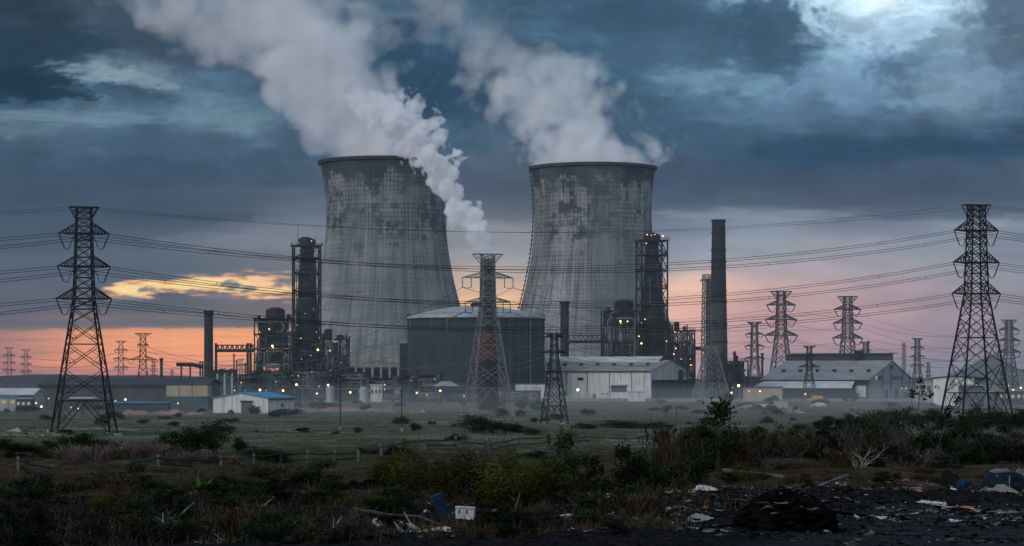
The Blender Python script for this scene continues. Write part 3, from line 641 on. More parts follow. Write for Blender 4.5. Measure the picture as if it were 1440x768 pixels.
def cooling_tower(cx_px, Y, throat_px, y_throat, b_up, b_lo, rim_py, base_py, label, mat, rimmat, ladder=False):
    cxw = (cx_px - CX) / F * Y
    z = lambda py: CZ + (HY - py) / F * Y
    z0, z1 = z(base_py), z(rim_py)
    root = thing('cooling_tower', (cxw, Y, 0), label, 'cooling tower', 'hyperbolic concrete cooling towers')
    px2m = Y / F
    zt = z(y_throat)
    def rad(zz):
        b = (b_up if zz > zt else b_lo) * px2m
        return throat_px * px2m * math.sqrt(1 + ((zz - zt) / b) ** 2)
    nz, na = 60, 144
    mb = MB(); prof = [(rad(z0 + (z1 - z0) * i / nz), z0 + (z1 - z0) * i / nz) for i in range(nz + 1)]
    mb.lathe(prof, n=na, cap=False)
    shell = mb.build('shell', mat, root, smooth=True)
    me = shell.data; uvl = me.uv_layers.new(name='shell')
    lifts = 104.0
    for poly in me.polygons:
        ks = [vi % na for vi in poly.vertices]; wrap = max(ks) - min(ks) > 2
        for li, vi in zip(poly.loop_indices, poly.vertices):
            k = vi % na
            if wrap and k == 0: k = na
            uvl.data[li].uv = (k / na * lifts, me.vertices[vi].co.z)
    r1 = rad(z1)
    mb = MB(); mb.lathe([(r1 - 0.05, z1 - 1.6), (r1 + 0.85, z1 - 1.2), (r1 + 0.95, z1 + 0.15), (r1 + 0.3, z1 + 0.25), (r1 - 0.9, z1 + 0.2), (r1 - 1.0, z1 - 2.0)], n=na, cap=False)
    mb.build('rim', rimmat, root, smooth=False)
    mb = MB(); mb.lathe([(r1 - 1.2, z1 - 2.2), (rad(z1 - 8) - 1.3, z1 - 8), (rad(z1 - 18) - 1.3, z1 - 18), (rad(z1 - 32) - 1.3, z1 - 32), (rad(z1 - 50) - 1.3, z1 - 50)], n=48, cap=False)
    mb.build('inner_lining', M['chim_dark'], root, smooth=True)
    # lintel and raking columns round the air inlet
    r0 = rad(z0)
    mb = MB(); mb.lathe([(r0 - 0.8, z0 - 1.4), (r0 + 0.25, z0 - 1.4), (r0 + 0.3, z0 + 0.1), (r0 - 0.8, z0 + 0.1)], n=na, cap=False)
    mb.build('lintel', M['conc'], root)
    n = 72
    for k in range(n):
        a = 6.28318 * k / n; c, s = math.cos(a), math.sin(a)
        if s > 0.25: continue
        m2 = MB(); m2.bar((r0 * c, r0 * s, z0 - 1.4), ((r0 + 1.2) * c, (r0 + 1.2) * s, z0 - 8.6), 0.95, 1.0); m2.build('column', M['conc'], root)
    mb = MB(); mb.lathe([(r0 - 4, z0 - 1.4), (r0 - 3.4, z0 - 8.8)], n=64, cap=False); mb.build('fill_pack', M['steel_black'], root)
    mb = MB(); mb.lathe([(r0 + 4.5, -1), (r0 + 4.5, z0 - 8.4), (r0 + 4.0, z0 - 8.3), (r0 - 5, z0 - 8.6)], n=64, cap=False); mb.build('basin', M['conc'], root)
    if ladder:
        mb = MB(); a = math.pi + 0.02
        pts = [((rad(zz) + 0.7) * math.cos(a), (rad(zz) + 0.7) * math.sin(a), zz) for zz in [z0 + (z1 - z0) * i / 44 for i in range(45)]]
        mb.tube(pts, 0.22, 4)
        for i, p in enumerate(pts):
            q = Vector(p); mb.box((q.x - 0.1, q.y, q.z), (1.3, 1.3, 0.35))
        mb.build('ladder', M['steel_dark'], root)
    return root

TL = cooling_tower(543, 1120, 84, 300, 150, 176, 228, 513, 'left cooling tower, grey gridded concrete with reddish rim, small stack smoke crossing its upper right',
                   tower_mat('left_shell_concrete', 1.3, (0.295, 0.320, 0.328)), simple('reddish_rim_paint', (0.036, 0.025, 0.027), 0.8))
TR = cooling_tower(834, 1150, 82, 297, 160, 182, 236, 516, 'right cooling tower, paler patchy concrete with dark stained squares under its dark rim',
                   tower_mat('right_shell_concrete', 6.1, (0.335, 0.356, 0.362)), simple('dark_rim_paint', (0.04, 0.048, 0.055), 0.8), ladder=True)

# dark bitumen patch on the right tower, just proud of the shell
# ------------------------------------------------------------------ stacks
def stack(name, cx, x_top, x_bot, top, bot, Y, label, mat, bands=(), rings=(), ladder=False, group=None, cat='chimney'):
    """x_top / x_bot: half widths in px"""
    k = Y / F; x = (cx - CX) * k; z = lambda py: CZ + (HY - py) * k
    root = thing(name, (x, Y, 0), label, cat, group)
    zt, zb = z(top), min(z(bot), 0.0)
    rad = lambda zz: (x_bot + (x_top - x_bot) * (zz - zb) / (zt - zb)) * k
    mb = MB(); r = rad(zt); mb.lathe([(rad(zb + (zt - zb) * i / 12), zb + (zt - zb) * i / 12) for i in range(13)] + [(r * 0.8, zt), (r * 0.78, zt - 3)], n=28, cap=True)
    mb.build('shaft', mat, root, smooth=False)
    for (a, b, bm) in bands:
        za, zz = z(a), z(b); mb = MB()
        mb.lathe([(rad(zz) + 0.05, zz), (rad(za) + 0.05, za)], n=28, cap=False); mb.build('painted_band', bm, root)
    for a in rings:
        za = z(a); mb = MB(); mb.lathe([(rad(za), za - 0.35), (rad(za) + 0.28, za - 0.3), (rad(za) + 0.28, za + 0.3), (rad(za), za + 0.35)], n=28, cap=False)
        mb.build('ring', M['steel_black'], root)
    mb = MB(); mb.lathe([(r + 0.02, zt - 0.9), (r + 0.3, zt - 0.8), (r + 0.3, zt + 0.1), (r * 0.8, zt + 0.12)], n=28, cap=False); mb.build('cap', M['steel_black'], root)
    if ladder:
        mb = MB(); mb.bar((-rad(zb) - 0.5, -0.6, zb), (-r - 0.5, -0.6, zt), 0.35)
        for i in range(20):
            zz = zb + (zt - zb) * (i + .5) / 20; mb.box((-rad(zz) - 0.45, -0.6, zz), (0.9, 0.7, 0.3))
        mb.build('ladder', M['steel_black'], root)
    return root

stack('chimney', 1010.5, 9.2, 13.6, 309.5, 562, 985, 'tallest chimney on the right, dark tapered shaft ringed by bands, pale lower section', M['chim'],
      bands=[(424, 455, M['chim_light']), (455, 498, M['chim_light'])], rings=[327, 352, 368, 409, 424, 456, 481], ladder=False)
stack('chimney', 997, 4.2, 4.8, 392, 562, 1000, 'narrow dark flue pressed against the left side of the tallest chimney', M['chim_dark'], rings=[410, 432, 454])
stack('chimney', 293.3, 6.2, 6.6, 437, 562, 900, 'plain dark round chimney beside the left conveyor truss, sunset behind', M['chim_dark'])
stack('chimney', 794, 6.0, 6.2, 424, 560, 1010, 'short dark chimney in front of the right cooling tower foot', M['chim_dark'], rings=[440])
stack('chimney', 227, 2.0, 2.1, 504, 562, 1000, 'small thin grey flue above the long dark shed', M['chim'])
stack('chimney', 686, 9.0, 15, 366, 560, 640, 'smoking chimney inside the outline of the pale central pylon, faded red band', M['chim_dark'],
      bands=[(466, 504, M['red_band'])], rings=[372, 392, 424])
stack('chimney', 1072, 1.6, 1.7, 497, 560, 1300, 'tiny pale flue left of the large right-hand warehouse', M['chim'])
stack('chimney', 1221, 1.4, 1.5, 480, 560, 1500, 'tiny dark flue behind the large right-hand warehouse roof', M['chim_dark'])

# ------------------------------------------------------------------ domed storage tank
def storage_tank():
    Y = 930; k = Y / F; cx = (668 - CX) * k; r = 95 * k; z = lambda py: CZ + (HY - py) * k
    root = thing('storage_tank', (cx, Y + r, 0), 'huge round dark blue clad tank with pale domed roof between the cooling towers', 'storage tank')
    ze = z(447); k2 = (Y + r) / F; r = 95.5 * k2; ze = CZ + (HY - 446) * k2; zd = CZ + (HY - 430.5) * k2
    mb = MB(); mb.lathe([(r, -1), (r, ze)], n=96, cap=False); mb.build('wall', M['tankwall'], root, smooth=True)
    mb = MB()
    for i in range(42):
        a = 6.28318 * i / 42
        mb.bar((math.cos(a) * (r + .1), math.sin(a) * (r + .1), 0), (math.cos(a) * (r + .1), math.sin(a) * (r + .1), ze), 0.34)
    mb.build('wall_rib', M['mach2'], root)['kind'] = 'stuff'
    mb = MB(); h = zd - ze; prof = [(r + 0.3, ze - 0.9), (r + 0.5, ze + 0.05)]
    for i in range(1, 9):
        f = i / 8.0; prof.append((r * (1 - f) + 0.6 * f, ze + h * (1 - (1 - f) ** 2)))
    mb.lathe(prof, n=96, cap=False); mb.build('domed_roof', M['tankroof'], root, smooth=True)
    mb = MB(); mb.lathe([(r + 0.32, ze - 1.3), (r + 0.62, ze - 1.3), (r + 0.62, ze - 0.75), (r + 0.32, ze - 0.75)], n=96, cap=False); mb.build('roof_edge', M['steel_black'], root)
    mb = MB()
    for i in range(96):
        a = 6.28318 * i / 96; p = (math.cos(a) * (r + 0.4), math.sin(a) * (r + 0.4)); mb.bar((p[0], p[1], ze), (p[0], p[1], ze + 1.0), 0.09)
    mb.lathe([(r + 0.4, ze + 1.0), (r + 0.5, ze + 1.05), (r + 0.4, ze + 1.1)], n=96, cap=False); mb.build('railing', M['steel_dark'], root)
    mb = MB(); mb.lathe([(2.2, zd - 0.4), (2.2, zd + 1.0), (0.2, zd + 1.5)], n=16); mb.build('roof_vent', M['steel_dark'], root)
    for px, a0, a1 in ((577, 448, 462), (630, 448, 470), (744, 447, 555)):
        x = (px - 668) * k2; y = -math.sqrt(max(0, (r + .5) ** 2 - x * x)); mb = MB()
        z2 = lambda py: CZ + (HY - py) * k2
        mb.tube([(x, y, z2(a0)), (x, y, z2(a1))], 0.25, 6); mb.build('downpipe', M['pipe'], root)
storage_tank()
# ------------------------------------------------------------------ lattice pylons
def lerp(a, b, t): return a + (b - a) * t

def pylon_proto(name, H, prof, panels, arms, top_arm, mat, leg_w, brace_w, label, group=None, loops=True, sub=True, drop=None, insul_w=None, footing=True, cat='pylon'):
    """prof: [(z, half side)], panels: z levels, arms: [(z, length from axis, rise)], all in metres; arms run along x"""
    root = thing(name, (0, 0, 0), label, cat, group)
    def hw(z):
        for (a, ha), (b, hb) in zip(prof, prof[1:]):
            if z <= b: return lerp(ha, hb, (z - a) / (b - a))
        return prof[-1][1]
    S = [(-1, -1), (1, -1), (1, 1), (-1, 1)]
    def c(i, z): s = S[i % 4]; h = hw(z); return Vector((s[0] * h, s[1] * h, z))
    mb = MB()
    for i in range(4):
        for (a, _), (b, _) in zip(prof, prof[1:]):
            mb.bar(c(i, a), c(i, b), lerp(leg_w, leg_w * 0.65, a / H), lerp(leg_w, leg_w * 0.65, b / H))
    for j, (a, b) in enumerate(zip(panels, panels[1:])):
        for i in range(4):
            p0, p1, q0, q1 = c(i, a), c(i + 1, a), c(i, b), c(i + 1, b)
            if j == 0:
                m = (q0 + q1) / 2
                mb.bar(p0, m, brace_w * 1.2); mb.bar(p1, m, brace_w * 1.2); mb.bar(q0, q1, brace_w * 1.3)
                if sub:
                    for p, q in ((p0, q0), (p1, q1)):
                        mb.bar((p + m) / 2, lerp(p, q, 0.5), brace_w * 0.7); mb.bar((p + m) / 2, q, brace_w * 0.7)
                        mb.bar(lerp(p, m, 0.75), lerp(q, m, 0.5), brace_w * 0.7)
            else:
                mb.bar(p0, q1, brace_w); mb.bar(p1, q0, brace_w)
                if (b - a) > H * 0.075 and sub:
                    x = (p0 + q1 + p1 + q0) / 4
                    w0 = (p1 - p0).length; w1 = (q1 - q0).length; tt = w0 / (w0 + w1)
                    x = lerp(lerp(p0, p1, .5), lerp(q0, q1, .5), tt)
                    l0 = lerp(p0, q0, tt); l1 = lerp(p1, q1, tt)
                    mb.bar(lerp(p0, x, 0.5), lerp(p0, q0, tt * 0.5), brace_w * 0.65); mb.bar(lerp(p1, x, 0.5), lerp(p1, q1, tt * 0.5), brace_w * 0.65)
                    mb.bar(lerp(p0, x, 0.5), l0, brace_w * 0.65); mb.bar(lerp(p1, x, 0.5), l1, brace_w * 0.65)
                    mb.bar(lerp(q0, x, 0.5), l0, brace_w * 0.65); mb.bar(lerp(q1, x, 0.5), l1, brace_w * 0.65)
                if j % 2 == 0 or b > H * 0.6: mb.bar(q0, q1, brace_w)
    mb.build('lattice_body', mat, root)
    for (z, L, rise) in arms:
        mb = MB()
        for s in (-1, 1):
            tip = Vector((s * L, 0, z)); h = hw(z); h2 = hw(z + rise)
            lo = [Vector((s * h, e * h, z)) for e in (-1, 1)]; hi = [Vector((s * h2, e * h2, z + rise)) for e in (-1, 1)]
            for e in (0, 1):
                mb.bar(lo[e], tip, brace_w * 1.5); mb.bar(hi[e], tip, brace_w * 1.2)
                n = 5
                for q in range(1, n):
                    a = lerp(lo[e], tip, q / n); b = lerp(hi[e], tip, q / n); b0 = lerp(hi[e], tip, (q - 1) / n)
                    mb.bar(a, b, brace_w * 0.7); mb.bar(a, b0, brace_w * 0.7)
                mb.bar(lo[e], hi[e], brace_w)
            for q in (1, 2, 3):
                mb.bar(lerp(lo[0], tip, q / 4), lerp(lo[1], tip, q / 4), brace_w * 0.7)
            mb.bar(lo[0], lo[1], brace_w); mb.bar(hi[0], hi[1], brace_w)
        mb.bar((-hw(z), -hw(z), z), (hw(z), -hw(z), z), brace_w * 1.6); mb.bar((-hw(z), hw(z), z), (hw(z), hw(z), z), brace_w * 1.6)
        mb.build('crossarm', mat, root)
        iw = insul_w or brace_w * 1.1
        for s in (-1, 1):
            tip = Vector((s * L, 0, z)); h = hw(z)
            mb = MB()
            if loops:
                dz = rise * 0.95 + 0.02 * H
                pin = Vector((s * (h + 0.02 * H * 0.2), 0, z - 0.01 * H))
                b1 = Vector((s * lerp(h, L, 0.66), 0, z - dz)); b2 = Vector((s * lerp(h, L, 0.40), 0, z - dz * 1.05))
                m1 = lerp(tip, b1, 0.5) + Vector((-s * 0.006 * H * 0.3, 0, -0.004 * H))
                mb.tube([tip, m1, b1], iw * 0.85, 6); mb.tube([b1, lerp(b1, b2, .5) - Vector((0, 0, iw)), b2], iw * 0.5, 5)
                mb.tube([b2, lerp(b2, pin, .55) + Vector((s * 0.004 * H, 0, 0)), pin], iw * 0.5, 5)
            else:
                d = drop or rise * 1.2
                for f in ((1.0, 0.55) if L > 3 else (1.0,)):
                    a = Vector((s * lerp(h, L, f), 0, z)); mb.tube([a, a - Vector((0, 0, d))], iw * 0.6, 5)
                if L > 3:
                    a = Vector((s * L, 0, z - d)); b = Vector((s * lerp(h, L, 0.55), 0, z - d)); mb.tube([a, lerp(a, b, .5) - Vector((0, 0, iw)), b], iw * 0.4, 5)
            mb.build('insulator', M['insul'], root)
    if top_arm:
        tl, tz, td = top_arm        # half length, z, depth of the wedge below
        mb = MB(); h = hw(tz - td)
        for s in (-1, 1):
            tips = [Vector((s * tl, e * hw(tz) * 0.7, tz)) for e in (-1, 1)]; low = [Vector((s * h, e * h, tz - td)) for e in (-1, 1)]
            for e in (0, 1): mb.bar(tips[e], low[e], brace_w); mb.bar(lerp(tips[e], low[e], .5), Vector((s * hw(tz), (e * 2 - 1) * hw(tz), tz)), brace_w * 0.8)
            mb.bar(tips[0], tips[1], brace_w * 1.1)
        for e in (-1, 1): mb.bar((-tl, e * hw(tz) * 0.7, tz), (tl, e * hw(tz) * 0.7, tz), brace_w * 1.5)
        mb.build('earthwire_arm', mat, root)
    if footing:
        for i in range(4):
            p = c(i, prof[0][0]); mb = MB(); mb.box((p.x, p.y, -0.3), (leg_w * 4, leg_w * 4, 1.1)); mb.build('footing', M['conc'], root)
    root['H'] = H
    return root

def put_pylon(proto, cx, Y, top_py, yaw, label, first=False, group=None, H0=None):
    x = (cx - CX) / F * Y; g = terrain(x, Y)
    H = CZ + (HY - top_py) / F * Y - g
    s = H / proto['H']
    if first:
        proto.location = (x, Y, g); proto.rotation_euler = (0, 0, yaw); proto.scale = (s,) * 3
        proto['label'] = label
        if group: proto['group'] = group
        return proto
    return dup(proto, (x, Y, g), yaw, s, label, group)

# the two tall dark pylons
kz = 0.1
zz = lambda py: (616 - py) * kz
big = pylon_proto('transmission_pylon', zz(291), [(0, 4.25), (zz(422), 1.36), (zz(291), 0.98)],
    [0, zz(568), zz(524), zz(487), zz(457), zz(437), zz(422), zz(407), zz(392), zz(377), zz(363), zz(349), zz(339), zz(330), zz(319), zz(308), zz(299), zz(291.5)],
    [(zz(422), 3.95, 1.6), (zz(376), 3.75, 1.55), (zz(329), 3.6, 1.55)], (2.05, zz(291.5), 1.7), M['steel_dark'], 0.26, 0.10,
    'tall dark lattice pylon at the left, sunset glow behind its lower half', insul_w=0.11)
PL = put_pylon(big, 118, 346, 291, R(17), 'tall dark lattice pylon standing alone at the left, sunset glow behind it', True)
PR = put_pylon(big, 1373, 425, 288, R(13), 'tall dark lattice pylon at the right, pink sky behind, bushes round its feet')
PR.scale = (PR.scale[0] * 0.97, PR.scale[1], PR.scale[2])

# the pale central pylon with two wide crossarms
k5 = 556 / F; zc = lambda py: (587 - py) * k5
cen = pylon_proto('transmission_pylon', zc(357), [(0, 39 * k5 / 1.28), (zc(430), 12.2 * k5 / 1.28), (zc(357), 10.5 * k5 / 1.28)],
    [0, zc(548), zc(515), zc(487), zc(464), zc(446), zc(430), zc(418), zc(406), zc(394), zc(383), zc(372), zc(364), zc(357.5)],
    [(zc(426), 33 * k5, 1.1), (zc(391), 37 * k5, 1.3)], (21 * k5, zc(357.5), 2.2), M['steel_grey'], 0.28, 0.14,
    '', loops=False, drop=2.3, insul_w=0.16)
PC = put_pylon(cen, 686, 556, 357, R(14), 'pale grey lattice pylon in the middle of the field, with a smoking chimney behind it', True)

# small dark one with short arms
k4 = 440 / F; zs = lambda py: (597 - py) * k4
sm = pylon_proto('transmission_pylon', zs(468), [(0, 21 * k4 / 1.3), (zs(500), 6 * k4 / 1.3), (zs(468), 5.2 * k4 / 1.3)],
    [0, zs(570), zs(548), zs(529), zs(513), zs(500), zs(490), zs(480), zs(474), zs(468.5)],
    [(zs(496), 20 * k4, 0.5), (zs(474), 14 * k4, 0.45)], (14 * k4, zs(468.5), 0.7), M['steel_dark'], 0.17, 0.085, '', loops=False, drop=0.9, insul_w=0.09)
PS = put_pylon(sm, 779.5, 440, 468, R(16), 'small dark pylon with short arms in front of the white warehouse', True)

# distant kinds (thicker members because they are modelled for far off)
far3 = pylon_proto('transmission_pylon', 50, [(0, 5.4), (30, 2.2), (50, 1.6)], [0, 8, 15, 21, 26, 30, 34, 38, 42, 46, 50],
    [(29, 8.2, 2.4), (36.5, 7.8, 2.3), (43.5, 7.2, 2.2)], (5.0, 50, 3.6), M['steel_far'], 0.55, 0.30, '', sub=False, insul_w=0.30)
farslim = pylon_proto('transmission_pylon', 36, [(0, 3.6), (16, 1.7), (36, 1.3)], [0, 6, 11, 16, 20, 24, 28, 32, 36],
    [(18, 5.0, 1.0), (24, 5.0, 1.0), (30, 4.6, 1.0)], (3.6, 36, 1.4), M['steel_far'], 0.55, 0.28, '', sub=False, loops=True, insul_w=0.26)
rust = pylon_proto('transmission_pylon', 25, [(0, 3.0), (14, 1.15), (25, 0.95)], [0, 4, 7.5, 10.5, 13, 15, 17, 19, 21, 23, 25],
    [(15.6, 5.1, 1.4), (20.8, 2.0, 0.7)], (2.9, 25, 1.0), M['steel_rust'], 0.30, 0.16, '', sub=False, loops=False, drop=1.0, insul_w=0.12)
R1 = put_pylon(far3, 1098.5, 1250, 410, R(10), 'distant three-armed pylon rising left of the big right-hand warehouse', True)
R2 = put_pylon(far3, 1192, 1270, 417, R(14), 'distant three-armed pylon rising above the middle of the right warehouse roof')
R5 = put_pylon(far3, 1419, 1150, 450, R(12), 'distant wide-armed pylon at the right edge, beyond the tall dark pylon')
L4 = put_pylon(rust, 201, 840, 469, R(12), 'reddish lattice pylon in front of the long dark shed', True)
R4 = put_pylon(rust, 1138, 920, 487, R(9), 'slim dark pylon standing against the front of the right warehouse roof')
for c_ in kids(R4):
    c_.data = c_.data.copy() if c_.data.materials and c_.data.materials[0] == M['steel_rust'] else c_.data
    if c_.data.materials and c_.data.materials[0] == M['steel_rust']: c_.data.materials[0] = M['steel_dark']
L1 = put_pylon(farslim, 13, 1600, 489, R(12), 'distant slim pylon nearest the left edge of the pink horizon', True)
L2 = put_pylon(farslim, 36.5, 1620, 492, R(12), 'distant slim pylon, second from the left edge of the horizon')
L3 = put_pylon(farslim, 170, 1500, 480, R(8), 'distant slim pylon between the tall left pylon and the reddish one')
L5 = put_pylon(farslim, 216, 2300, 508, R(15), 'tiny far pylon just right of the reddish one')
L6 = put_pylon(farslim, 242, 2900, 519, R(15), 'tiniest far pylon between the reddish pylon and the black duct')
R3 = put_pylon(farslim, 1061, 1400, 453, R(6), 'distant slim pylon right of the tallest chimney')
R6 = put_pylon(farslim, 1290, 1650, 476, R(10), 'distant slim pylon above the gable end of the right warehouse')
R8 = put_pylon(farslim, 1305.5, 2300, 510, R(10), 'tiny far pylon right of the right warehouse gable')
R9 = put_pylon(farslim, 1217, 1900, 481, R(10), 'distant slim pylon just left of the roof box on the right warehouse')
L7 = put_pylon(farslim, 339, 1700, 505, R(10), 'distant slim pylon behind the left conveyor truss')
# narrow masts
mast = pylon_proto('lattice_mast', 52, [(0, 1.8), (30, 1.5), (52, 1.25)], [i * 52 / 16 for i in range(17)],
    [(49.5, 2.8, 0.6)], None, M['steel_mid'], 0.36, 0.20, '', sub=False, loops=False, drop=0.8, insul_w=0.15, cat='mast')
MA = put_pylon(mast, 993.5, 960, 386, R(20), 'pale lattice mast with ladder-like bracing against the tallest chimney', True)
MB1 = put_pylon(mast, 1271, 1700, 482, R(20), 'slim distant mast left of the small pylon above the right gable')
stub = pylon_proto('transmission_pylon', 21, [(0, 6.2), (21, 1.6)], [0, 7, 13, 18, 21], [(20.2, 4.2, 0.7)], None, M['steel_grey'], 0.34, 0.18, '', loops=False, drop=0.8, insul_w=0.2)
ST = put_pylon(stub, 1000, 940, 487, R(12), 'short pale splay-legged pylon at the foot of the tallest chimney', True)

# ------------------------------------------------------------------ cables
def sag_pts(a, b, sag, n=30):
    out = []
    for i in range(n + 1):
        t = i / n; p = a.lerp(b, t); p.z -= sag * 4 * t * (1 - t); out.append(p)
    return out

def cable(a, b, sag, label, r=0.05, mat=None, twin=0.0, group=None, n=30, markers=0):
    mat = mat or M['wire']; a = Vector(a); b = Vector(b)
    root = thing('power_cable', a, label, 'power cable', group)
    offs = (0.0, -twin) if twin else (0.0,)
    for o in offs:
        pts = [p + Vector((0, 0, o)) for p in sag_pts(a, b, sag, n)]
        mb = MB(); mb.tube(pts, r, 4, cap=False); mb.build('conductor', mat, root, origin=a)
    if twin:
        pts = sag_pts(a, b, sag, 60)
        for i in range(6, 58, 12):
            p = pts[i]; mb = MB(); mb.box((p.x, p.y, p.z - twin / 2), (r * 2.2, r * 2, twin * 0.9)); mb.build('spacer', mat, root, origin=a)
    return root

def arm_tip(p, proto_z, L, side):
    return p.matrix_world @ Vector((side * L, 0, proto_z)) if False else Vector(p.location) + Matrix.Rotation(p.rotation_euler[2], 3, 'Z') @ Vector((side * L * p.scale[0], 0, proto_z * p.scale[2]))

lv = ((zz(329), 3.6, 'top'), (zz(376), 3.75, 'middle'), (zz(422), 3.95, 'bottom'))
for (z, L, nm), sg in zip(lv, (5.6, 6.0, 5.0)):
    for side, sn in ((-1, 'near circuit'), (1, 'far circuit')):
        a = arm_tip(PL, z, L, 1 if side == 1 else -1); b = arm_tip(PR, z, L, side)
        a = arm_tip(PL, z, L, side)
        cable(a, b, sg + (0.5 if side == 1 else 0), 'twin cable between the %s arms of both tall pylons, %s of the pair' % (nm, 'lower' if side == 1 else 'upper'), 0.037, twin=0.38)
        e = Vector((a.x - 150, a.y - 40, a.z - 4 - (2 if side == 1 else 0)))
        cable(a, e, 3.2 + (0.7 if side == 1 else 0), 'twin cable from the %s arm of the left tall pylon to the edge, %s one' % (nm, 'lower' if side == 1 else 'upper'), 0.037, twin=0.38)
        e = Vector((b.x + 170, b.y + 50, b.z - 3))
        cable(b, e, 4.0 + (0.7 if side == 1 else 0), 'twin cable from the %s arm of the right tall pylon to the edge, %s one' % (nm, 'lower' if side == 1 else 'upper'), 0.037, twin=0.38)
for side in (-1, 1):
    a = arm_tip(PL, zz(291.5), 2.05, side); b = arm_tip(PR, zz(291.5), 2.05, side)
    q = 'upper' if side == -1 else 'lower'
    cable(a, b, 4.2, 'thin %s earth wire between the tops of both tall pylons' % q, 0.022)
    cable(a, (a.x - 150, a.y - 40, a.z - 4), 2.6, 'thin %s earth wire from the top of the tall left pylon to the left edge' % q, 0.022)
    cable(b, (b.x + 170, b.y + 50, b.z - 3), 3, 'thin %s earth wire from the top of the tall right pylon to the right edge' % q, 0.022)

cz = ((zc(426) - 2.3, 33 * k5, 'lower'), (zc(391) - 2.3, 37 * k5, 'upper'))
for z, L, nm in cz:
    for side in (-1, 1):
        a = arm_tip(PC, z, L, side)
        q = 'left tip' if side == -1 else 'right tip'
        b = arm_tip(L4, 15.6 - 1.0 if nm == 'lower' else 20.8 - 0.7, 5.1 if nm == 'lower' else 2.0, side)
        cable(a, b, 9.5 if nm == 'lower' else 11.5, 'pale cable from the %s arm, %s, of the central pylon to the reddish pylon' % (nm, q), 0.055, M['wire_light'])
        b = arm_tip(R1, 29 if nm == 'lower' else 36.5, 8.2, side)
        cable(a, b, 10 if nm == 'lower' else 8, 'dark cable from the %s arm, %s, of the central pylon running right' % (nm, q), 0.06)
fz = ((29, 8.2, 'lowest'), (36.5, 7.8, 'middle'), (43.5, 7.2, 'top'))
for z, L, nm in fz:
    for side in (-1, 1):
        q = 'left' if side == -1 else 'right'
        a = arm_tip(R1, z - 2.5, L, side); b = arm_tip(R2, z - 2.5, L, side); c = arm_tip(R5, z - 2.5, L, side)
        cable(a, b, 2, 'thin cable on the %s %s arms between the two pylons over the right warehouse' % (nm, q), 0.06, n=14)
        cable(b, c, 5.5, 'thin cable from the warehouse pylon to the right-edge pylon, %s %s arms' % (nm, q), 0.06, n=20)
        e = P(700 if side == 1 else 640, 470 - z * 0.8, 1500)
        cable(a, e, 7, 'thin cable going left past the chimney from the pylon there, %s %s arm' % (nm, q), 0.06, n=24)
for z, nm in ((18, 'lowest'), (24, 'middle'), (30, 'top')):
    a = arm_tip(L1, z, 5, 1); b = arm_tip(L2, z, 5, -1); c = arm_tip(L3, z, 5, 1); d = P(-60, 505 - z * .4, 1580); e = P(420, 510 - z * 0.6, 1550)
    cable(b, c, 4, 'far thin cable on the %s arms between the left horizon pylons' % nm, 0.1, n=16)
    cable(a, d, 2, 'far thin cable on the %s arm of the leftmost horizon pylon, out to the edge' % nm, 0.1, n=8)
    cable(c, e, 4, 'far thin cable on the %s arm running right over the long dark shed' % nm, 0.1, n=16)
    a = arm_tip(R3, z, 5, 1); b = arm_tip(R6, z, 5, -1); c = P(1500, 512 - z * .9, 1500)
    cable(a, b, 5, 'far cable on the %s arms between the chimney-side and gable-side pylons' % nm, 0.09, n=20)
    cable(b, c, 5, 'far thin cable on the %s arm from the gable-side pylon to the right edge' % nm, 0.09, n=16)
for (z, L) in ((zs(496) - .9, 20 * k4), (zs(474) - .9, 14 * k4)):
    for side in (-1, 1):
        nm = ('lower' if z < zs(490) else 'upper') + (' left' if side == -1 else ' right')
        a = arm_tip(PS, z, L, side); b = arm_tip(ST, 19.4, 4.2, side)
        cable(a, b, 3.5, 'thin cable from the %s arm of the small dark pylon to the splay-legged one' % nm, 0.04)
        e = P(455 if side == 1 else 440, 521 if z < zs(490) else 505, 800)
        cable(a, e, 4.0, 'thin pale cable crossing the tank from the %s arm of the small dark pylon' % nm, 0.04, M['wire_light'])

def pole(px, py, top, w, label, arm=0):
    p = G(px, py) if py < 700 else G(px, py); Y = p.y; h = (HY - top) / F * Y + CZ - p.z
    root = thing('utility_pole', p, label, 'pole')
    mb = MB(); mb.tube([(0, 0, -0.5), (0, 0, h)], w, 7, w * 0.7); mb.build('post', M['chim_dark'], root)
    if arm:
        mb = MB(); mb.bar((-arm, 0, h - 0.5), (arm, 0, h - 0.5), 0.16); mb.bar((-arm * .7, 0, h - 1.4), (arm * .7, 0, h - 1.4), 0.14); mb.build('crossbar', M['steel_dark'], root)
    mb = MB(); mb.box((0, 0, 0.2), (w * 5, w * 5, 0.7)); mb.build('footing', M['conc'], root)
pole(478.5, 604, 526, 0.10, 'slim utility pole in the misty field in front of the left plant', 0.7)
pole(565, 606, 540, 0.08, 'thin pole on a pale footing left of the central pylon')
pole(1026.5, 602, 538, 0.12, 'slim utility pole in the field right of the splay-legged pylon')
pole(850.5, 562, 537, 0.12, 'lamp pole against the white warehouse side wall', 1.2)
# ------------------------------------------------------------------ the works: steel towers, boiler blocks, pipe racks
def K(Y): return Y / F
def X_(px, Y): return (px - CX) / F * Y
def Z_(py, Y): return CZ + (HY - py) / F * Y

def lamp_on(root, px, py, Y, r=0.34, mat='lampw', name='lamp', origin=None):
    p = P(px, py, Y); o = Vector(root.location)
    mb = MB(); q = p - o; mb.blob((q.x, q.y, q.z), r, 1, 6, 0.0); mb.build(name, M[mat], root)

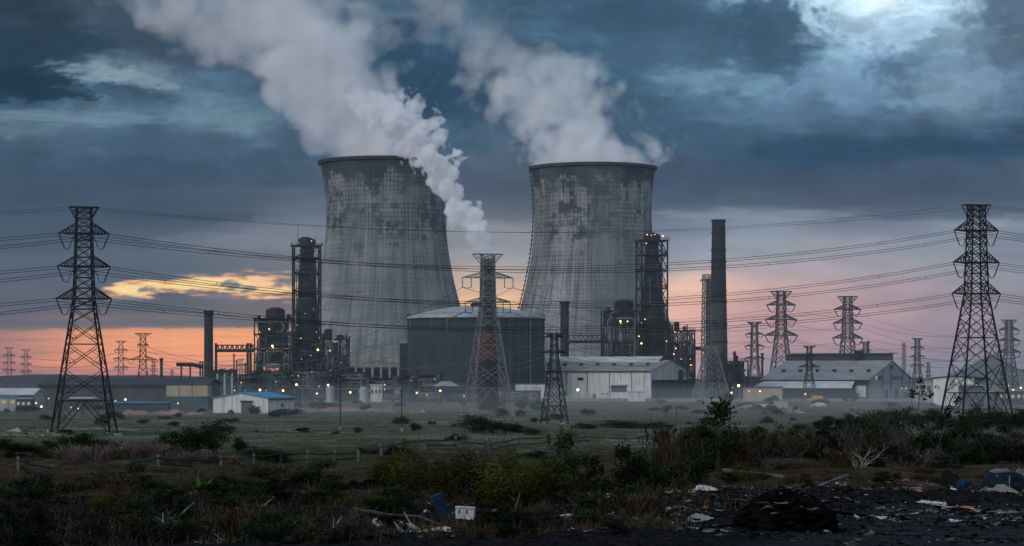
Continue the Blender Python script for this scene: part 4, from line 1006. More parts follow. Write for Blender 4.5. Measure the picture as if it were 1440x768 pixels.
def railing(mb, x0, x1, y0, y1, z, step=1.8, h=1.1, w=0.09):
    for (a, b) in (((x0, y0), (x1, y0)), ((x1, y0), (x1, y1)), ((x0, y0), (x0, y1))):
        L = math.hypot(b[0] - a[0], b[1] - a[1]); n = max(1, int(L / step))
        for i in range(n + 1):
            t = i / n; x = a[0] + (b[0] - a[0]) * t; y = a[1] + (b[1] - a[1]) * t
            mb.bar((x, y, z), (x, y, z + h), w * 0.8)
        mb.bar((a[0], a[1], z + h), (b[0], b[1], z + h), w); mb.bar((a[0], a[1], z + h * .5), (b[0], b[1], z + h * .5), w * .7)

def steel_frame(root, x0, x1, dep, zs_, cols=2, w=0.5, brace=True, mat=None, rows=2, seed=0, skip=0.0):
    """local coordinates; x0..x1, 0..dep, levels zs_"""
    rnd = random.Random(seed); mb = MB(); xs = [x0 + (x1 - x0) * i / cols for i in range(cols + 1)]; ys = [dep * j / rows for j in range(rows + 1)]
    for x in xs:
        for y in ys: mb.bar((x, y, zs_[0]), (x, y, zs_[-1]), w)
    for z in zs_[1:]:
        for y in ys: mb.bar((x0, y, z), (x1, y, z), w * 0.8)
        for x in xs: mb.bar((x, 0, z), (x, dep, z), w * 0.8)
    if brace:
        for a, b in zip(zs_, zs_[1:]):
            for i in range(cols):
                for y in (0, dep):
                    if rnd.random() < skip: continue
                    if rnd.random() < 0.5: mb.bar((xs[i], y, a), (xs[i + 1], y, b), w * 0.55)
                    else: mb.bar((xs[i + 1], y, a), (xs[i], y, b), w * 0.55)
                    if rnd.random() < 0.35: mb.bar((xs[i], y, b), (xs[i + 1], y, a), w * 0.55)
            for x in (x0, x1): mb.bar((x, 0, a), (x, dep, b), w * 0.5)
    return mb.build('steel_frame', mat or M['steel_dark'], root)

def platform(root, x0, x1, y0, y1, z, rail=True):
    mb = MB(); mb.box(((x0 + x1) / 2, (y0 + y1) / 2, z), (x1 - x0, y1 - y0, 0.3)); o = mb.build('platform', M['steel_black'], root)
    if rail:
        mb = MB(); railing(mb, x0 + .05, x1 - .05, y0 + .05, y1 - .05, z + 0.15); mb.build('railing', M['steel_dark'], o)

def vessel(root, x, y, z0, z1, r, mat='mach', dome=True, name='vessel'):
    mb = MB(); prof = [(r * 0.9, z0), (r, z0 + .2)]
    for f in (0.25, 0.5, 0.75):
        z = z0 + (z1 - z0) * f; prof += [(r, z - .12), (r * 1.05, z - .1), (r * 1.05, z + .1), (r, z + .12)]
    prof += [(r, z1 - r * 0.4)] + ([(r * 0.85, z1 - r * 0.15), (r * 0.4, z1)] if dome else [(r, z1)])
    mb.lathe(prof, (x, y, 0), 18); return mb.build(name, M[mat], root)

def pipes(root, n, x0, x1, y0, y1, z0, z1, seed, rmin=0.15, rmax=0.45, mat='pipe'):
    rnd = random.Random(seed)
    for i in range(n):
        p = Vector((rnd.uniform(x0, x1), rnd.uniform(y0, y1), rnd.uniform(z0, z1))); pts = [p.copy()]
        ax = rnd.choice('xz')
        for s in range(rnd.randint(2, 4)):
            q = pts[-1].copy()
            if ax == 'z': q.z = rnd.uniform(z0, z1)
            elif ax == 'x': q.x = rnd.uniform(x0, x1)
            ax = rnd.choice('xz') if ax == 'y' else ('x' if ax == 'z' else 'z')
            if (q - pts[-1]).length > 0.8:
                pts.append(q)
        if len(pts) > 1:
            r = rnd.uniform(rmin, rmax); mb = MB()
            fine = [pts[0]]
            for a, b, c in zip(pts, pts[1:], pts[2:]):
                e = min(r * 2.5, (b - a).length * .4, (c - b).length * .4)
                fine += [b + (a - b).normalized() * e, b + (c - b).normalized() * e]
            fine.append(pts[-1]); mb.tube(fine, r, 7); mb.build('pipe', M[mat if rnd.random() < .6 else 'mach2'], root)

def stair(root, x0, x1, y, zs_):
    mb = MB(); 
    for i, (a, b) in enumerate(zip(zs_, zs_[1:])):
        xa, xb = (x0, x1) if i % 2 == 0 else (x1, x0)
        for e in (0, 0.9): mb.bar((xa, y + e, a), (xb, y + e, b), 0.16)
        n = 9
        for k in range(1, n): mb.box((xa + (xb - xa) * k / n, y + .45, a + (b - a) * k / n), (0.3, 0.9, 0.06))
        mb.bar((xa, y, a + 1), (xb, y, b + 1), 0.07)
    mb.build('stairway', M['steel_dark'], root)

def process_tower(px0, px1, top, Y, label, levels, col, seed, lamps, mast_px=None):
    x0, x1 = X_(px0, Y), X_(px1, Y); cxm = (x0 + x1) / 2; k = K(Y); wd = x1 - x0; dep = wd * 1.0
    root = thing('process_tower', (cxm, Y, 0), label, 'process tower', rz=R(9))
    zs_ = [0] + [Z_(p, Y) for p in levels]
    steel_frame(root, -wd / 2, wd / 2, dep, zs_, 1, 0.62, rows=1, seed=seed)
    mb = MB(); prof = [((w) * k, Z_(p, Y)) for p, w in col]; mb.lathe([(prof[0][0], 0)] + prof, (wd * 0.02, dep / 2, 0), 20)
    mb.build('column_vessel', M['steel_black'], root)
    mb = MB()
    for p, w_ in col[:-1:1]:
        z = Z_(p, Y); mb.lathe([(w_ * k, z - .3), (w_ * k + .35, z - .3), (w_ * k + .35, z + .3), (w_ * k, z + .3)], (wd * 0.02, dep / 2, 0), 20, cap=False)
        mb.build('vessel_ring', M['mach2'], root); mb = MB()
    for i, z in enumerate(zs_[2:]):
        platform(root, -wd / 2 - (0.9 if i == len(zs_) - 3 else 0.2), wd / 2 + (0.9 if i == len(zs_) - 3 else 0.2), -0.3, dep + 0.3, z, rail=True)
    pipes(root, 9, -wd * .42, wd * .42, 0.6, dep - .6, zs_[1] * .4, zs_[-1] - 1, seed, 0.2, 0.42)
    stair(root, wd * .08, wd * .46, -1.0, zs_[1:])
    zt = zs_[-1]
    mb = MB(); mb.lathe([(wd * .30, zt), (wd * .30, zt + 2.0), (wd * .24, zt + 3.2), (wd * .12, zt + 3.7)], (-wd * .04, dep / 2, 0), 18); mb.build('head_drum', M['steel_black'], root)
    mb = MB(); mb.tube([(wd * .30, dep / 2, zt), (wd * .30, dep / 2, zt + 2.4), (wd * .12, dep / 2, zt + 2.9)], 0.5, 8); mb.build('vent_pipe', M['mach'], root)
    if mast_px:
        mb = MB(); xx = -wd * 0.36; mb.tube([(xx, 1, zt), (xx, 1, zt + mast_px * k)], 0.14, 5, 0.06); mb.build('lightning_rod', M['steel_dark'], root)
        mb = MB(); mb.tube([(wd * .35, 1, zt), (wd * .35, 1, zt + mast_px * k * .4)], 0.1, 5, 0.05); mb.build('lightning_rod', M['steel_dark'], root)
    M3 = Matrix.Rotation(-R(9), 3, 'Z')
    for px, py, r, mt in lamps:
        q = M3 @ (P(px, py, Y - 1.2) - Vector(root.location)); mb = MB(); mb.blob(q, r * .66, 1, 6, 0); mb.build('lamp', M[mt], root)
    return root

process_tower(414, 451, 345, 985, 'left steel-framed process tower with drum top and tall lightning rod',
    [516, 491, 470, 438, 409, 384, 362, 345], [(470, 17), (438, 15.5), (420, 13.5), (400, 12.5), (375, 10.5), (352, 9.5), (345, 9.5)], 3,
    [(420, 341, .3, 'lampc'), (438, 339, .3, 'lampw'), (447, 340, .35, 'lampc'), (429, 441, .3, 'lampc'), (441, 435, .28, 'lampc'), (418, 457, .3, 'lampc'), (423, 476, .3, 'lampw'), (445, 467, .3, 'lampc')], 34)
process_tower(902, 939, 338, 1010, 'right steel-framed process tower with lit drum top, against the right cooling tower',
    [516, 500, 481, 457, 430, 405, 380, 358, 338], [(500, 19), (470, 18.5), (446, 17.5), (425, 15.5), (400, 13), (375, 11.5), (352, 9.5), (338, 8.5)], 8,
    [(910, 330, .42, 'lampw'), (916, 331, .3, 'lampw'), (921, 330, .3, 'lampw'), (932, 332, .6, 'lampw'), (909, 342, .35, 'lampw')], 22)

def block(name, px0, px1, top, bot, Y, dep, label, levels, cols, seed, core=(0.08, 0.08), npipes=10, drums=(), lamps=(), matcore='mach', rz=R(6), rows=2, skip=0.2, cat='boiler house'):
    x0, x1 = X_(px0, Y), X_(px1, Y); cxm = (x0 + x1) / 2; wd = x1 - x0
    root = thing(name, (cxm, Y, 0), label, cat, rz=rz); rnd = random.Random(seed); npipes = int(npipes * 1.7)
    zs_ = [0] + [Z_(p, Y) for p in levels]
    steel_frame(root, -wd / 2, wd / 2, dep, zs_, cols, 0.5, rows=rows, seed=seed, skip=skip)
    for i, (a, b) in enumerate(zip(zs_, zs_[1:])):
        f0, f1 = rnd.uniform(*core) if core[0] != core[1] else core[0], core[1]
        if rnd.random() < 0.93:
            mb = MB(); u0 = -wd / 2 + wd * rnd.uniform(0.03, .12); u1 = wd / 2 - wd * rnd.uniform(0.03, .16)
            mb.box(((u0 + u1) / 2, dep / 2, (a + b) / 2), (u1 - u0, dep * 0.8, (b - a) * rnd.uniform(.82, .97)))
            mb.build('casing', M[rnd.choice([matcore, 'mach', 'steel_black'])], root)
    for z in zs_[1:]: platform(root, -wd / 2 - .4, wd / 2 + .4, -0.6, dep + .2, z)
    pipes(root, npipes, -wd * .48, wd * .48, -0.5, 0.6, 1, zs_[-1] - .5, seed + 5, .18, .5)
    for k in range(max(3, npipes // 4)):
        z0 = rnd.choice(zs_[:-1]); x = rnd.uniform(-wd * .4, wd * .4); r = rnd.uniform(.9, 1.8)
        vessel(root, x, 0.3, z0 + .3, z0 + rnd.uniform(3.5, 6), r, rnd.choice(['mach2', 'mach', 'steel_dark']))
    for (pa, pb, ya, yb, hor) in drums:
        a, b = X_(pa, Y) - cxm, X_(pb, Y) - cxm; z0, z1 = Z_(yb, Y), Z_(ya, Y)
        if hor:
            mb = MB(); r = (z1 - z0) / 2; prof = [(r * .4, a), (r * .85, a + .4), (r, a + 1), (r, b - 1), (r * .85, b - .4), (r * .4, b)]
            m2 = MB(); m2.lathe(prof, (0, 0, 0), 18); mb.add([(v[2], v[0] + dep / 2, v[1] + (z0 + z1) / 2) for v in m2.v], m2.f); mb.build('drum', M['steel_black'], root)
        else: vessel(root, (a + b) / 2, dep / 2, z0, z1, (b - a) / 2, 'steel_black', name='drum')
    M3 = Matrix.Rotation(-rz, 3, 'Z')
    for px, py, r, mt in lamps:
        q = M3 @ (P(px, py, Y - 2.0) - Vector(root.location)); mb = MB(); mb.blob(q, r * .66, 1, 6, 0); mb.build('lamp', M[mt], root)
    return root

W_, Y_, C_ = 'lampw', 'lampy', 'lampc'
block('boiler_house', 358, 411, 448, 562, 970, 16, 'left boiler house, stepped dark steel block with round drum on top', [525, 509, 491, 470, 448], 3, 21,
      npipes=14, drums=((374, 401, 431.5, 448, False), (403, 410, 441, 448, False), (362, 367, 443, 448, False)),
      lamps=[(378.5, 463, .5, W_), (365, 467, .4, C_), (383, 486.5, .55, Y_), (384, 489, .4, W_), (405, 465, .3, C_), (369, 446, .3, C_), (407, 484, .3, C_)])
block('boiler_house', 398, 456, 470, 562, 985, 20, 'dark machinery block under the left process tower', [530, 510, 491, 470], 4, 22, npipes=12,
      lamps=[(447, 492, .6, Y_), (437, 500, .35, C_), (424, 505, .3, C_)])
block('process_block', 455, 491, 477, 562, 975, 14, 'open steel rack of drums and pipes at the foot of the left cooling tower', [530, 516, 500, 477], 3, 23, npipes=14, skip=.1,
      drums=((457, 468, 462, 477, False), (474, 484, 470, 477, False)), cat='process rack',
      lamps=[(464, 493, .4, W_), (470, 458, .45, C_), (468, 479, .35, C_), (471, 481, .3, C_), (464.5, 520.5, .4, W_), (468, 520.5, .4, W_), (480, 510, .3, C_), (449, 475, .25, C_)])
block('boiler_house', 853, 900, 437, 562, 1000, 16, 'right boiler house, dark steel block with drum on top beside the right process tower', [525, 500, 481, 457, 437], 3, 24, npipes=14,
      drums=((868, 895, 420.5, 437, False), (857, 862, 431, 437, False)),
      lamps=[(872.5, 452, .55, Y_), (882.5, 452, .5, W_), (873, 455, .3, W_), (898.5, 473, .45, W_), (902, 483, .5, Y_), (907, 449, .4, W_), (902, 454, .3, W_)])
block('boiler_house', 896, 946, 457, 562, 1012, 18, 'dark machinery block under the right process tower', [525, 505, 481, 457], 4, 25, npipes=10,
      lamps=[(937.5, 480, .45, W_)])
block('process_block', 946, 977, 465, 562, 990, 12, 'open steel rack of drums and pipes beside the gable of the white warehouse', [530, 515, 500, 482, 465], 3, 26, npipes=14, skip=.1,
      drums=((951, 959, 452, 465, False), (964, 968, 458, 465, False)), cat='process rack',
      lamps=[(949, 467, .35, W_), (950.5, 490, .45, W_), (947.5, 498, .4, W_), (962, 484, .3, C_), (971.5, 513.5, .45, W_), (966, 473, .3, C_), (958, 505, .5, C_), (966, 506, .5, C_), (971, 505, .4, C_)])
# low machine halls along the foot of everything
block('machine_hall', 300, 356, 527, 563, 940, 22, 'low dark hall behind the row of pale upright tanks', [545, 527], 6, 31, npipes=10, cat='machine hall',
      lamps=[(302, 551, .4, Y_), (330, 549, .35, W_), (345, 549, .3, C_), (339, 538, .3, W_)])
block('machine_hall', 352, 410, 522, 563, 950, 20, 'low dark hall with pipes below the left boiler house', [545, 522], 6, 32, npipes=14, cat='machine hall',
      lamps=[(365.5, 548.5, .62, Y_), (374, 549, .35, C_), (398, 549.5, .6, Y_), (388, 537, .35, C_), (411, 528, .25, C_)])
block('machine_hall', 408, 470, 520, 563, 955, 18, 'low dark hall full of pipework below the left process tower', [545, 520], 7, 33, npipes=18, cat='machine hall',
      lamps=[(417, 541, .62, Y_), (419.5, 528.5, .3, W_), (416, 554, .4, Y_), (445.5, 554, .55, Y_), (461.5, 541.5, .5, Y_), (438.5, 523, .3, C_), (449, 543.5, .4, C_)])
block('machine_hall', 468, 520, 524, 563, 960, 18, 'low grey hall in front of the left cooling tower columns', [546, 524], 6, 34, npipes=14, matcore='mach2', cat='machine hall',
      lamps=[(492.5, 551.8, .55, Y_), (496, 558, .35, W_), (471, 543, .3, C_), (511, 552, .3, C_), (541, 541, .35, W_)])
block('machine_hall', 518, 572, 532, 563, 965, 16, 'low cluttered hall between the left cooling tower and the tank', [549, 532], 6, 35, npipes=14, cat='machine hall',
      lamps=[(541, 547.5, .4, W_), (549, 547, .35, W_), (561, 551, .5, Y_), (568, 553, .5, Y_), (577, 549, .45, Y_), (590, 549, .4, W_), (554, 551, .3, C_)])
block('machine_hall', 570, 622, 528, 563, 880, 12, 'dark low pipe hall in front of the tank wall', [548, 528], 5, 36, npipes=12, cat='machine hall',
      lamps=[(619, 549.5, .55, Y_), (600, 555, .4, C_), (578.5, 535, .3, C_), (611, 533, .3, W_), (586, 552.5, .35, Y_)])
block('machine_hall', 622, 760, 550, 563, 885, 8, 'long low dark plinth building along the foot of the tank', [550], 12, 37, npipes=8, cat='machine hall',
      lamps=[(653, 557, .55, C_), (690, 556, .4, W_), (704, 553, .35, C_)])
block('machine_hall', 1016, 1052, 508, 563, 1000, 18, 'square dark building right of the tallest chimney foot', [540, 508], 3, 38, npipes=5, matcore='mach2', cat='machine hall', skip=.6,
      lamps=[(1030, 545, .3, C_), (1032, 531, .3, C_), (1019, 523, .3, W_)])

def simple_box(name, px0, px1, top, bot, Y, dep, label, cat, mat, roof='roofdark', extra=None, overhang=0.4, windows=0, wmat='glassdk'):
    x0, x1 = X_(px0, Y), X_(px1, Y); h = Z_(top, Y); wd = x1 - x0
    root = thing(name, ((x0 + x1) / 2, Y, 0), label, cat)
    mb = MB(); mb.box((0, dep / 2, h / 2 - .5), (wd, dep, h + 1 - .5)); mb.build('wall', M[mat], root)
    mb = MB(); mb.box((0, dep / 2, h - .1), (wd + overhang * 2, dep + overhang * 2, .35)); mb.build('roof', M[roof], root)
    for i in range(windows):
        mb = MB(); mb.box((-wd / 2 + wd * (i + .5) / windows, -0.06, h * .6), (wd / windows * .5, .1, h * .22)); mb.build('window', M[wmat], root)
    return root

simple_box('pump_house', 562, 572.5, 483, 562, 1000, 8, 'tall narrow dark housing touching the left side of the tank', 'pump house', 'mach')
simple_box('kiosk', 521, 537, 541, 562, 900, 5, 'small white open kiosk with bright roof below the left cooling tower', 'kiosk', 'wallwhite', 'rooflight', windows=3)
simple_box('kiosk', 505, 518, 549, 562, 905, 5, 'small pale cabin left of the white kiosk', 'kiosk', 'wallgrey', 'rooflight', windows=2)
simple_box('cabin', 712, 757, 550, 562, 890, 6, 'low grey cabin between the central pylon and the white warehouse', 'cabin', 'mach2', 'roofgrey', windows=4)
simple_box('filter_house', 300, 330, 520, 560, 955, 8, 'small grey housing with reddish plant on its roof left of the left boiler house', 'filter house', 'mach2')

# canopy roof between halls and tank
def canopy():
    Y = 870; root = thing('canopy', (X_(627, Y), Y, 0), 'open pale canopy roof on posts below the left half of the tank', 'canopy')
    a, b = X_(608, Y) - X_(627, Y), X_(646, Y) - X_(627, Y); z0, z1 = Z_(543, Y), Z_(536, Y); m = (a + b) / 2
    mb = MB(); mb.add([(a, 0, z0), (b, 0, z0), (m + 1.5, 4, z1), (m - 1.5, 4, z1), (a, 8, z0), (b, 8, z0)], [(0, 1, 2, 3), (3, 2, 5, 4), (0, 3, 4), (1, 5, 2)]); mb.build('roof', M['roofgrey'], root)
    for i in range(5):
        mb = MB(); x = a + (b - a) * (i + .3) / 4.6; mb.bar((x, .4, 0), (x, .4, z0), .25); mb.build('post', M['steel_dark'], root)
canopy()
# lamp standards and tall posts in the yard
def yard_post(px, top, Y, label, lamps=(), arm=1.0, w=.16):
    root = thing('lamp_post', (X_(px, Y), Y, 0), label, 'lamp post'); h = Z_(top, Y)
    mb = MB(); mb.tube([(0, 0, -.3), (0, 0, h)], w, 7, w * .6); mb.build('post', M['steel_grey'], root)
    mb = MB(); mb.bar((-arm, 0, h - .1), (arm, 0, h - .1), .14); mb.build('arm', M['steel_grey'], root)
    for s, mt, r in lamps:
        mb = MB(); mb.blob((arm * s, -.2, h - .35), r * .6, 1, 6, 0); mb.build('lamp', M[mt], root)
yard_post(508, 526, 905, 'pale square lamp post in front of the left cooling tower foot', [(-1, C_, .25)], w=.3)
yard_post(815, 547, 850, 'glaring yellow lamp in front of the white warehouse wall', [(-1, Y_, .72)], .6)
yard_post(772, 527.5, 850, 'lamp on a post left of the small dark pylon, by the warehouse corner', [(-1, W_, .4)], .5)
yard_post(1040.5, 541, 860, 'yellow street lamp right of the splay-legged pylon', [(-1, Y_, .75)], .5)
yard_post(1030.5, 551, 860, 'second yellow lamp, lower left of the street lamp by the splay-legged pylon', [(-1, Y_, .5)], .5)
yard_post(1061, 549, 900, 'twin small yard lamp left of the right warehouse', [(-1, W_, .35), (1, Y_, .4)], 2.0)
yard_post(1271, 545, 880, 'twin white lamp in front of the right warehouse gable', [(-1, C_, .4), (1, C_, .4)], .8)
yard_post(1392, 549, 800, 'single white lamp behind the legs of the tall right pylon', [(-1, C_, .55)], .4)
for i, (px, top) in enumerate(((1420, 541), (1426.5, 547), (1432, 548), (1437, 544), (1441, 549))):
    yard_post(px, top, 800, ('%s lamp of the lit yard at the right edge') % ('leftmost', 'second', 'third', 'fourth', 'rightmost')[i], [(-1, Y_ if i % 2 else C_, .42)], .4)
for i, (px, top, mt, r) in enumerate(((41, 564, 'lampred', .4), (47, 565, W_, .4), (52.5, 565, W_, .4), (60, 570, Y_, .38), (70, 558.5, C_, .35), (102, 571, C_, .35), (112, 572.5, W_, .35), (164, 562, C_, .38), (178, 560, Y_, .38), (252, 565.5, W_, .3))):
    if mt == 'lampred':
        M['lampred'] = emis('red_lamp', (1.0, .18, .12), 7.0)
    yard_post(px, top, 640, 'small yard lamp, %s of ten strung along the left yard' % ('leftmost, red', 'second', 'third', 'fourth', 'fifth', 'sixth', 'seventh', 'eighth', 'ninth', 'rightmost')[i], [(-1, mt, r)], .3, .09)

def truss_bridge(px0, px1, y0, y1, Y, label, n, posts=()):
    root = thing('conveyor_truss', (X_((px0 + px1) / 2, Y), Y, 0), label, 'conveyor bridge'); cxm = X_((px0 + px1) / 2, Y)
    a, b = X_(px0, Y) - cxm, X_(px1, Y) - cxm; zt, zb = Z_(y0, Y), Z_(y1, Y); mb = MB()
    for y in (0, 2.2):
        mb.bar((a, y, zt), (b, y, zt), .42); mb.bar((a, y, zb), (b, y, zb), .42)
        for i in range(n):
            p, q = a + (b - a) * i / n, a + (b - a) * (i + 1) / n; m = (p + q) / 2
            mb.bar((p, y, zb), (m, y, zt), .26); mb.bar((m, y, zt), (q, y, zb), .26)
    for i in range(n + 1): x = a + (b - a) * i / n; mb.bar((x, 0, zb), (x, 2.2, zb), .2)
    mb.build('truss', M['steel_dark'], root)
    mb = MB(); mb.tube([(a, 1.1, zb + .5), (b, 1.1, zb + .5)], .45, 8); mb.build('pipe', M['mach'], root)
    for px in posts:
        x = X_(px, Y) - cxm; mb = MB(); mb.bar((x, 0, -.5), (x, 0, zt + .8), .75); mb.bar((x, 2.2, -.5), (x, 2.2, zt + .8), .6)
        mb.build('post', M['steel_black'], root)
truss_bridge(302, 357, 485.5, 494.5, 940, 'left conveyor truss bridging from the plain chimney to the left boiler house', 8, (303.5, 348, 352))
truss_bridge(797, 856, 471.5, 482, 985, 'right conveyor truss between the short chimney and the right boiler house', 9, (847.5,))
truss_bridge(975, 1001, 488, 492, 985, 'short pipe bridge to the tallest chimney', 4, (977,))

def duct():
    Y = 880; cxm = X_(266, Y); root = thing('overhead_duct', (cxm, Y, 0), 'black overhead duct on legs left of the plain chimney', 'duct')
    mb = MB(); mb.tube([(X_(248, Y) - cxm, 0, Z_(512.5, Y)), (X_(270, Y) - cxm, 0, Z_(513, Y)), (X_(283, Y) - cxm, 0, Z_(515.5, Y)), (X_(286, Y) - cxm, 0, Z_(516, Y))], .72, 10); mb.build('duct', M['steel_black'], root)
    for px, t in ((255, 514), (267.5, 514), (281.5, 508), (285, 508)):
        mb = MB(); x = X_(px, Y) - cxm; mb.bar((x, 0, -.5), (x, 0, Z_(t, Y)), .55); mb.build('leg', M['steel_black'], root)
    mb = MB(); mb.bar((X_(281.5, Y) - cxm, -.3, Z_(509, Y)), (X_(285, Y) - cxm, -.3, Z_(509, Y)), .3); mb.bar((X_(281.5, Y) - cxm, -.3, Z_(525, Y)), (X_(285, Y) - cxm, -.3, Z_(525, Y)), .3); mb.build('bracket', M['steel_black'], root)
duct()
def silos():
    for i in range(5):
        Y = 925; px = 306 + i * 5.2
        root = thing('silo', (X_(px, Y), Y, 0), '%s of the five slim pale upright tanks at the plant left end' % ('leftmost', 'second from left', 'middle', 'fourth from left', 'rightmost')[i], 'silo', 'slim upright tanks')
        mb = MB(); r = 2.0 * K(Y); h = Z_(528 + (i % 2) * 2, Y); mb.lathe([(r, 0), (r, h), (r * .5, h + .6), (.1, h + .7)], n=14); mb.build('tank_body', M['mach2' if i % 2 else 'wallgrey'], root)
        mb = MB(); mb.tube([(r * .9, -r * .5, 0), (r * .9, -r * .5, h + .4)], .1, 5); mb.build('pipe', M['steel_dark'], root)
silos()
def red_gear():
    Y = 945
    for i, (px, w_) in enumerate(((311, 9), (325, 8))):
        root = thing('conveyor_gear', (X_(px, Y), Y, Z_(527, Y)), 'rusty red conveyor gear on the low roof, %s of two' % ('left' if i == 0 else 'right'), 'machinery')
        k = K(Y); mb = MB(); mb.box((0, 0, .8), (w_ * k, 2, 1.6), 0); mb.box((0, 0, 1.9), (w_ * k * .5, 1.6, 1.0)); mb.build('housing', M['red_band'], root)
        mb = MB(); mb.bar((-w_ * k * .8, 0, 1), (w_ * k * .8, 0, 2.6), .3); mb.build('jib', M['steel_rust'], root)
red_gear()
# small cluttered masts along the plant skyline
for i, (px, top, bot) in enumerate(((333, 506, 545), (329, 497, 545), (345, 510, 545), (487, 470, 520), (966, 456, 470), (1033, 494, 520), (1036, 500, 520))):
    Y = 960; root = thing('vent_mast', (X_(px, Y), Y, 0), 'thin vent mast on the plant skyline, %s' % ('nearest the left conveyor truss middle', 'left of its twin under the conveyor truss', 'beside the left boiler house post', 'at the left cooling tower edge', 'above the right process rack', 'dark stub right of the tallest chimney', 'bent stub right of the tallest chimney')[i], 'vent mast')
    mb = MB(); h = Z_(top, Y); mb.tube([(0, 0, 0), (0, 0, h)], .28 if i < 5 else .55, 6); mb.build('pipe', M['steel_dark'], root)
    mb = MB(); mb.bar((-.9, 0, h * .95), (.9, 0, h * .95), .25); mb.build('bracket', M['steel_dark'], root)

# small vessels, drums and racks standing before the halls
def yard_gear():
    rnd = random.Random(404); words = ['a low drum on saddles', 'a squat upright tank', 'a small pipe rack']
    place = ['by the blue-roofed workshop end', 'left of the brightest left lamp', 'under the left boiler house', 'right of the left boiler house', 'below the left process tower', 'left of the open rack', 'below the open rack', 'left of the white kiosk', 'right of the white kiosk', 'below the tower columns', 'left of the tank', 'under the canopy side', 'at the tank foot', 'below the right half of the tank']
    for i in range(14):
        px = 402 + i * 16.2 + rnd.uniform(-4, 4); Y = rnd.uniform(862, 905); ty = i % 3
        if 515 < px < 542: px += 26
        root = thing(('drum', 'upright_tank', 'pipe_rack')[ty], (X_(px, Y), Y, 0), '%s %s' % (words[ty], place[i]), ('drum', 'tank', 'pipe rack')[ty], 'small process gear before the machine halls')
        if ty == 0:
            L = rnd.uniform(2, 3.5); m2 = MB(); r = rnd.uniform(.8, 1.3); m2.lathe([(r * .5, -L), (r, -L + .4), (r, L - .4), (r * .5, L)], n=14); mb = MB(); mb.add([(v[2], v[0], v[1] + 2.0) for v in m2.v], m2.f); mb.build('drum_body', M['mach2'], root)
            for s in (-.6, .6): mb = MB(); mb.box((s * L, 0, .8), (.4, 1.6, 1.7)); mb.build('saddle', M['conc'], root)
        elif ty == 1: vessel(root, 0, 0, 0, rnd.uniform(4, 8), rnd.uniform(1.2, 2.2), rnd.choice(['mach2', 'wallgrey', 'mach']), name='tank_body'); mb = MB(); mb.tube([(1.6, -1.6, 0), (1.6, -1.6, 5), (0, -1, 6)], .16, 6); mb.build('pipe', M['pipe'], root)
        else:
            steel_frame(root, -4, 4, 3, [0, 2.6, 4.6], 3, .28, seed=i); 
            for q in range(4): mb = MB(); mb.tube([(-4.6, .4 + q * .7, 4.9), (4.6, .4 + q * .7, 4.9), (4.8, .4 + q * .7, 2)], .2, 6); mb.build('pipe', M['pipe'], root)
yard_gear()
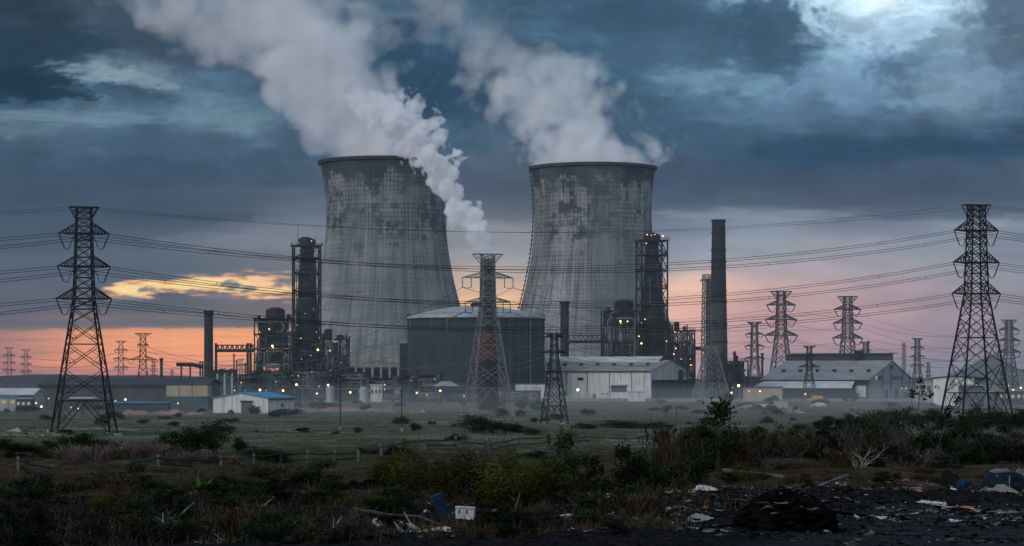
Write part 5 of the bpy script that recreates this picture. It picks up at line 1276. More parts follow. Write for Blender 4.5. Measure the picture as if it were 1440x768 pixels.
# ------------------------------------------------------------------ sheds and warehouses
def shed(name, label, corner_px, Y, LA, LB, yaw, eave, ridge, along, walls, roof, cat='warehouse', over=0.5, gable_mat=None, base=0.0):
    """near corner at corner_px; wall A runs left and back, wall B right and back; LA/LB in metres; eave/ridge in metres; ridge along A or B"""
    root = thing(name, (X_(corner_px, Y), Y, base), label, cat)
    ca, sa = math.cos(yaw), math.sin(yaw)
    A = Vector((-ca, sa, 0)); B = Vector((sa, ca, 0))
    def pt(a, b, z): v = A * a + B * b; return Vector((v.x, v.y, z))
    root['frame'] = 0
    b0 = -1.0 
    mbA = MB(); mbB = MB()
    if along == 'A':
        mbA.add([pt(0, 0, b0), pt(LA, 0, b0), pt(LA, 0, eave), pt(0, 0, eave), pt(0, LB, b0), pt(LA, LB, b0), pt(LA, LB, eave), pt(0, LB, eave)], [(0, 3, 2, 1), (4, 5, 6, 7)])
        mbB.add([pt(0, 0, b0), pt(0, LB, b0), pt(0, LB, eave), pt(0, LB / 2, ridge), pt(0, 0, eave)], [(0, 1, 2, 3, 4)])
        mbB.add([pt(LA, 0, b0), pt(LA, LB, b0), pt(LA, LB, eave), pt(LA, LB / 2, ridge), pt(LA, 0, eave)], [(4, 3, 2, 1, 0)])
        e = over; t = 0.22; sl = (ridge - eave) / (LB / 2)
        mr = MB()
        for s0, s1 in ((-e, LB / 2), (LB + e, LB / 2)):
            z0 = eave - sl * e + .05; z1 = ridge + .05
            vs = [pt(-e, s0, z0), pt(LA + e, s0, z0), pt(LA + e, s1, z1), pt(-e, s1, z1)]; up = Vector((0, 0, t))
            mr.add(vs + [v + up for v in vs], [(0, 1, 2, 3), (7, 6, 5, 4), (0, 4, 5, 1), (1, 5, 6, 2), (3, 2, 6, 7), (0, 3, 7, 4)])
    else:
        mbA.add([pt(0, 0, b0), pt(LA, 0, b0), pt(LA, 0, eave), pt(LA / 2, 0, ridge), pt(0, 0, eave)], [(4, 3, 2, 1, 0)])
        mbA.add([pt(0, LB, b0), pt(LA, LB, b0), pt(LA, LB, eave), pt(LA / 2, LB, ridge), pt(0, LB, eave)], [(0, 1, 2, 3, 4)])
        mbB.add([pt(0, 0, b0), pt(0, LB, b0), pt(0, LB, eave), pt(0, 0, eave), pt(LA, 0, b0), pt(LA, LB, b0), pt(LA, LB, eave), pt(LA, 0, eave)], [(0, 1, 2, 3), (7, 6, 5, 4)])
        e = over; t = 0.22; sl = (ridge - eave) / (LA / 2); mr = MB()
        for s0, s1 in ((-e, LA / 2), (LA + e, LA / 2)):
            z0 = eave - sl * e + .05; z1 = ridge + .05
            vs = [pt(s0, -e, z0), pt(s0, LB + e, z0), pt(s1, LB + e, z1), pt(s1, -e, z1)]; up = Vector((0, 0, t))
            mr.add(vs + [v + up for v in vs], [(0, 1, 2, 3), (7, 6, 5, 4), (0, 4, 5, 1), (1, 5, 6, 2), (3, 2, 6, 7), (0, 3, 7, 4)])
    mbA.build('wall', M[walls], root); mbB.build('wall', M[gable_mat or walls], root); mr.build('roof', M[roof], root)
    # eave gutters
    mg = MB(); g = eave - .25
    mg.bar(pt(-.3, -over, g), pt(LA + .3, -over, g), .3) if along == 'A' else mg.bar(pt(-over, -.3, g), pt(-over, LB + .3, g), .3)
    mg.build('gutter', M['trim'], root)
    def on(side, u, z, w_, h, mat, nm, out=0.08, th=.12):
        """panel on wall A or B: u metres from the near corner to its middle"""
        if side == 'A': c = pt(u, -out, z); rz = -yaw
        else: c = pt(-out, u, z); rz = math.pi / 2 - yaw
        mb = MB(); mb.box(c, (w_, th, h), rz); return mb.build(nm, M[mat], root)
    return root, pt, on

k = K(950)
# white warehouse in the middle
r1, pt, on = shed('warehouse', 'white clad warehouse with raised roof strip and open dark gable end, right of the tank', 915, 950, 55.0, 42, R(25), Z_(521.5, 950), Z_(506.5, 950), 'A', 'wallwhite', 'roofgrey', gable_mat='wallwhite')
e_ = Z_(506.5, 950)
mb = MB()
for b0, b1 in ((17, 21), (25, 21)):
    vs = [pt(3, b0, e_ + .1), pt(53, b0, e_ + .1), pt(53, b1, e_ + 1.7), pt(3, b1, e_ + 1.7)]; mb.add(vs, [(0, 1, 2, 3)])
for b0 in (17, 25): mb.add([pt(3, b0, e_ - 1.6), pt(53, b0, e_ - 1.6), pt(53, b0, e_ + .1), pt(3, b0, e_ + .1)], [(0, 1, 2, 3)])
mb.build('ridge_vent', M['rooflight'], r1)
on('B', 21.5, 3.6, 40, 9.2, 'steel_black', 'doorway')
for u in (2, 14, 26, 41): on('B', u, 3.6, .7, 9.2, 'walldark', 'door_post', .16)
on('B', 9, 2.2, 6, 4.5, 'mach', 'roller_door', .2); on('B', 33, 3.0, 7, 5, 'mach2', 'roller_door', .2)
on('A', 13.5, 6.2, 7.2, .4, 'rooflight', 'awning', .6, 1.2); on('A', 13.5, 4.6, 6.6, 2.4, 'mach2', 'roller_door')
on('A', 53, 3.2, 6.0, 7.0, 'wallgrey', 'sliding_door'); on('A', 36, 6.5, .3, 10, 'trim', 'downpipe'); on('A', 17.5, 6.5, .25, 10, 'trim', 'downpipe')
mb = MB(); c = pt(36.3, -.12, 3.3); mb.add([c + pt(.9, 0, -1.2), c + pt(-.9, 0, -1.2), c + pt(0, 0, 1.3)], [(0, 1, 2)]); mb.build('painted_mark', M['red_band'], r1)
for u in (20.3, 18.4): on('A', u, 2.7, .7, .6, 'red_band', 'painted_mark')
on('B', 35.5, 10.5, 5.0, 2.2, 'roofgrey', 'louvre'); on('B', 31, 6.0, 1.6, 12.5, 'mach', 'duct', .8, 1.2); 
for px, py in ((779, 545), (753, 534)):
    pass
for i in range(7):
    u = 5 + i * 7.2; z_ = Z_(521.5, 950) + (e_ - Z_(521.5, 950)) * .45; mb = MB(); c = pt(u, 9.4, z_ + .5); mb.box(c, (1.1, 1.1, 1.1), -R(25)); mb.box(c + Vector((0, 0, .65)), (1.5, 1.5, .2), -R(25)); mb.build('roof_vent', M['mach2'], r1)
for u in (8, 27, 45): on('A', u, 6.5, .22, 10, 'trim', 'downpipe', .14, .14)
for u in (30, 41, 48): on('A', u, 8.6, 2.6, 1.1, 'glassdk', 'window')
on('A', 24, 1.1, 1.4, 3.0, 'door', 'door'); on('A', 45.5, 1.1, 1.4, 3.0, 'mach', 'door')
simple_box('annexe', 725, 768, 539, 563, 925, 7, 'low white annexe with dark roof at the left end of the white warehouse', 'annexe', 'wallwhite', 'roofdark')
a1 = simple_box('shelter', 884, 907, 550, 563, 915, 5, 'small white lean-to with bright roof near the warehouse corner', 'shelter', 'wallwhite', 'rooflight')

# big grey warehouse on the right
Y7 = 1000
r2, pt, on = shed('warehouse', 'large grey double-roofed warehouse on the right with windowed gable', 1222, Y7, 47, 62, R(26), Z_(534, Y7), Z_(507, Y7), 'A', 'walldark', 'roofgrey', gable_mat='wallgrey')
mb = MB(); zr = Z_(507, Y7)
vs = [pt(-.2, 33, zr - .2), pt(47, 33, zr - .2), pt(47, 33, zr + 3.0), pt(-.2, 33, zr + 3.0)]; mb.add(vs, [(0, 1, 2, 3)]); mb.add([v + Vector((0, 6, 0)) for v in vs], [(3, 2, 1, 0)])
mb.build('clerestory', M['walldark'], r2)
mb = MB(); mb.add([pt(-.6, 32, zr + 2.9), pt(47.6, 32, zr + 2.9), pt(47.6, 40, zr + 3.6), pt(-.6, 40, zr + 3.6)], [(0, 1, 2, 3)]); mb.build('upper_roof', M['roofdark'], r2)
mb = MB(); mb.add([pt(6, -.3, Z_(536, Y7)), pt(46, -.3, Z_(536, Y7)), pt(48, -11, Z_(546, Y7 - 10)), pt(4, -11, Z_(546, Y7 - 10))], [(3, 2, 1, 0)]); mb.build('lean_to_roof', M['rooflight'], r2)
for u in (5, 15, 25, 35, 47):
    mb = MB(); mb.bar(pt(u, -10.6, -.5), pt(u, -10.6, Z_(546, Y7 - 10)), .4); mb.build('post', M['steel_dark'], r2)
on('A', 16, 1.2, 6, 4.4, 'steel_black', 'doorway'); on('A', 30, 1.2, 9, 4.4, 'steel_black', 'doorway'); on('A', 3.5, 3.4, 4.4, 4.6, 'wallwhite', 'door', .1)
for u, mt in ((10, 'litwin'), (13.2, 'glassdk'), (16.4, 'glassdk'), (33, 'glassdk'), (37, 'glassdk'), (41, 'glassdk'), (45, 'glassdk')):
    w_ = on('B', u, Z_(531.5, Y7 + 12), 2.4, 1.5, mt, 'window', .1)
on('B', 24, 1.4, 3.5, 5.5, 'door', 'door'); on('B', 52, 1.0, 6, 4, 'door', 'door')
simple_box('roof_unit', 1203, 1213.5, 493, 505, Y7 + 34, 4, 'dark box-shaped unit standing on the ridge of the right warehouse', 'roof unit', 'steel_black')
o = bpy.data.objects['roof_unit']
for c in kids(o):
    pass

for i in range(6):
    u = 4 + i * 7.5; mb = MB(); c = pt(u, 12, Z_(534, Y7) + (Z_(507, Y7) - Z_(534, Y7)) * 12 / 31 + .55); mb.box(c, (1.2, 1.2, 1.1), -R(26)); mb.box(c + Vector((0, 0, .65)), (1.6, 1.6, .2), -R(26)); mb.build('roof_vent', M['mach'], r2)
for u in (19, 30, 47, 57): on('B', u, 6.3, .25, 12, 'trim', 'downpipe', .15, .15)
on('B', 31, Z_(516, Y7 + 12), 3.4, 1.6, 'mach', 'louvre')
on('B', 38, 2.0, 6.5, 4.8, 'mach2', 'roller_door')
# truck and lit door under the lean-to
# left side buildings
def zl(py, Y): return Z_(py, Y)
shed('factory_shed', 'long dark shed with sagging dull roof running across the left horizon', 292, 660, 47, 18, R(4), zl(541, 660), zl(533.5, 666), 'A', 'walldark', 'roofdark', cat='shed')
r3, pt, on = shed('workshop', 'pale workshop with bright blue roof and dark roller door', 377, 590, 14.6, 17, R(17), zl(560.5, 590), zl(553, 590), 'B', 'wallwhite', 'roofblue', cat='workshop', over=.35)
on('A', 5.6, 1.0, 2.9, 3.6, 'door', 'roller_door'); on('A', 5.6, 2.95, 3.3, .22, 'trim', 'awning', .3, .5); on('B', 9, 1.8, 1.6, 1.0, 'glassdk', 'window')
def beige_house():
    Y = 640; root = thing('pump_station', (X_(263, Y), Y, 0), 'flat-roofed beige building with teal lower wall left of the blue-roofed workshop', 'pump station')
    a, b = X_(234, Y) - X_(263, Y), X_(292, Y) - X_(263, Y); z1 = Z_(541.5, Y); z2 = Z_(557.5, Y)
    mb = MB(); mb.box(((a + b) / 2, 4, (z1 + z2) / 2), (b - a, 8, z1 - z2)); mb.build('upper_wall', M['beige'], root)
    mb = MB(); mb.box(((a + b) / 2, 4, z2 / 2 - .5), (b - a - .1, 7.9, z2 + 1)); mb.build('lower_wall', M['teal'], root)
    mb = MB(); mb.box(((a + b) / 2, 4, z1 + .08), (b - a + .3, 8.3, .2)); mb.build('roof', M['roofdark'], root)
    for f in (.3, .62):
        mb = MB(); mb.bar((a + (b - a) * f, -.06, 0), (a + (b - a) * f, -.06, z1), .14); mb.build('downpipe', M['steel_grey'], root)
beige_house()
simple_box('low_shed', 150, 236, 565.5, 571, 610, 4, 'long low strip roof of dull blue below the long dark shed', 'low shed', 'walldark', 'roofblue')
simple_box('low_shed', 100, 131, 559, 567, 640, 3, 'low shed with white strip roof seen through the tall left pylon', 'low shed', 'walldark', 'rooflight')
r4, pt, on = shed('depot', 'white-roofed depot at the left edge below the horizon pylons', 46, 640, 12, 9, R(10), zl(555, 640), zl(547.5, 640), 'A', 'wallgrey', 'rooflight', cat='depot')
simple_box('depot_annexe', -12, 24, 557, 572, 625, 4, 'small building with blue roof in front of the depot at the left edge', 'depot', 'wallgrey', 'roofblue', windows=3, wmat='litwin')
simple_box('depot_annexe', 22, 44, 560, 573, 622, 4, 'small grey shop front with lit openings right of the blue-roofed one', 'depot', 'mach2', 'roofgrey', windows=3, wmat='litwin')
# buildings behind the tall right pylon
r5, pt, on = shed('storage_shed', 'huge pale blue-grey roofed shed rising behind the tall right pylon', 1335, 1300, 4, 48, R(80), zl(531, 1300), zl(500, 1310), 'A', 'palehill', 'palehill', cat='storage shed')
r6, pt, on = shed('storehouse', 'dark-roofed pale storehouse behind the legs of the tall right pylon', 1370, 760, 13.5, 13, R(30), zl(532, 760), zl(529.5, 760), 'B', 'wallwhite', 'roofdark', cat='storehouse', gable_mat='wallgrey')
on('A', 7, 4.2, 3.0, 1.6, 'rooflight', 'window'); on('B', 6, 1.5, 4, 5, 'door', 'roller_door')
simple_box('storehouse', 1352, 1384, 541, 560, 735, 5, 'low grey store with pale roof in front of the dark-roofed storehouse', 'storehouse', 'mach2', 'rooflight')
simple_box('storehouse', 1292, 1320, 534, 552, 900, 8, 'small pale distant building between the right warehouse and the tall right pylon', 'storehouse', 'wallgrey', 'roofgrey', windows=3)
simple_box('storehouse', 1050, 1082, 529, 560, 1050, 8, 'low dark shed between the tallest chimney and the right warehouse', 'storehouse', 'walldark', 'roofgrey')
simple_box('storehouse', 1047, 1100, 544, 562, 920, 6, 'yellowish lit low store at the left foot of the right warehouse', 'storehouse', 'beige', 'roofdark')
simple_box('storehouse', 1404, 1445, 549, 566, 770, 6, 'low lit store at the right edge', 'storehouse', 'mach', 'roofgrey', windows=5, wmat='litwin')

# ------------------------------------------------------------------ vehicles in the yard
def car_mesh(mb, L=4.3, W=1.75, H=1.45, van=False):
    if van: prof = [(-L/2, .35), (-L/2, 1.1), (-L/2 + .7, 1.35), (-L/2 + 1.2, H), (L/2, H), (L/2, .35)]
    else: prof = [(-L/2, .35), (-L/2, .75), (-L/2 + 1.0, .92), (-L/2 + 1.6, H), (L/2 - 1.0, H), (L/2 - .3, .95), (L/2, .9), (L/2, .35)]
    n = len(prof); vs = [(x, -W/2, z) for x, z in prof] + [(x, W/2, z) for x, z in prof]
    mb.add(vs, [tuple(range(n)), tuple(reversed(range(n, 2 * n)))] + [(i, i + n, (i + 1) % n + n, (i + 1) % n) for i in range(n)])
carpaint = {c: simple('car_paint_' + c, v, .35, .2, var=.1, spec=.5) for c, v in (('white', (.5, .52, .54)), ('silver', (.22, .25, .27)), ('dark', (.03, .035, .04)), ('yellow', (.5, .3, .05)))}
def car(px, py, col, label, rz, van=False, Y=None):
    p = G(px, py) if Y is None else Vector((X_(px, Y), Y, 0))
    root = thing('parked_van' if van else 'parked_car', p, label, 'van' if van else 'car', rz=rz)
    mb = MB(); car_mesh(mb, 5.2 if van else 4.3, 1.8, 2.3 if van else 1.45, van); mb.build('body', carpaint[col], root)
    mb = MB()
    if van: mb.box((-1.7, 0, 1.75), (.9, 1.84, .6))
    else: mb.box((.1, 0, 1.18), (2.0, 1.5, .38))
    mb.build('window', M['glassdk'], root)
    for sx in (-1.35, 1.35):
        for sy in (-.85, .85):
            mb = MB(); mb.tube([(sx, sy - .1, .33), (sx, sy + .1, .33)], .33, 12); mb.build('wheel', M['steel_black'], root)
for i, (px, py, c, rz, van, lb) in enumerate((
    (1051, 576, 'silver', .1, False, 'silver car parked leftmost in the dirt yard before the right warehouse'), (1063, 577, 'dark', -.1, False, 'dark car parked second in the dirt yard'),
    (1072, 576, 'white', .2, False, 'white car between two dark ones in the dirt yard'), (1082, 577.5, 'dark', .1, False, 'dark car parked just right of the white one in the dirt yard'),
    (1095, 576, 'silver', -.2, True, 'silver van parked at the right of the dirt yard cars'), (1151, 573, 'white', .1, False, 'white car parked by the rubble below the right warehouse lean-to'),
    (1110, 560, 'white', 0, True, 'white van under the edge of the right warehouse lean-to'),
    (937, 560, 'white', .1, False, 'white car in front of the open gable of the white warehouse'), (1062, 559, 'white', .1, False, 'white car at the left foot of the right warehouse'),
    (433, 563, 'white', .1, False, 'white car in front of the left plant pipework'), (612, 563, 'silver', 0, True, 'silver van under the canopy beside the tank'), (660, 563, 'silver', .05, False, 'silver car at the foot of the tank, left of the pale pylon'))):
    car(px, py, c, lb, rz, van)
car(1147, 0, 'yellow', 'yellow truck parked under the lean-to of the right warehouse', 0, True, Y=900)
bpy.data.objects['parked_van'].name
yard_post(1133.5, 553, 895, 'white glaring lamp beside the yellow truck', [(-1, C_, .75)], .3)

# concrete edge wall and dirt banks along the yard
def bank(px0, px1, py, w_, h, label, mat, seed):
    rnd = random.Random(seed); a = G(px0, py); b = G(px1, py); root_o = Vector(((a.x + b.x) / 2, a.y, 0)); mb = MB(); n = 40
    L = b.x - a.x; rows = 5; vs = []
    for i in range(n + 1):
        hh = h * (.5 + .2 * math.sin(i * .35 + seed) + .15 * math.sin(i * .83 + seed * 2) + rnd.uniform(-.05, .05)) * min(1, i / 3, (n - i) / 3)
        for j in range(rows + 1):
            t = j / rows; vs.append((-L / 2 + L * i / n, w_ * (t - .3), -.3 + (hh + .3) * math.sin(math.pi * t) ** .7 + rnd.uniform(-.06, .06)))
    fs = [(i * (rows + 1) + j, (i + 1) * (rows + 1) + j, (i + 1) * (rows + 1) + j + 1, i * (rows + 1) + j + 1) for i in range(n) for j in range(rows)]
    mb.add(vs, fs); o = mb.build('earth_bank', mat, None, smooth=True); o.location = root_o; tag(o, label, 'earth bank')
M['pinkdirt'] = simple('pinkish_dirt', (.20, .145, .125), .95, var=.5, scale=.5); M['browndirt'] = simple('brown_dirt', (.075, .060, .048), .95, var=.5, scale=.3)
M['rubble'] = simple('rubble', (.12, .125, .125), .95, var=.6, scale=1.0)
bank(408, 560, 579, 7, 1.9, 'long low bank of pinkish dirt in front of the left plant', M['pinkdirt'], 1)
bank(560, 600, 580, 5, 1.0, 'short bank of pinkish dirt left of the pale pylon', M['pinkdirt'], 2)
bank(905, 1080, 573, 8, 2.0, 'brown earth bank below the white warehouse gable and splay-legged pylon', M['browndirt'], 3)
bank(725, 905, 572, 8, 1.5, 'brown earth bank below the white warehouse side wall', M['browndirt'], 4)
bank(1080, 1330, 571, 8, 1.7, 'grassy brown bank below the right warehouse', M['browndirt'], 5)
bank(168, 292, 583, 6, 1.6, 'pinkish dirt bank below the beige building', M['pinkdirt'], 6)
bank(-60, 90, 584, 6, 1.2, 'dark dirt bank below the left depot', M['browndirt'], 7)
bank(1098, 1128, 580, 4, 1.5, 'small heap of pink soil in the dirt yard', M['pinkdirt'], 8)
def guard_wall():
    Y = 925; mb = MB(); root = thing('yard_wall', (X_(880, Y), Y, 0), 'long pale low concrete wall along the yard edge', 'wall')
    mb.box((X_(1330, Y) / 2 - X_(880, Y) + X_(500, Y) / 2, 0, .45), (X_(1330, Y) - X_(500, Y), .4, 1.1)); mb.build('wall', M['conc'], root)
    mb = MB(); mb.box((X_(1330, Y) / 2 - X_(880, Y) + X_(500, Y) / 2, 0, 1.06), (X_(1330, Y) - X_(500, Y), .55, .12)); mb.build('coping', M['conc'], root)
guard_wall()
# ------------------------------------------------------------------ steam, smoke, mist
def plume(name, label, stops, Y, dens, seed, warp, wscale, dscale, k, step, Yend=None, edge=0.5, glow=(0.30, 0.34, 0.38), gl=0.0, flat=1.0, vsc=6.0, kv=0.9, vof=.62, cat='steam'):
    """stops: (py, centre px, half width px, density 0..1)"""
    pts = []
    for i, (py, cx, hw, d) in enumerate(stops):
        pts.append((Z_(py, Y), X_(cx, Y), hw * K(Y), d))
    pts.sort(); z0, z1 = pts[0][0], pts[-1][0]
    xs = [p[1] for p in pts]; rm = max(p[2] for p in pts); xa, xb = min(xs) - 1, max(xs) + 1
    org = Vector((pts[0][1], Y, z0))
    def samp(z):
        for a, b in zip(pts, pts[1:]):
            if z <= b[0]: t = (z - a[0]) / (b[0] - a[0]); return [a[i] + (b[i] - a[i]) * t for i in (1, 2, 3)]
        return pts[-1][1:]
    mb = MB(); n = 26; na = 20; vs = []
    for i in range(n + 1):
        z = z0 + (z1 - z0) * i / n; x, r, d = samp(z); rr = r * 1.22 + warp * 0.55 * min(1, r / rm * 1.4)
        dy = (Yend - Y) * (i / n) if Yend else 0
        for q in range(na):
            a = 6.28318 * q / na; vs.append((x + rr * math.cos(a) - org.x, rr * flat * math.sin(a) + dy, z - z0))
    fs = [(i * na + q, i * na + (q + 1) % na, (i + 1) * na + (q + 1) % na, (i + 1) * na + q) for i in range(n) for q in range(na)]
    fs += [tuple(reversed(range(na))), tuple(n * na + q for q in range(na))]
    mb.add(vs, fs)
    m, nt = nodes_of(name + '_volume'); t = NT(nt)
    g = t.n('ShaderNodeTexCoord'); ob = g.outputs['Object']
    # swirl the space first, gently at the narrow mouth
    s0 = t.n('ShaderNodeSeparateXYZ'); t.l(ob, s0.inputs[0])
    tz0 = t.math('DIVIDE', s0.outputs[2], z1 - z0, clamp=True)
    wr = t.ramp(tz0, [((p[0] - z0) / (z1 - z0), min(1.0, p[2] / rm * 1.25)) for p in pts]); wk = t.math('MULTIPLY', wr, 1.0)
    wn = t.noise(t.scalev(ob, (1, 1, 1), (seed * 7, seed, 0)), 1.0 / wscale, 2, 0.5, out=1)
    vm = t.n('ShaderNodeVectorMath', operation='SUBTRACT'); t.l(wn, vm.inputs[0]); vm.inputs[1].default_value = (.5, .5, .5)
    vs_ = t.n('ShaderNodeVectorMath', operation='SCALE'); t.l(vm.outputs[0], vs_.inputs[0]); t.l(t.math('MULTIPLY', wk, warp * 2), vs_.inputs[3])
    va = t.n('ShaderNodeVectorMath', operation='ADD'); t.l(ob, va.inputs[0]); t.l(vs_.outputs[0], va.inputs[1])
    s = t.n('ShaderNodeSeparateXYZ'); t.l(va.outputs[0], s.inputs[0])
    tz = t.math('DIVIDE', s.outputs[2], z1 - z0, clamp=True)
    rp = t.n('ShaderNodeValToRGB'); t.l(tz, rp.inputs[0]); cr = rp.color_ramp; cr.interpolation = 'LINEAR'
    while len(cr.elements) > 1: cr.elements.remove(cr.elements[-1])
    for i, p in enumerate(pts):
        e = cr.elements[0] if i == 0 else cr.elements.new((p[0] - z0) / (z1 - z0)); e.position = (p[0] - z0) / (z1 - z0)
        e.color = ((p[1] - xa) / (xb - xa), p[2] / rm, p[3], 1)
    sr = t.n('ShaderNodeSeparateColor'); t.l(rp.outputs[0], sr.inputs[0])
    xc = t.math('ADD', t.math('MULTIPLY', sr.outputs[0], xb - xa), xa - org.x)
    rr = t.math('MULTIPLY', sr.outputs[1], rm)
    dx = t.math('DIVIDE', t.math('SUBTRACT', s.outputs[0], xc), rr)
    yy = s.outputs[1] if not Yend else t.math('SUBTRACT', s.outputs[1], t.math('MULTIPLY', tz0, Yend - Y))
    dyv = t.math('DIVIDE', yy, t.math('MULTIPLY', rr, flat))
    d = t.math('SQRT', t.math('ADD', t.math('MULTIPLY', dx, dx), t.math('MULTIPLY', dyv, dyv)))
    n1 = t.noise(t.scalev(ob, (1, 1, 1), (seed, seed * 3, 5)), 1.0 / dscale, 5, 0.58)
    vo = t.n('ShaderNodeTexVoronoi', voronoi_dimensions='3D', feature='F1'); t.l(va.outputs[0], vo.inputs['Vector']); vo.inputs['Scale'].default_value = 1.0 / vsc
    vo.inputs['Detail'].default_value = 1.0; vo.inputs['Roughness'].default_value = 0.5
    puff = t.math('MULTIPLY', t.math('SUBTRACT', vof, vo.outputs['Distance']), t.math('MULTIPLY', t.math('ADD', 0.25, wk), kv))
    f = t.math('ADD', t.math('ADD', t.math('SUBTRACT', 0.86, d), puff), t.math('MULTIPLY', t.math('MULTIPLY', t.math('SUBTRACT', n1, 0.5), t.math('ADD', 0.35, t.math('MULTIPLY', wk, 0.65))), k))
    f = t.math('MULTIPLY', t.math('DIVIDE', f, edge, clamp=True), t.step(1.35, 1.08, d))
    end = t.math('MULTIPLY', t.step(1.0, 0.93, tz0), 1.0)
    f = t.math('MULTIPLY', t.math('MULTIPLY', f, sr.outputs[2]), t.math('MULTIPLY', end, dens))
    v = t.n('ShaderNodeVolumePrincipled'); t.l(f, v.inputs['Density']); v.inputs['Color'].default_value = (0.92, 0.94, 0.96, 1); v.inputs['Anisotropy'].default_value = 0.0
    if gl > 0:  # emission added to the plume in place of light scattered repeatedly inside it
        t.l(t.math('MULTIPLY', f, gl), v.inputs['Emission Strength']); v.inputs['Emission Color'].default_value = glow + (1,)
    o = t.n('ShaderNodeOutputMaterial'); t.l(v.outputs[0], o.inputs['Volume'])
    m.cycles.volume_sampling = 'MULTIPLE_IMPORTANCE'
    m.cycles.volume_step_rate = step; m.cycles.homogeneous_volume = False
    obj = mb.build(name, m); obj.location = org
    tag(obj, label, cat, None, 'stuff')
    return obj

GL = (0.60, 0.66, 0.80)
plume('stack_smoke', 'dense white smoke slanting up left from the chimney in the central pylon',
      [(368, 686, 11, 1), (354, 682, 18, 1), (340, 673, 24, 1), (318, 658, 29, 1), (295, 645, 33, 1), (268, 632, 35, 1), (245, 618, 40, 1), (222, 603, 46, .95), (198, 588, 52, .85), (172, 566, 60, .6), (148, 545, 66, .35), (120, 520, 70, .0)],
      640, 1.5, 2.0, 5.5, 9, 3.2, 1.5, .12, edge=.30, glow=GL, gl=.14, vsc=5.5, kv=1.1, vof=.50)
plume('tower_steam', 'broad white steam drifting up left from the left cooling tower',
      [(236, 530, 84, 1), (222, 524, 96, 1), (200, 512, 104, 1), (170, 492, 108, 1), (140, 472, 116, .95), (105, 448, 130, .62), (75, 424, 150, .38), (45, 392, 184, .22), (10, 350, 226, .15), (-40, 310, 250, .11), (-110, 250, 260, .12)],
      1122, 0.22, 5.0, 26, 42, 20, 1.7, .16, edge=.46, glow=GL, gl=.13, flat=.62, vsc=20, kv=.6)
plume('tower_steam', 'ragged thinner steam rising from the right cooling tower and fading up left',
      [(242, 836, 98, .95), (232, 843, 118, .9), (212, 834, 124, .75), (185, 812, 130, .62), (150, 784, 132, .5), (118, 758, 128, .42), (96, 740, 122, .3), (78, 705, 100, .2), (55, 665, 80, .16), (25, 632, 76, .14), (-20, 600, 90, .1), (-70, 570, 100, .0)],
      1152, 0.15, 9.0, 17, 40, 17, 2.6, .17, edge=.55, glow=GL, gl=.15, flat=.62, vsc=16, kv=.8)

def mist(label, px, py, Y, rx, ry, rz_, dens, col=(.78, .86, .93)):
    mb = MB(); mb.lathe([(math.sin(math.pi * i / 16) + 1e-4, -math.cos(math.pi * i / 16)) for i in range(17)], n=40)
    m, nt = nodes_of('mist_volume'); t = NT(nt)
    v = t.n('ShaderNodeVolumeScatter'); v.inputs['Color'].default_value = col + (1,); v.inputs['Density'].default_value = dens; v.inputs['Anisotropy'].default_value = 0.0
    o = t.n('ShaderNodeOutputMaterial'); t.l(v.outputs[0], o.inputs['Volume']); m.cycles.homogeneous_volume = True
    ob = mb.build('mist', m, smooth=True); ob.location = (X_(px, Y), Y, 1.0); ob.scale = (rx, ry, rz_)
    tag(ob, label, 'mist', None, 'stuff')
mist('thin ground mist lying over the middle field', 640, 580, 640, 330, 260, 6.5, .0003)
mist('low mist hanging over the right-hand field before the warehouses', 1180, 575, 600, 160, 170, 5.5, .00045)

def haze():
    mb = MB(); mb.box((0, 950, 42), (2600, 1300, 90)); m, nt = nodes_of('haze_volume'); t = NT(nt)
    v = t.n('ShaderNodeVolumeScatter'); v.inputs['Color'].default_value = (.74, .88, 1.0, 1); v.inputs['Density'].default_value = .00013; v.inputs['Anisotropy'].default_value = 0.2
    o = t.n('ShaderNodeOutputMaterial'); t.l(v.outputs[0], o.inputs['Volume']); m.cycles.homogeneous_volume = True
    tag(mb.build('haze', m), 'faint evening haze filling the air over the plain', 'haze', None, 'stuff')
haze()
# ------------------------------------------------------------------ plants
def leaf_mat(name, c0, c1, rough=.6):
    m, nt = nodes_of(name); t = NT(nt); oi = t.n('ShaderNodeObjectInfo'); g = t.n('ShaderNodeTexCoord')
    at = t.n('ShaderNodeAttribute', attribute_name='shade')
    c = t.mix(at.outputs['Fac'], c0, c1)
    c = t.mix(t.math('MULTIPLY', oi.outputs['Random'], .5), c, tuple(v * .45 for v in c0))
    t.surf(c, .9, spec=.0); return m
LM = {
 'dark': leaf_mat('dark_leaves', (.007, .012, .008), (.030, .048, .022)),
 'olive': leaf_mat('olive_leaves', (.013, .016, .005), (.062, .070, .016)),
 'mid': leaf_mat('green_leaves', (.006, .012, .006), (.030, .048, .020)),
 'rust': leaf_mat('rusty_leaves', (.03, .010, .006), (.11, .035, .016)),
 'black': leaf_mat('silhouette_leaves', (.004, .006, .005), (.016, .022, .015)),
 'dry': leaf_mat('dry_stalks', (.014, .011, .008), (.080, .058, .040)),
 'reed': leaf_mat('dusty_reeds', (.05, .042, .038), (.18, .14, .125)),
 'grass': leaf_mat('field_grass', (.014, .017, .011), (.054, .060, .038)),
 'sprout': leaf_mat('bright_sprout', (.045, .13, .02), (.11, .27, .05)),
 'bark': simple('bark', (.035, .030, .027), .9, scale=6), 'deadwood': simple('pale_deadwood', (.21, .20, .185), .9, var=.4, scale=4), 'twig': simple('dark_twig', (.042, .037, .034), .9, scale=6),
}
def shade_attr(me, vals):
    a = me.attributes.new('shade', 'FLOAT', 'FACE'); a.data.foreach_set('value', vals)

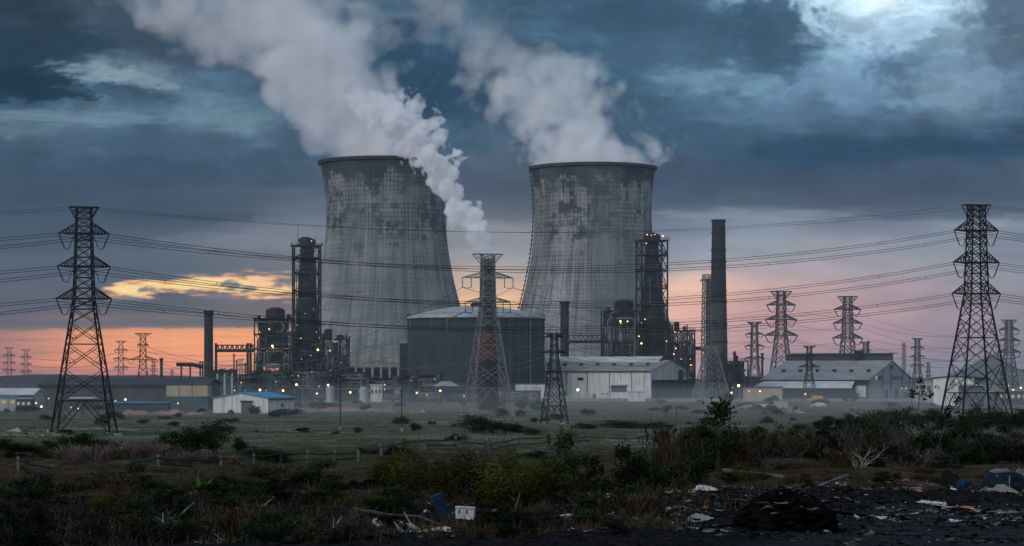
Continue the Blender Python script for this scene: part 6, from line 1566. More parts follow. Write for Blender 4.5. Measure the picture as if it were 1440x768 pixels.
def np_mesh(name, V, Fq, mat, shade=None):
    me = bpy.data.meshes.new(name); V = np.asarray(V, np.float32); Fq = np.asarray(Fq, np.int32); me.vertices.add(len(V)); me.vertices.foreach_set('co', V.reshape(-1))
    me.loops.add(Fq.size); me.loops.foreach_set('vertex_index', Fq.reshape(-1)); nf = len(Fq); me.polygons.add(nf)
    me.polygons.foreach_set('loop_start', (np.arange(nf) * Fq.shape[1]).astype(np.int32)); me.update(calc_edges=True); me.materials.append(mat)
    if shade is not None: shade_attr(me, np.asarray(shade, np.float32))
    return me

def leaves_mesh(name, centers, size, mat, rng, slim=.5, shade=None, droop=0.0):
    n = len(centers); c = np.asarray(centers); d = rng.normal(size=(n, 3)); d[:, 2] *= .7; d[:, 2] += droop; d /= np.linalg.norm(d, axis=1)[:, None]
    e = rng.normal(size=(n, 3)); e -= d * (e * d).sum(1)[:, None]; e /= np.linalg.norm(e, axis=1)[:, None] + 1e-9
    s = size * rng.uniform(.6, 1.35, n)[:, None]
    V = np.stack([c - d * s * .5, c + e * s * slim * .5, c + d * s * .5, c - e * s * slim * .5], 1).reshape(-1, 3)
    Fq = np.arange(n * 4).reshape(n, 4)
    if shade is None: shade = rng.uniform(0, 1, n)
    return np_mesh(name, V, Fq, mat, shade)

def bush_proto(kind, seed, nclump=16, nleaf=1500, leaf=.055, spread=.16, mat='dark', stems=9, slim=.5, tall=0.0):
    """unit bush: about 1 wide, 1 tall"""
    rng = np.random.default_rng(seed); rnd = random.Random(seed)
    root = thing('bush', (0, 0, 0), '', 'bush')
    cl = []; mb = MB()
    for i in range(nclump):
        a = rnd.uniform(0, 6.28); r = .40 * math.sqrt(rnd.random()); h = rnd.uniform(.18, .92) * (1 - (r / .46) ** 2 * .55)
        c = np.array([r * math.cos(a), r * math.sin(a), h]); cl.append((c, rnd.uniform(.55, 1.25)))
    for i in range(stems):
        c = cl[i % nclump][0]; p = Vector((rnd.uniform(-.05, .05), rnd.uniform(-.05, .05), -.05)); q = Vector(c * np.array([1, 1, 1.0])); m_ = (p + q) / 2 + Vector((rnd.uniform(-.06, .06), 0, .05))
        mb.tube([p, m_, q, q + (q - m_) * .35], [.012, .009, .005, .002], 4, cap=False)
        for j in range(3):
            o = m_.lerp(q, rnd.random()); mb.tube([o, o + Vector((rnd.uniform(-.13, .13), rnd.uniform(-.13, .13), rnd.uniform(.02, .16)))], [.005, .0015], 3, cap=False)
    mb.build('stem', LM['twig'], root)
    pts = []; sh = []
    wts = np.array([w for _, w in cl]); wts /= wts.sum(); idx = rng.choice(nclump, nleaf, p=wts)
    for i in idx:
        c, w = cl[i]; p = c + rng.normal(size=3) * spread * w * np.array([.62, .62, .5 + tall]); p[2] = max(p[2], .01)
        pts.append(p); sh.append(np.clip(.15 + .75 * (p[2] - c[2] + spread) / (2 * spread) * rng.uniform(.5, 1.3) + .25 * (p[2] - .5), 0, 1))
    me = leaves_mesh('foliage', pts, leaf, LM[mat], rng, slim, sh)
    o = bpy.data.objects.new('foliage', me); COL.objects.link(o); o.parent = root
    return root

def stalk_proto(seed, n=260, mat='dry', spread=.42, bend=.25, w=.010, name='reed_clump', part='stalks'):
    rng = np.random.default_rng(seed); root = thing(name, (0, 0, 0), '', 'reeds')
    V = []; Fq = []
    for i in range(n):
        a = rng.uniform(0, 6.28); r = spread * math.sqrt(rng.random()); b = np.array([r * math.cos(a), r * math.sin(a), -.03]); h = rng.uniform(.45, 1.0) * (1 - .35 * r / spread)
        d = np.array([rng.normal() * bend + r * math.cos(a) * .5, rng.normal() * bend + r * math.sin(a) * .5, 0]); s = np.array([math.cos(a + 1), math.sin(a + 1), 0]) * w * rng.uniform(.6, 1.3)
        mid = b + d * .3 + np.array([0, 0, h * .6]); top = b + d + np.array([0, 0, h]); k_ = len(V)
        V += [b - s, b + s, mid + s * .8, mid - s * .8, top]; Fq += [(k_, k_ + 1, k_ + 2, k_ + 3), (k_ + 3, k_ + 2, k_ + 4, k_ + 4)]
        if rng.random() < .3:
            t_ = top; V += [t_ + np.array([0, 0, -.09]), t_ + s * 1.8 + np.array([0, 0, -.03]), t_ + np.array([0, 0, .05]), t_ - s * 1.8 + np.array([0, 0, -.03])]; Fq.append((k_ + 5, k_ + 6, k_ + 7, k_ + 8))
    me = bpy.data.meshes.new(part); me.from_pydata([tuple(v) for v in V], [], [f if f[3] != f[2] else f[:3] for f in Fq]); me.update(); me.materials.append(LM[mat])
    shade_attr(me, rng.uniform(0, 1, len(me.polygons)).astype(np.float32)); o = bpy.data.objects.new(part, me); COL.objects.link(o); o.parent = root; return root

def twig_proto(seed, n=26, mat='twig', name='dead_bush', spread=1.0, thick=.018):
    rnd = random.Random(seed); root = thing(name, (0, 0, 0), '', 'dead bush')
    mb = MB()
    def grow(p, d, L, r, lv):
        q = p; pts = [p]; rs = [r]
        for i in range(3):
            d = (d + Vector((rnd.uniform(-.28, .28), rnd.uniform(-.28, .28), rnd.uniform(-.12, .2)))).normalized(); q = q + d * L / 3; pts.append(q); rs.append(r * (1 - .25 * (i + 1)))
        mb.tube(pts, rs, 4, cap=False)
        if lv > 0:
            for i in range(rnd.randint(2, 3)):
                o = pts[rnd.randint(1, 3)]; dd = (d + Vector((rnd.uniform(-.9, .9), rnd.uniform(-.9, .9), rnd.uniform(-.2, .6)))).normalized(); grow(o, dd, L * rnd.uniform(.45, .7), r * .55, lv - 1)
    for i in range(n // 3):
        a = rnd.uniform(0, 6.28); d = Vector((math.cos(a) * rnd.uniform(.2, 1) * spread, math.sin(a) * rnd.uniform(.2, 1) * spread, rnd.uniform(.4, 1.2))).normalized()
        grow(Vector((rnd.uniform(-.08, .08), rnd.uniform(-.08, .08), -.03)), d, rnd.uniform(.35, .6), thick, 2)
    mb.build('branches', LM[mat], root); return root

BP = {
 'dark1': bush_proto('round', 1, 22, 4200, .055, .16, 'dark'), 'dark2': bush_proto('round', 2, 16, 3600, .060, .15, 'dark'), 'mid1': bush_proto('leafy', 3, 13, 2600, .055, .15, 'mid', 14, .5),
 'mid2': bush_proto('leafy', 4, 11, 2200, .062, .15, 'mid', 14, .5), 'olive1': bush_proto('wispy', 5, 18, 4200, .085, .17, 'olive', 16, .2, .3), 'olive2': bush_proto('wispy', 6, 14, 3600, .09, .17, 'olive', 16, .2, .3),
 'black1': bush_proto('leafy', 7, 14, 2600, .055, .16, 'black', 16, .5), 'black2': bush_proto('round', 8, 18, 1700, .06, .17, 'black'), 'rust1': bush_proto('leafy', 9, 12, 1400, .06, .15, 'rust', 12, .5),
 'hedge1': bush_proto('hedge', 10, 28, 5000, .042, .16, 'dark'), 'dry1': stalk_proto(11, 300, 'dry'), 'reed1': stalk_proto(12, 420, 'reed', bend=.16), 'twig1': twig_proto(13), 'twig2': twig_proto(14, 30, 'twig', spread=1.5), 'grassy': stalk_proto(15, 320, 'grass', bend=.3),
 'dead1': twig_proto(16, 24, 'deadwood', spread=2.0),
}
used = set()
def plant(kind, px, py, wpx, hpx, label, group=None, yoff=0, Y=None, name=None):
    p = G(px, py) if Y is None else Vector(((px - CX) / F * Y, Y, terrain((px - CX) / F * Y, Y)))
    k_ = p.y / F; s = (wpx * k_ * 1.15, wpx * k_ * .95, hpx * k_ * 1.15)
    rz = random.uniform(0, 6.28); pr = BP[kind]
    if kind not in used:
        used.add(kind); pr.location = p; pr.rotation_euler = (0, 0, rz); pr.scale = s; pr['label'] = label
        if group: pr['group'] = group
        r = pr
    else: r = dup(pr, p, rz, s, label, group)
    if name: r.name = name
    return r

rr = random.Random(77)
# distant scrub line along the yard edge: reads as small dark dots
G1 = 'small dark shrubs dotted over the misty field'
fl = []
for i in range(120):
    px = rr.uniform(-10, 1450); py = rr.choice([rr.uniform(566, 580), rr.uniform(580, 612)]); fl.append((px, py))
for px, py in fl:
    w_ = rr.uniform(7, 24) * (1 if py < 585 else 1.1); plant(rr.choice(['dark1', 'dark2', 'hedge1']), px, py, w_, w_ * rr.uniform(.3, .55), 'small dark shrub in the misty field', G1)
for (px, py, w_, h_, lb) in ((283, 582, 14, 9, 'round shrub in front of the left end of the blue-roofed workshop'), (325, 583, 11, 7, 'shrub by the dark roller door of the workshop'), (358, 583, 18, 13, 'leafy shrub against the white workshop wall'),
    (405, 585, 50, 10, 'dark scrub right of the blue-roofed workshop'), (1197, 566, 26, 17, 'dark round mound of ivy in front of the right warehouse gable'), (866, 563, 14, 10, 'shrub at the warehouse wall by the lamp pole'),
    (1022, 572, 22, 22, 'dark round bush by the utility pole below the tallest chimney'), (1088, 568, 16, 12, 'dark bush in front of the dirt yard'), (455, 574, 40, 9, 'scrub on the pinkish dirt bank'),
    (1437, 545, 60, 18, 'dark wooded rise at the right edge of the horizon'), (1390, 560, 36, 9, 'hedge at the foot of the storehouse behind the tall right pylon')):
    plant('dark1', px, py, w_, h_, lb)
plant('hedge1', 668, 611, 62, 24, 'large dark bush below the pale central pylon, left half'); plant('dark2', 708, 611, 44, 19, 'large dark bush below the pale central pylon, right half'); plant('hedge1', 745, 612, 40, 12, 'lower dark bush right of the pair below the pale pylon')
plant('dark1', 585, 612, 16, 12, 'lone dark shrub by the thin pole left of the pale pylon')
for i, (px, py, w_, h_) in enumerate(((870, 605, 70, 13), (925, 603, 60, 10), (985, 606, 50, 9), (820, 606, 40, 9))):
    plant('hedge1', px, py, w_, h_, 'low dark hedge in the field right of the small dark pylon, %s' % ('widest', 'middle', 'rightmost', 'nearest the pylon')[i])
# left bush row behind the fence
h_k = 1.25
for i, (px, py, w_, h_, kd) in enumerate(((10, 640, 60, 20, 'dark1'), (52, 640, 50, 17, 'dark2'), (88, 640, 50, 26, 'dark2'), (125, 642, 60, 30, 'dark1'), (160, 642, 50, 20, 'dark2'), (196, 641, 60, 17, 'dark1'), (232, 643, 52, 24, 'hedge1'), (262, 644, 60, 33, 'dark1'), (300, 643, 62, 35, 'hedge1'), (335, 643, 30, 18, 'dark2'), (70, 642, 40, 20, 'mid1'))):
    plant(kd, px, py, w_, h_ * h_k, 'dark bush in the row behind left fence, %s' % ('at the frame edge', 'second from the edge', 'left foot of the tall pylon', 'under the tall pylon', 'right foot of the tall pylon', 'low, right of the pylon', 'left shoulder of the big pair', 'left of the two biggest', 'right of the two biggest', 'small, at its right end', 'leafy one beside the pylon foot')[i])
for i, (px, py, w_, h_) in enumerate(((102, 656, 50, 24), (140, 657, 56, 26), (178, 656, 60, 28), (215, 656, 50, 26), (250, 657, 46, 20), (285, 655, 50, 17), (120, 650, 40, 22), (195, 650, 44, 26), (320, 655, 40, 14), (230, 650, 40, 22))):
    plant('reed1', px, py, w_, h_, 'dusty pinkish reeds behind the left fence, %s clump' % ('leftmost', 'second', 'third', 'fourth', 'fifth', 'sixth', 'left rear', 'middle rear', 'rightmost', 'right rear')[i], name='reed_clump')
for i, (px, py, w_, h_) in enumerate(((365, 652, 60, 18), (392, 652, 50, 17), (108, 688, 50, 24), (20, 694, 26, 24), (640, 618, 40, 10), (520, 640, 40, 12))):
    plant('hedge1' if i < 2 else 'black2', px, py, w_, h_, 'low dark bush, %s' % ('left half of the mound beside the reeds', 'right half of the mound beside the reeds', 'alone in front of the left fence', 'by the dirt heap at the left edge', 'beside the middle fence posts', 'in front of the middle dark heap')[i])
# right-hand hedge and thicket
for i, (px, py, w_, h_, kd) in enumerate(((1165, 612, 50, 24, 'dark1'), (1195, 610, 50, 26, 'hedge1'), (1232, 609, 60, 34, 'dark2'), (1268, 607, 60, 33, 'hedge1'), (1305, 606, 60, 30, 'dark1'), (1340, 606, 50, 24, 'dark2'), (1372, 606, 60, 30, 'hedge1'), (1412, 606, 60, 27, 'dark1'), (1440, 606, 50, 33, 'dark2'), (1135, 622, 60, 24, 'mid1'), (1108, 628, 40, 20, 'mid2'))):
    plant(kd, px, py, w_, h_, 'dark hedge bush before the right tall pylon, %s from the left' % ('third', 'fourth', 'fifth', 'sixth', 'seventh', 'eighth', 'ninth', 'tenth', 'eleventh', 'second', 'first')[i])
for i, (px, py, w_, h_) in enumerate(((1175, 646, 90, 74), (1225, 650, 80, 66), (1290, 655, 90, 70), (1340, 650, 80, 60), (1120, 655, 70, 56), (1400, 648, 90, 62), (850, 690, 70, 60), (905, 680, 60, 54))):
    plant('twig1' if i % 2 else 'twig2', px, py, w_, h_, 'bare grey-brown branches, %s' % ('high in the right thicket, left of the sapling', 'left of the slim sapling', 'round the foot of the slim sapling', 'round the leaning sapling', 'left end of the right thicket', 'below the tall right pylon', 'over the dark shrub at centre right', 'over the broad shrub at centre right')[i], 'tall bare branches in the scrub')
GR = 'dark thicket bushes behind the rubbish'
for i in range(90):
    px = rr.uniform(960, 1450); py = rr.uniform(628, 672); w_ = rr.uniform(34, 78)
    plant(rr.choice(['black1', 'black2', 'black2', 'twig2', 'dark2', 'twig1', 'dry1', 'twig2', 'dead1', 'dry1', 'twig1']), px, py, w_, w_ * rr.uniform(.45, .72), 'dark thicket bush behind the rubbish strip', GR)
# foreground
for (kd, px, py, w_, h_, lb) in (
  ('olive1', 578, 700, 74, 52, 'yellow-green feathery bush left of the blue barrel'), ('olive2', 548, 690, 50, 36, 'smaller yellow-green tuft left of the feathery bush'), ('olive2', 655, 722, 92, 62, 'large olive feathery bush behind the white box'), ('olive1', 715, 724, 90, 60, 'large olive feathery bush right of the white box'),
  ('olive2', 765, 725, 80, 52, 'olive feathery bush, rightmost of the middle group'), ('olive1', 620, 700, 60, 40, 'olive bush behind the blue barrel'),
  ('mid1', 795, 700, 64, 66, 'tall leafy shrub in the middle foreground'), ('black1', 830, 706, 50, 54, 'dark leafy shrub right of the tall leafy one'), ('black1', 880, 708, 60, 62, 'dark broad shrub with a high shoulder, centre right'), ('mid2', 915, 706, 76, 56, 'broad leafy shrub centre right'), ('black1', 945, 704, 46, 40, 'dark leafy shrub at the right of the broad one'),
  ('rust1', 871, 642, 20, 15, 'small rust-red shrub in the brown grass'), ('rust1', 1042, 668, 46, 38, 'orange-brown leafed shrub beside the dark leafy mound'), ('mid1', 1008, 672, 76, 70, 'tall dark leafy mound left of the rust-coloured shrub'), ('mid2', 985, 690, 60, 50, 'leafy shrub at the left end of the timber beam'), ('olive1', 1040, 682, 40, 22, 'low yellow-green tuft above the timber beam'),
  ('twig1', 565, 664, 100, 60, 'bare branching bush standing on the dark heap'), ('twig2', 640, 672, 120, 60, 'bare spreading branches above the olive bushes'), ('twig1', 595, 690, 90, 60, 'bare twiggy bush left of the barrel'), ('twig2', 1215, 640, 100, 70, 'bare branching bush in the right thicket'), ('twig1', 1250, 650, 60, 60, 'narrow bare bush in the right thicket'),
  ('twig2', 340, 742, 160, 44, 'tangle of dead branches in the left foreground'), ('dead1', 385, 752, 150, 36, 'pale dead branches in the left foreground'), ('twig2', 440, 745, 130, 50, 'tangle of dark twigs left of the long branch'), ('dead1', 300, 765, 110, 34, 'pale twigs at the bottom edge, left of centre'), ('twig1', 250, 740, 100, 50, 'dark twigs below the green sprout'),
  ('dry1', 940, 672, 40, 60, 'tall dry yellowish stalks right of centre'), ('dry1', 928, 690, 50, 40, 'dry grass at the foot of the tall stalks'), ('mid2', 930, 632, 26, 32, 'leafy head on the tall dry stalks'),
  ('black2', 60, 740, 110, 54, 'black bush in the lower left corner'), ('black1', 140, 745, 100, 50, 'black leafy bush, lower left'), ('mid1', 190, 735, 80, 36, 'dim green bush, lower left'), ('mid2', 316, 722, 60, 24, 'leafy weeds under the green sprout'), ('mid1', 355, 712, 60, 28, 'leafy weeds right of the green sprout'),
  ('mid2', 470, 700, 40, 24, 'light green weeds at the edge of the dark heap'), ('black2', 230, 762, 120, 40, 'black bush at the bottom edge'), ('black1', 20, 770, 90, 50, 'black leafy bush at the bottom left corner'), ('black1', 620, 668, 40, 26, 'dark shrub behind the olive bushes'), ('dark1', 752, 644, 36, 12, 'low shrub in the brown grass behind the middle shrubs'), ('mid1', 1010, 640, 40, 18, 'low green shrub left of the right thicket'), ('black2', 460, 770, 90, 34, 'black weeds at the bottom edge under the branches'), ('olive1', 150, 722, 60, 20, 'patch of dull yellow weeds, lower left'),
  ):
    big_ = 1.35 if 780 < px < 1060 and h_ > 36 else (1.15 if kd.startswith('tw') or kd.startswith('olive') else 1.0)
    plant(kd, px, py, w_ * (1.1 if big_ > 1.2 else 1), h_ * big_, lb)
G2 = 'dry weeds in the foreground'
for i in range(150):
    px = rr.uniform(-10, 960); py = rr.uniform(680, 775); w_ = rr.uniform(34, 90)
    if (585 < px < 690 and py > 700) or (255 < px < 305 and 690 < py < 725): continue
    plant(rr.choice(['dry1', 'grassy', 'twig1', 'twig2', 'black1', 'black2', 'black1', 'mid2', 'mid1']), px, py, w_, w_ * rr.uniform(.35, .6), 'dim clump of weeds in the foreground', G2)
for i in range(24):
    px = rr.uniform(930, 1440); py = rr.uniform(672, 700); w_ = rr.uniform(16, 34)
    plant(rr.choice(['dry1', 'grassy', 'black1']), px, py, w_, w_ * rr.uniform(.35, .6), 'dim clump of weeds in the foreground', G2)

# green sprout with broad blades
def sprout(px, py, hpx, label, mat='sprout'):
    p = G(px, py); k_ = p.y / F; h = hpx * k_; root = thing('seedling', p, label, 'seedling')
    mb = MB(); mb.tube([(0, 0, -.05), (0, 0, h * .3)], h * .04, 5, h * .03); mb.build('stem', LM['grass'], root)
    for (dx, dz, w_) in ((-.14, 1.0, .14), (.36, .72, .26), (.10, .55, .16), (-.25, .45, .12)):
        V = []; n = 6
        for i in range(n + 1):
            t_ = i / n; x = dx * h * t_ ** 1.4; z = h * (.15 + (dz - .15) * t_); ww = w_ * h * math.sin(math.pi * min(1, t_ * .92 + .06)) ** .8 * .5
            V += [(x - ww, -.02 * i, z - ww * .3), (x, .05 * h * t_, z), (x + ww, -.02 * i, z - ww * .3)]
        Fq = []
        for i in range(n): a = i * 3; Fq += [(a, a + 1, a + 4, a + 3), (a + 1, a + 2, a + 5, a + 4)]
        me = bpy.data.meshes.new('leaf'); me.from_pydata(V, [], Fq); me.materials.append(LM[mat]); shade_attr(me, np.full(len(Fq), .5, np.float32)); o = bpy.data.objects.new('leaf', me); COL.objects.link(o); o.parent = root
sprout(281, 704, 46, 'bright green broad-leaved sprout in the left foreground'); sprout(1253, 638, 22, 'small bright green sprout in the right thicket', 'mid'); sprout(1196, 668, 18, 'small green sprout above the rubbish', 'mid')

# sapling with leaf clumps at the right, and its leaning neighbour
def sapling(px, py, pts, clumps, label, seed):
    p = G(px, py); k_ = p.y / F; rng = np.random.default_rng(seed); root = thing('sapling', p, label, 'sapling')
    def w(qx, qy): return Vector(((qx - px) * k_, rng.uniform(-.1, .1), (py - qy) * k_))
    for i, line in enumerate(pts):
        mb = MB(); L = [w(*q) for q in line]; r0 = .075 if i == 0 else .035; mb.tube(L, [r0 * (1 - .75 * j / (len(L) - 1)) for j in range(len(L))], 6); mb.build('trunk' if i == 0 else 'branch', LM['twig'], root)
    P3 = []
    for (qx, qy, r, n) in clumps:
        c = w(qx, qy); P3.append(np.array(c) + rng.normal(size=(n, 3)) * r * k_ * .5 * np.array([1, .8, .8]))
    me = leaves_mesh('leaves', np.concatenate(P3), 4.2 * k_, LM['black'], rng, .6); o = bpy.data.objects.new('leaves', me); COL.objects.link(o); o.parent = root
sapling(1291, 640, [[(1291, 640), (1290, 600), (1291, 575), (1293, 555), (1294, 535)], [(1290, 583), (1284, 572), (1281, 560), (1280, 552)], [(1292, 562), (1300, 555), (1310, 554)], [(1292, 566), (1298, 560), (1304, 549)], [(1292, 556), (1288, 549), (1286, 542)]],
        [(1294, 534, 6, 46), (1283, 551, 6, 34), (1284, 556, 4, 14), (1307, 554, 6, 34), (1298, 543, 4, 16), (1318, 545, 5, 14), (1296, 552, 5, 22), (1300, 560, 3, 10), (1290, 543, 3, 10)], 'slim dark sapling with sparse leaf clumps reaching above the yard', 5)
sapling(1318, 650, [[(1318, 650), (1322, 620), (1328, 600), (1334, 585), (1344, 572), (1349, 562)], [(1328, 600), (1340, 596), (1350, 590)], [(1324, 612), (1312, 604), (1302, 592)]],
        [(1334, 576, 6, 40), (1344, 566, 5, 26), (1349, 560, 3, 10), (1333, 584, 5, 28), (1345, 580, 4, 16), (1352, 589, 4, 12), (1312, 603, 4, 12)], 'leaning dark sapling below the tall right pylon', 6)
sapling(925, 660, [[(925, 660), (930, 635), (934, 615), (931, 602)], [(934, 615), (944, 606), (952, 600)], [(932, 622), (924, 612), (922, 604)]], [(933, 608, 6, 50), (948, 602, 4, 16), (922, 603, 4, 14), (930, 618, 5, 30)], 'slender plant with a leafy top right of centre', 7)

# ------------------------------------------------------------------ grass and ground litter (uncountable)
def blades(name, regions, mat, seed, hmin, hmax, wd, label=None):
    rng = np.random.default_rng(seed); B = []
    for (x0, x1, y0, y1, n, clump) in regions:
        px = rng.uniform(x0, x1, n); py = rng.uniform(y0, y1, n)
        keep = fbm(px / 45, py / 12, seed, 4) > rng.uniform(-.55, .35, n) * clump
        for a, b in zip(px[keep], py[keep]):
            Y = ground_Y(b) if False else np.interp(b, PYS, YS); B.append(((a - CX) / F * Y, Y))
    B = np.array(B); n = len(B); Z = np.array([terrain(x, y) for x, y in B]); h = rng.uniform(hmin, hmax, n); a = rng.uniform(0, 6.28, n); w_ = wd * rng.uniform(.6, 1.4, n)
    ln = rng.normal(size=(n, 2)) * .3 * h[:, None]
    s = np.stack([np.cos(a), np.sin(a), a * 0], 1) * w_[:, None]; b0 = np.column_stack([B, Z - .06]); top = b0 + np.column_stack([ln, h + .06])
    V = np.stack([b0 - s, b0 + s, top], 1).reshape(-1, 3); me = np_mesh(name, V, np.arange(n * 3).reshape(n, 3), LM[mat], rng.uniform(0, 1, n)); o = bpy.data.objects.new(name, me); COL.objects.link(o); tag(o, label, None, None, 'stuff')
YS = np.geomspace(45, 5000, 900); PYS = np.array([HY + F * (CZ - gz(y)) / y for y in YS]); YS = YS[::-1]; PYS = PYS[::-1]
_o = np.argsort(PYS); PYS = PYS[_o]; YS = YS[_o]
blades('dry_grass', [(-40, 1480, 640, 690, 26000, 1), (-40, 980, 690, 772, 14000, 1), (930, 1100, 700, 730, 1500, 1)], 'dry', 3, .12, .55, .022, 'dry brown grass over the foreground waste ground')
blades('green_grass', [(-40, 1480, 612, 650, 16000, 1), (-40, 980, 680, 772, 12000, 1), (960, 1480, 640, 680, 5000, 1)], 'grass', 4, .10, .4, .028, 'dull green grass in the fields and foreground')
blades('rough_grass', [(-40, 1480, 575, 615, 14000, 1)], 'reed', 6, .2, .7, .06, 'pale rough grass of the misty field')
# ------------------------------------------------------------------ fence
M['post'] = simple('weathered_post', (.085, .09, .095), .9, var=.4, scale=3); M['postdk'] = simple('dark_wooden_post', (.018, .018, .018), .9, var=.4, scale=3)
def fence(posts, label, hpx, mat='post'):
    pts = [G(px, py) for px, py in posts]; root = thing('fence', pts[0], label, 'fence'); o = Vector(root.location); tops = []
    rnd = random.Random(len(posts))
    for i, p in enumerate(pts):
        k_ = p.y / F; h = hpx * k_ * rnd.uniform(.85, 1.12); q = p - o; lean = rnd.uniform(-.07, .07) * h; w_ = 4.0 * k_
        mb = MB(); mb.bar((q.x, q.y, q.z - .3), (q.x + lean, q.y, q.z + h), w_, w_ * .85); mb.box((q.x + lean, q.y, q.z + h), (w_ * .8, w_ * .8, .06)); mb.build('post', M[mat] if rnd.random() < .6 else M['postdk'], root); tops.append((q, h))
    for f in (.72, .25):
        for (a, ha), (b, hb) in zip(tops, tops[1:]):
            if f < .5 and rnd.random() < .4: continue
            mb = MB(); mb.tube(sag_pts(a + Vector((0, -.1, ha * f)), b + Vector((0, -.1, hb * f)), .08 if f > .5 else .05, 8), .07, 5); mb.build('rail', M['postdk'], root)
fence([(-20, 668), (26, 670), (73, 667), (116, 660), (155, 665), (190, 661), (223, 660), (267, 659), (311, 656), (356, 654), (395, 653), (432, 648), (470, 646), (502, 645)], 'sagging wire and post fence across the left foreground', 17)
fence([(503, 646), (536, 642), (569, 636), (598, 634), (640, 632), (687, 633), (730, 630), (772, 629)], 'broken fence posts in the middle, past the dark heap', 17)
fence([(772, 628), (801, 625), (828, 622), (855, 622), (883, 621), (910, 618), (940, 616)], 'thin fence posts right of the middle shrubs', 14)
for i, (px, py, h) in enumerate(((487, 624, 9), (505, 625, 8), (435, 624, 7), (470, 626, 7), (237, 620, 6), (60, 634, 9))):
    p = G(px, py); k_ = p.y / F; mb = MB(); mb.bar((0, 0, -.2), (0.03, 0, h * k_), 2.2 * k_, 1.9 * k_); mb.box((0.03, 0, h * k_), (2.3 * k_, 2.3 * k_, .08))
    tag(mb.build('stake', M['post'], None, loc=p), 'small pale stake in the green field, %s' % ('left of a pair near the dark heap', 'right of a pair near the dark heap', 'beside the fence end', 'between the fence end and the pair', 'left of the big bush pair', 'at the far left')[i], 'stake')

# ------------------------------------------------------------------ rubbish
M['barrel'] = simple('faded_blue_plastic', (.009, .028, .065), .8, var=.5, scale=2, spec=.1)
M['foam'] = simple('dirty_white_foam', (.40, .43, .44), .85, var=.3, scale=3, streak=.4); M['cloth'] = simple('grey_cloth', (.10, .11, .12), .9, var=.4, scale=2); M['cloth_w'] = simple('dirty_white_sheet', (.17, .18, .185), .85, var=.45, scale=2)
M['tarp'] = simple('dark_blue_tarpaulin', (.010, .022, .045), .8, var=.6, scale=1.5, spec=.05); M['bag'] = simple('black_bag', (.008, .008, .009), .8, spec=.05); M['pink'] = simple('faded_pink_plastic', (.32, .11, .10), .8, var=.3, scale=3)
M['plank'] = simple('weathered_plank', (.13, .12, .105), .9, var=.4, scale=4, streak=.4); M['teal_p'] = simple('teal_plastic', (.03, .09, .10), .6); M['yellow_p'] = simple('dull_yellow_plastic', (.30, .20, .05), .7); M['char'] = simple('charred_debris', (.005, .005, .006), .95, var=.6, scale=3, spec=0.0)

def barrel():
    p = G(627, 736); k_ = p.y / F; H = 36 * k_; r = 9.0 * k_; root = thing('barrel', p, 'ribbed blue plastic barrel leaning in the weeds', 'barrel'); root.rotation_euler = (R(6), R(-22), 0)
    mb = MB(); prof = [(r * .9, 0), (r * .97, H * .03)]
    for i in range(8):
        z = H * (.06 + i * .11); prof += [(r, z), (r * 1.05, z + H * .03), (r, z + H * .06)]
    prof += [(r * .95, H * .98), (r * .85, H)]; mb.lathe(prof, n=24); mb.build('body', M['barrel'], root, smooth=False)
    mb = MB(); mb.lathe([(r * .97, H * .96), (r * 1.06, H * .965), (r * 1.06, H * 1.0), (r * .84, H * 1.0), (r * .8, H * .97)], n=24, cap=False); mb.build('rim', M['barrel'], root)
barrel()
def crate():
    p = G(654, 738); k_ = p.y / F; root = thing('foam_box', p, 'white foam box standing on its side beside the blue barrel', 'box'); root.rotation_euler = (0, R(3), R(-8)); w_, h = 26 * k_, 18 * k_
    mb = MB(); mb.box((0, 0, h / 2), (w_, w_ * .6, h)); mb.build('body', M['foam'], root)
    mb = MB(); mb.box((0, -w_ * .31, h * .93), (w_ * 1.04, .05, h * .12)); mb.box((0, -w_ * .31, h * .06), (w_ * 1.04, .05, h * .1)); mb.build('edge', M['foam'], root)
    for s_ in (-.3, .12): mb = MB(); mb.box((s_ * w_, -w_ * .31, h * .6), (w_ * .05, .05, h * .3)); mb.build('slot', M['char'], root)
crate()
def log(name, pts, r, label, mat, cat='branch'):
    W = []
    for (px, py, up) in pts: p = G(px, py); p.z += up; W.append(p)
    o = W[0].copy(); mb = MB(); rnd = random.Random(int(pts[0][0])); fine = []
    for a, b in zip(W, W[1:]):
        for t_ in (0, .33, .66): q = a.lerp(b, t_); fine.append(q - o + Vector((0, rnd.uniform(-.04, .04), rnd.uniform(-.04, .04))))
    fine.append(W[-1] - o); n = len(fine); mb.tube(fine, [r * (1 - .55 * i / n) * rnd.uniform(.85, 1.1) for i in range(n)], 7)
    for j in range(3):
        q = fine[rnd.randint(2, n - 2)]; mb.tube([q, q + Vector((rnd.uniform(-.4, .4), rnd.uniform(-.2, .2), rnd.uniform(.1, .5)))], [r * .4, r * .1], 5)
    tag(mb.build(name, mat, None, loc=o), label, cat)
log('fallen_branch', [(498, 728, .25), (540, 734, .3), (590, 742, .22), (645, 752, .1)], .075, 'long dark branch lying left of the white box', LM['twig'])
log('driftwood', [(528, 742, .12), (560, 748, .15), (575, 756, .2), (600, 768, .1)], .13, 'pale twisted driftwood at the bottom centre', LM['deadwood'])
log('driftwood', [(560, 740, .1), (590, 758, .3), (620, 768, .1)], .09, 'second pale stick crossing the driftwood', LM['deadwood'])
log('fallen_branch', [(705, 765, 0), (722, 745, .35), (736, 716, .8)], .06, 'dark stick poking up right of the white box', LM['bark'])
log('fallen_branch', [(190, 768, 0), (228, 742, .25), (272, 726, .5)], .04, 'thin pale stick rising to the right, lower left', LM['deadwood'])
log('fallen_branch', [(216, 768, 0), (230, 745, .3), (229, 735, .45)], .05, 'short pale forked stick, lower left', LM['deadwood'])
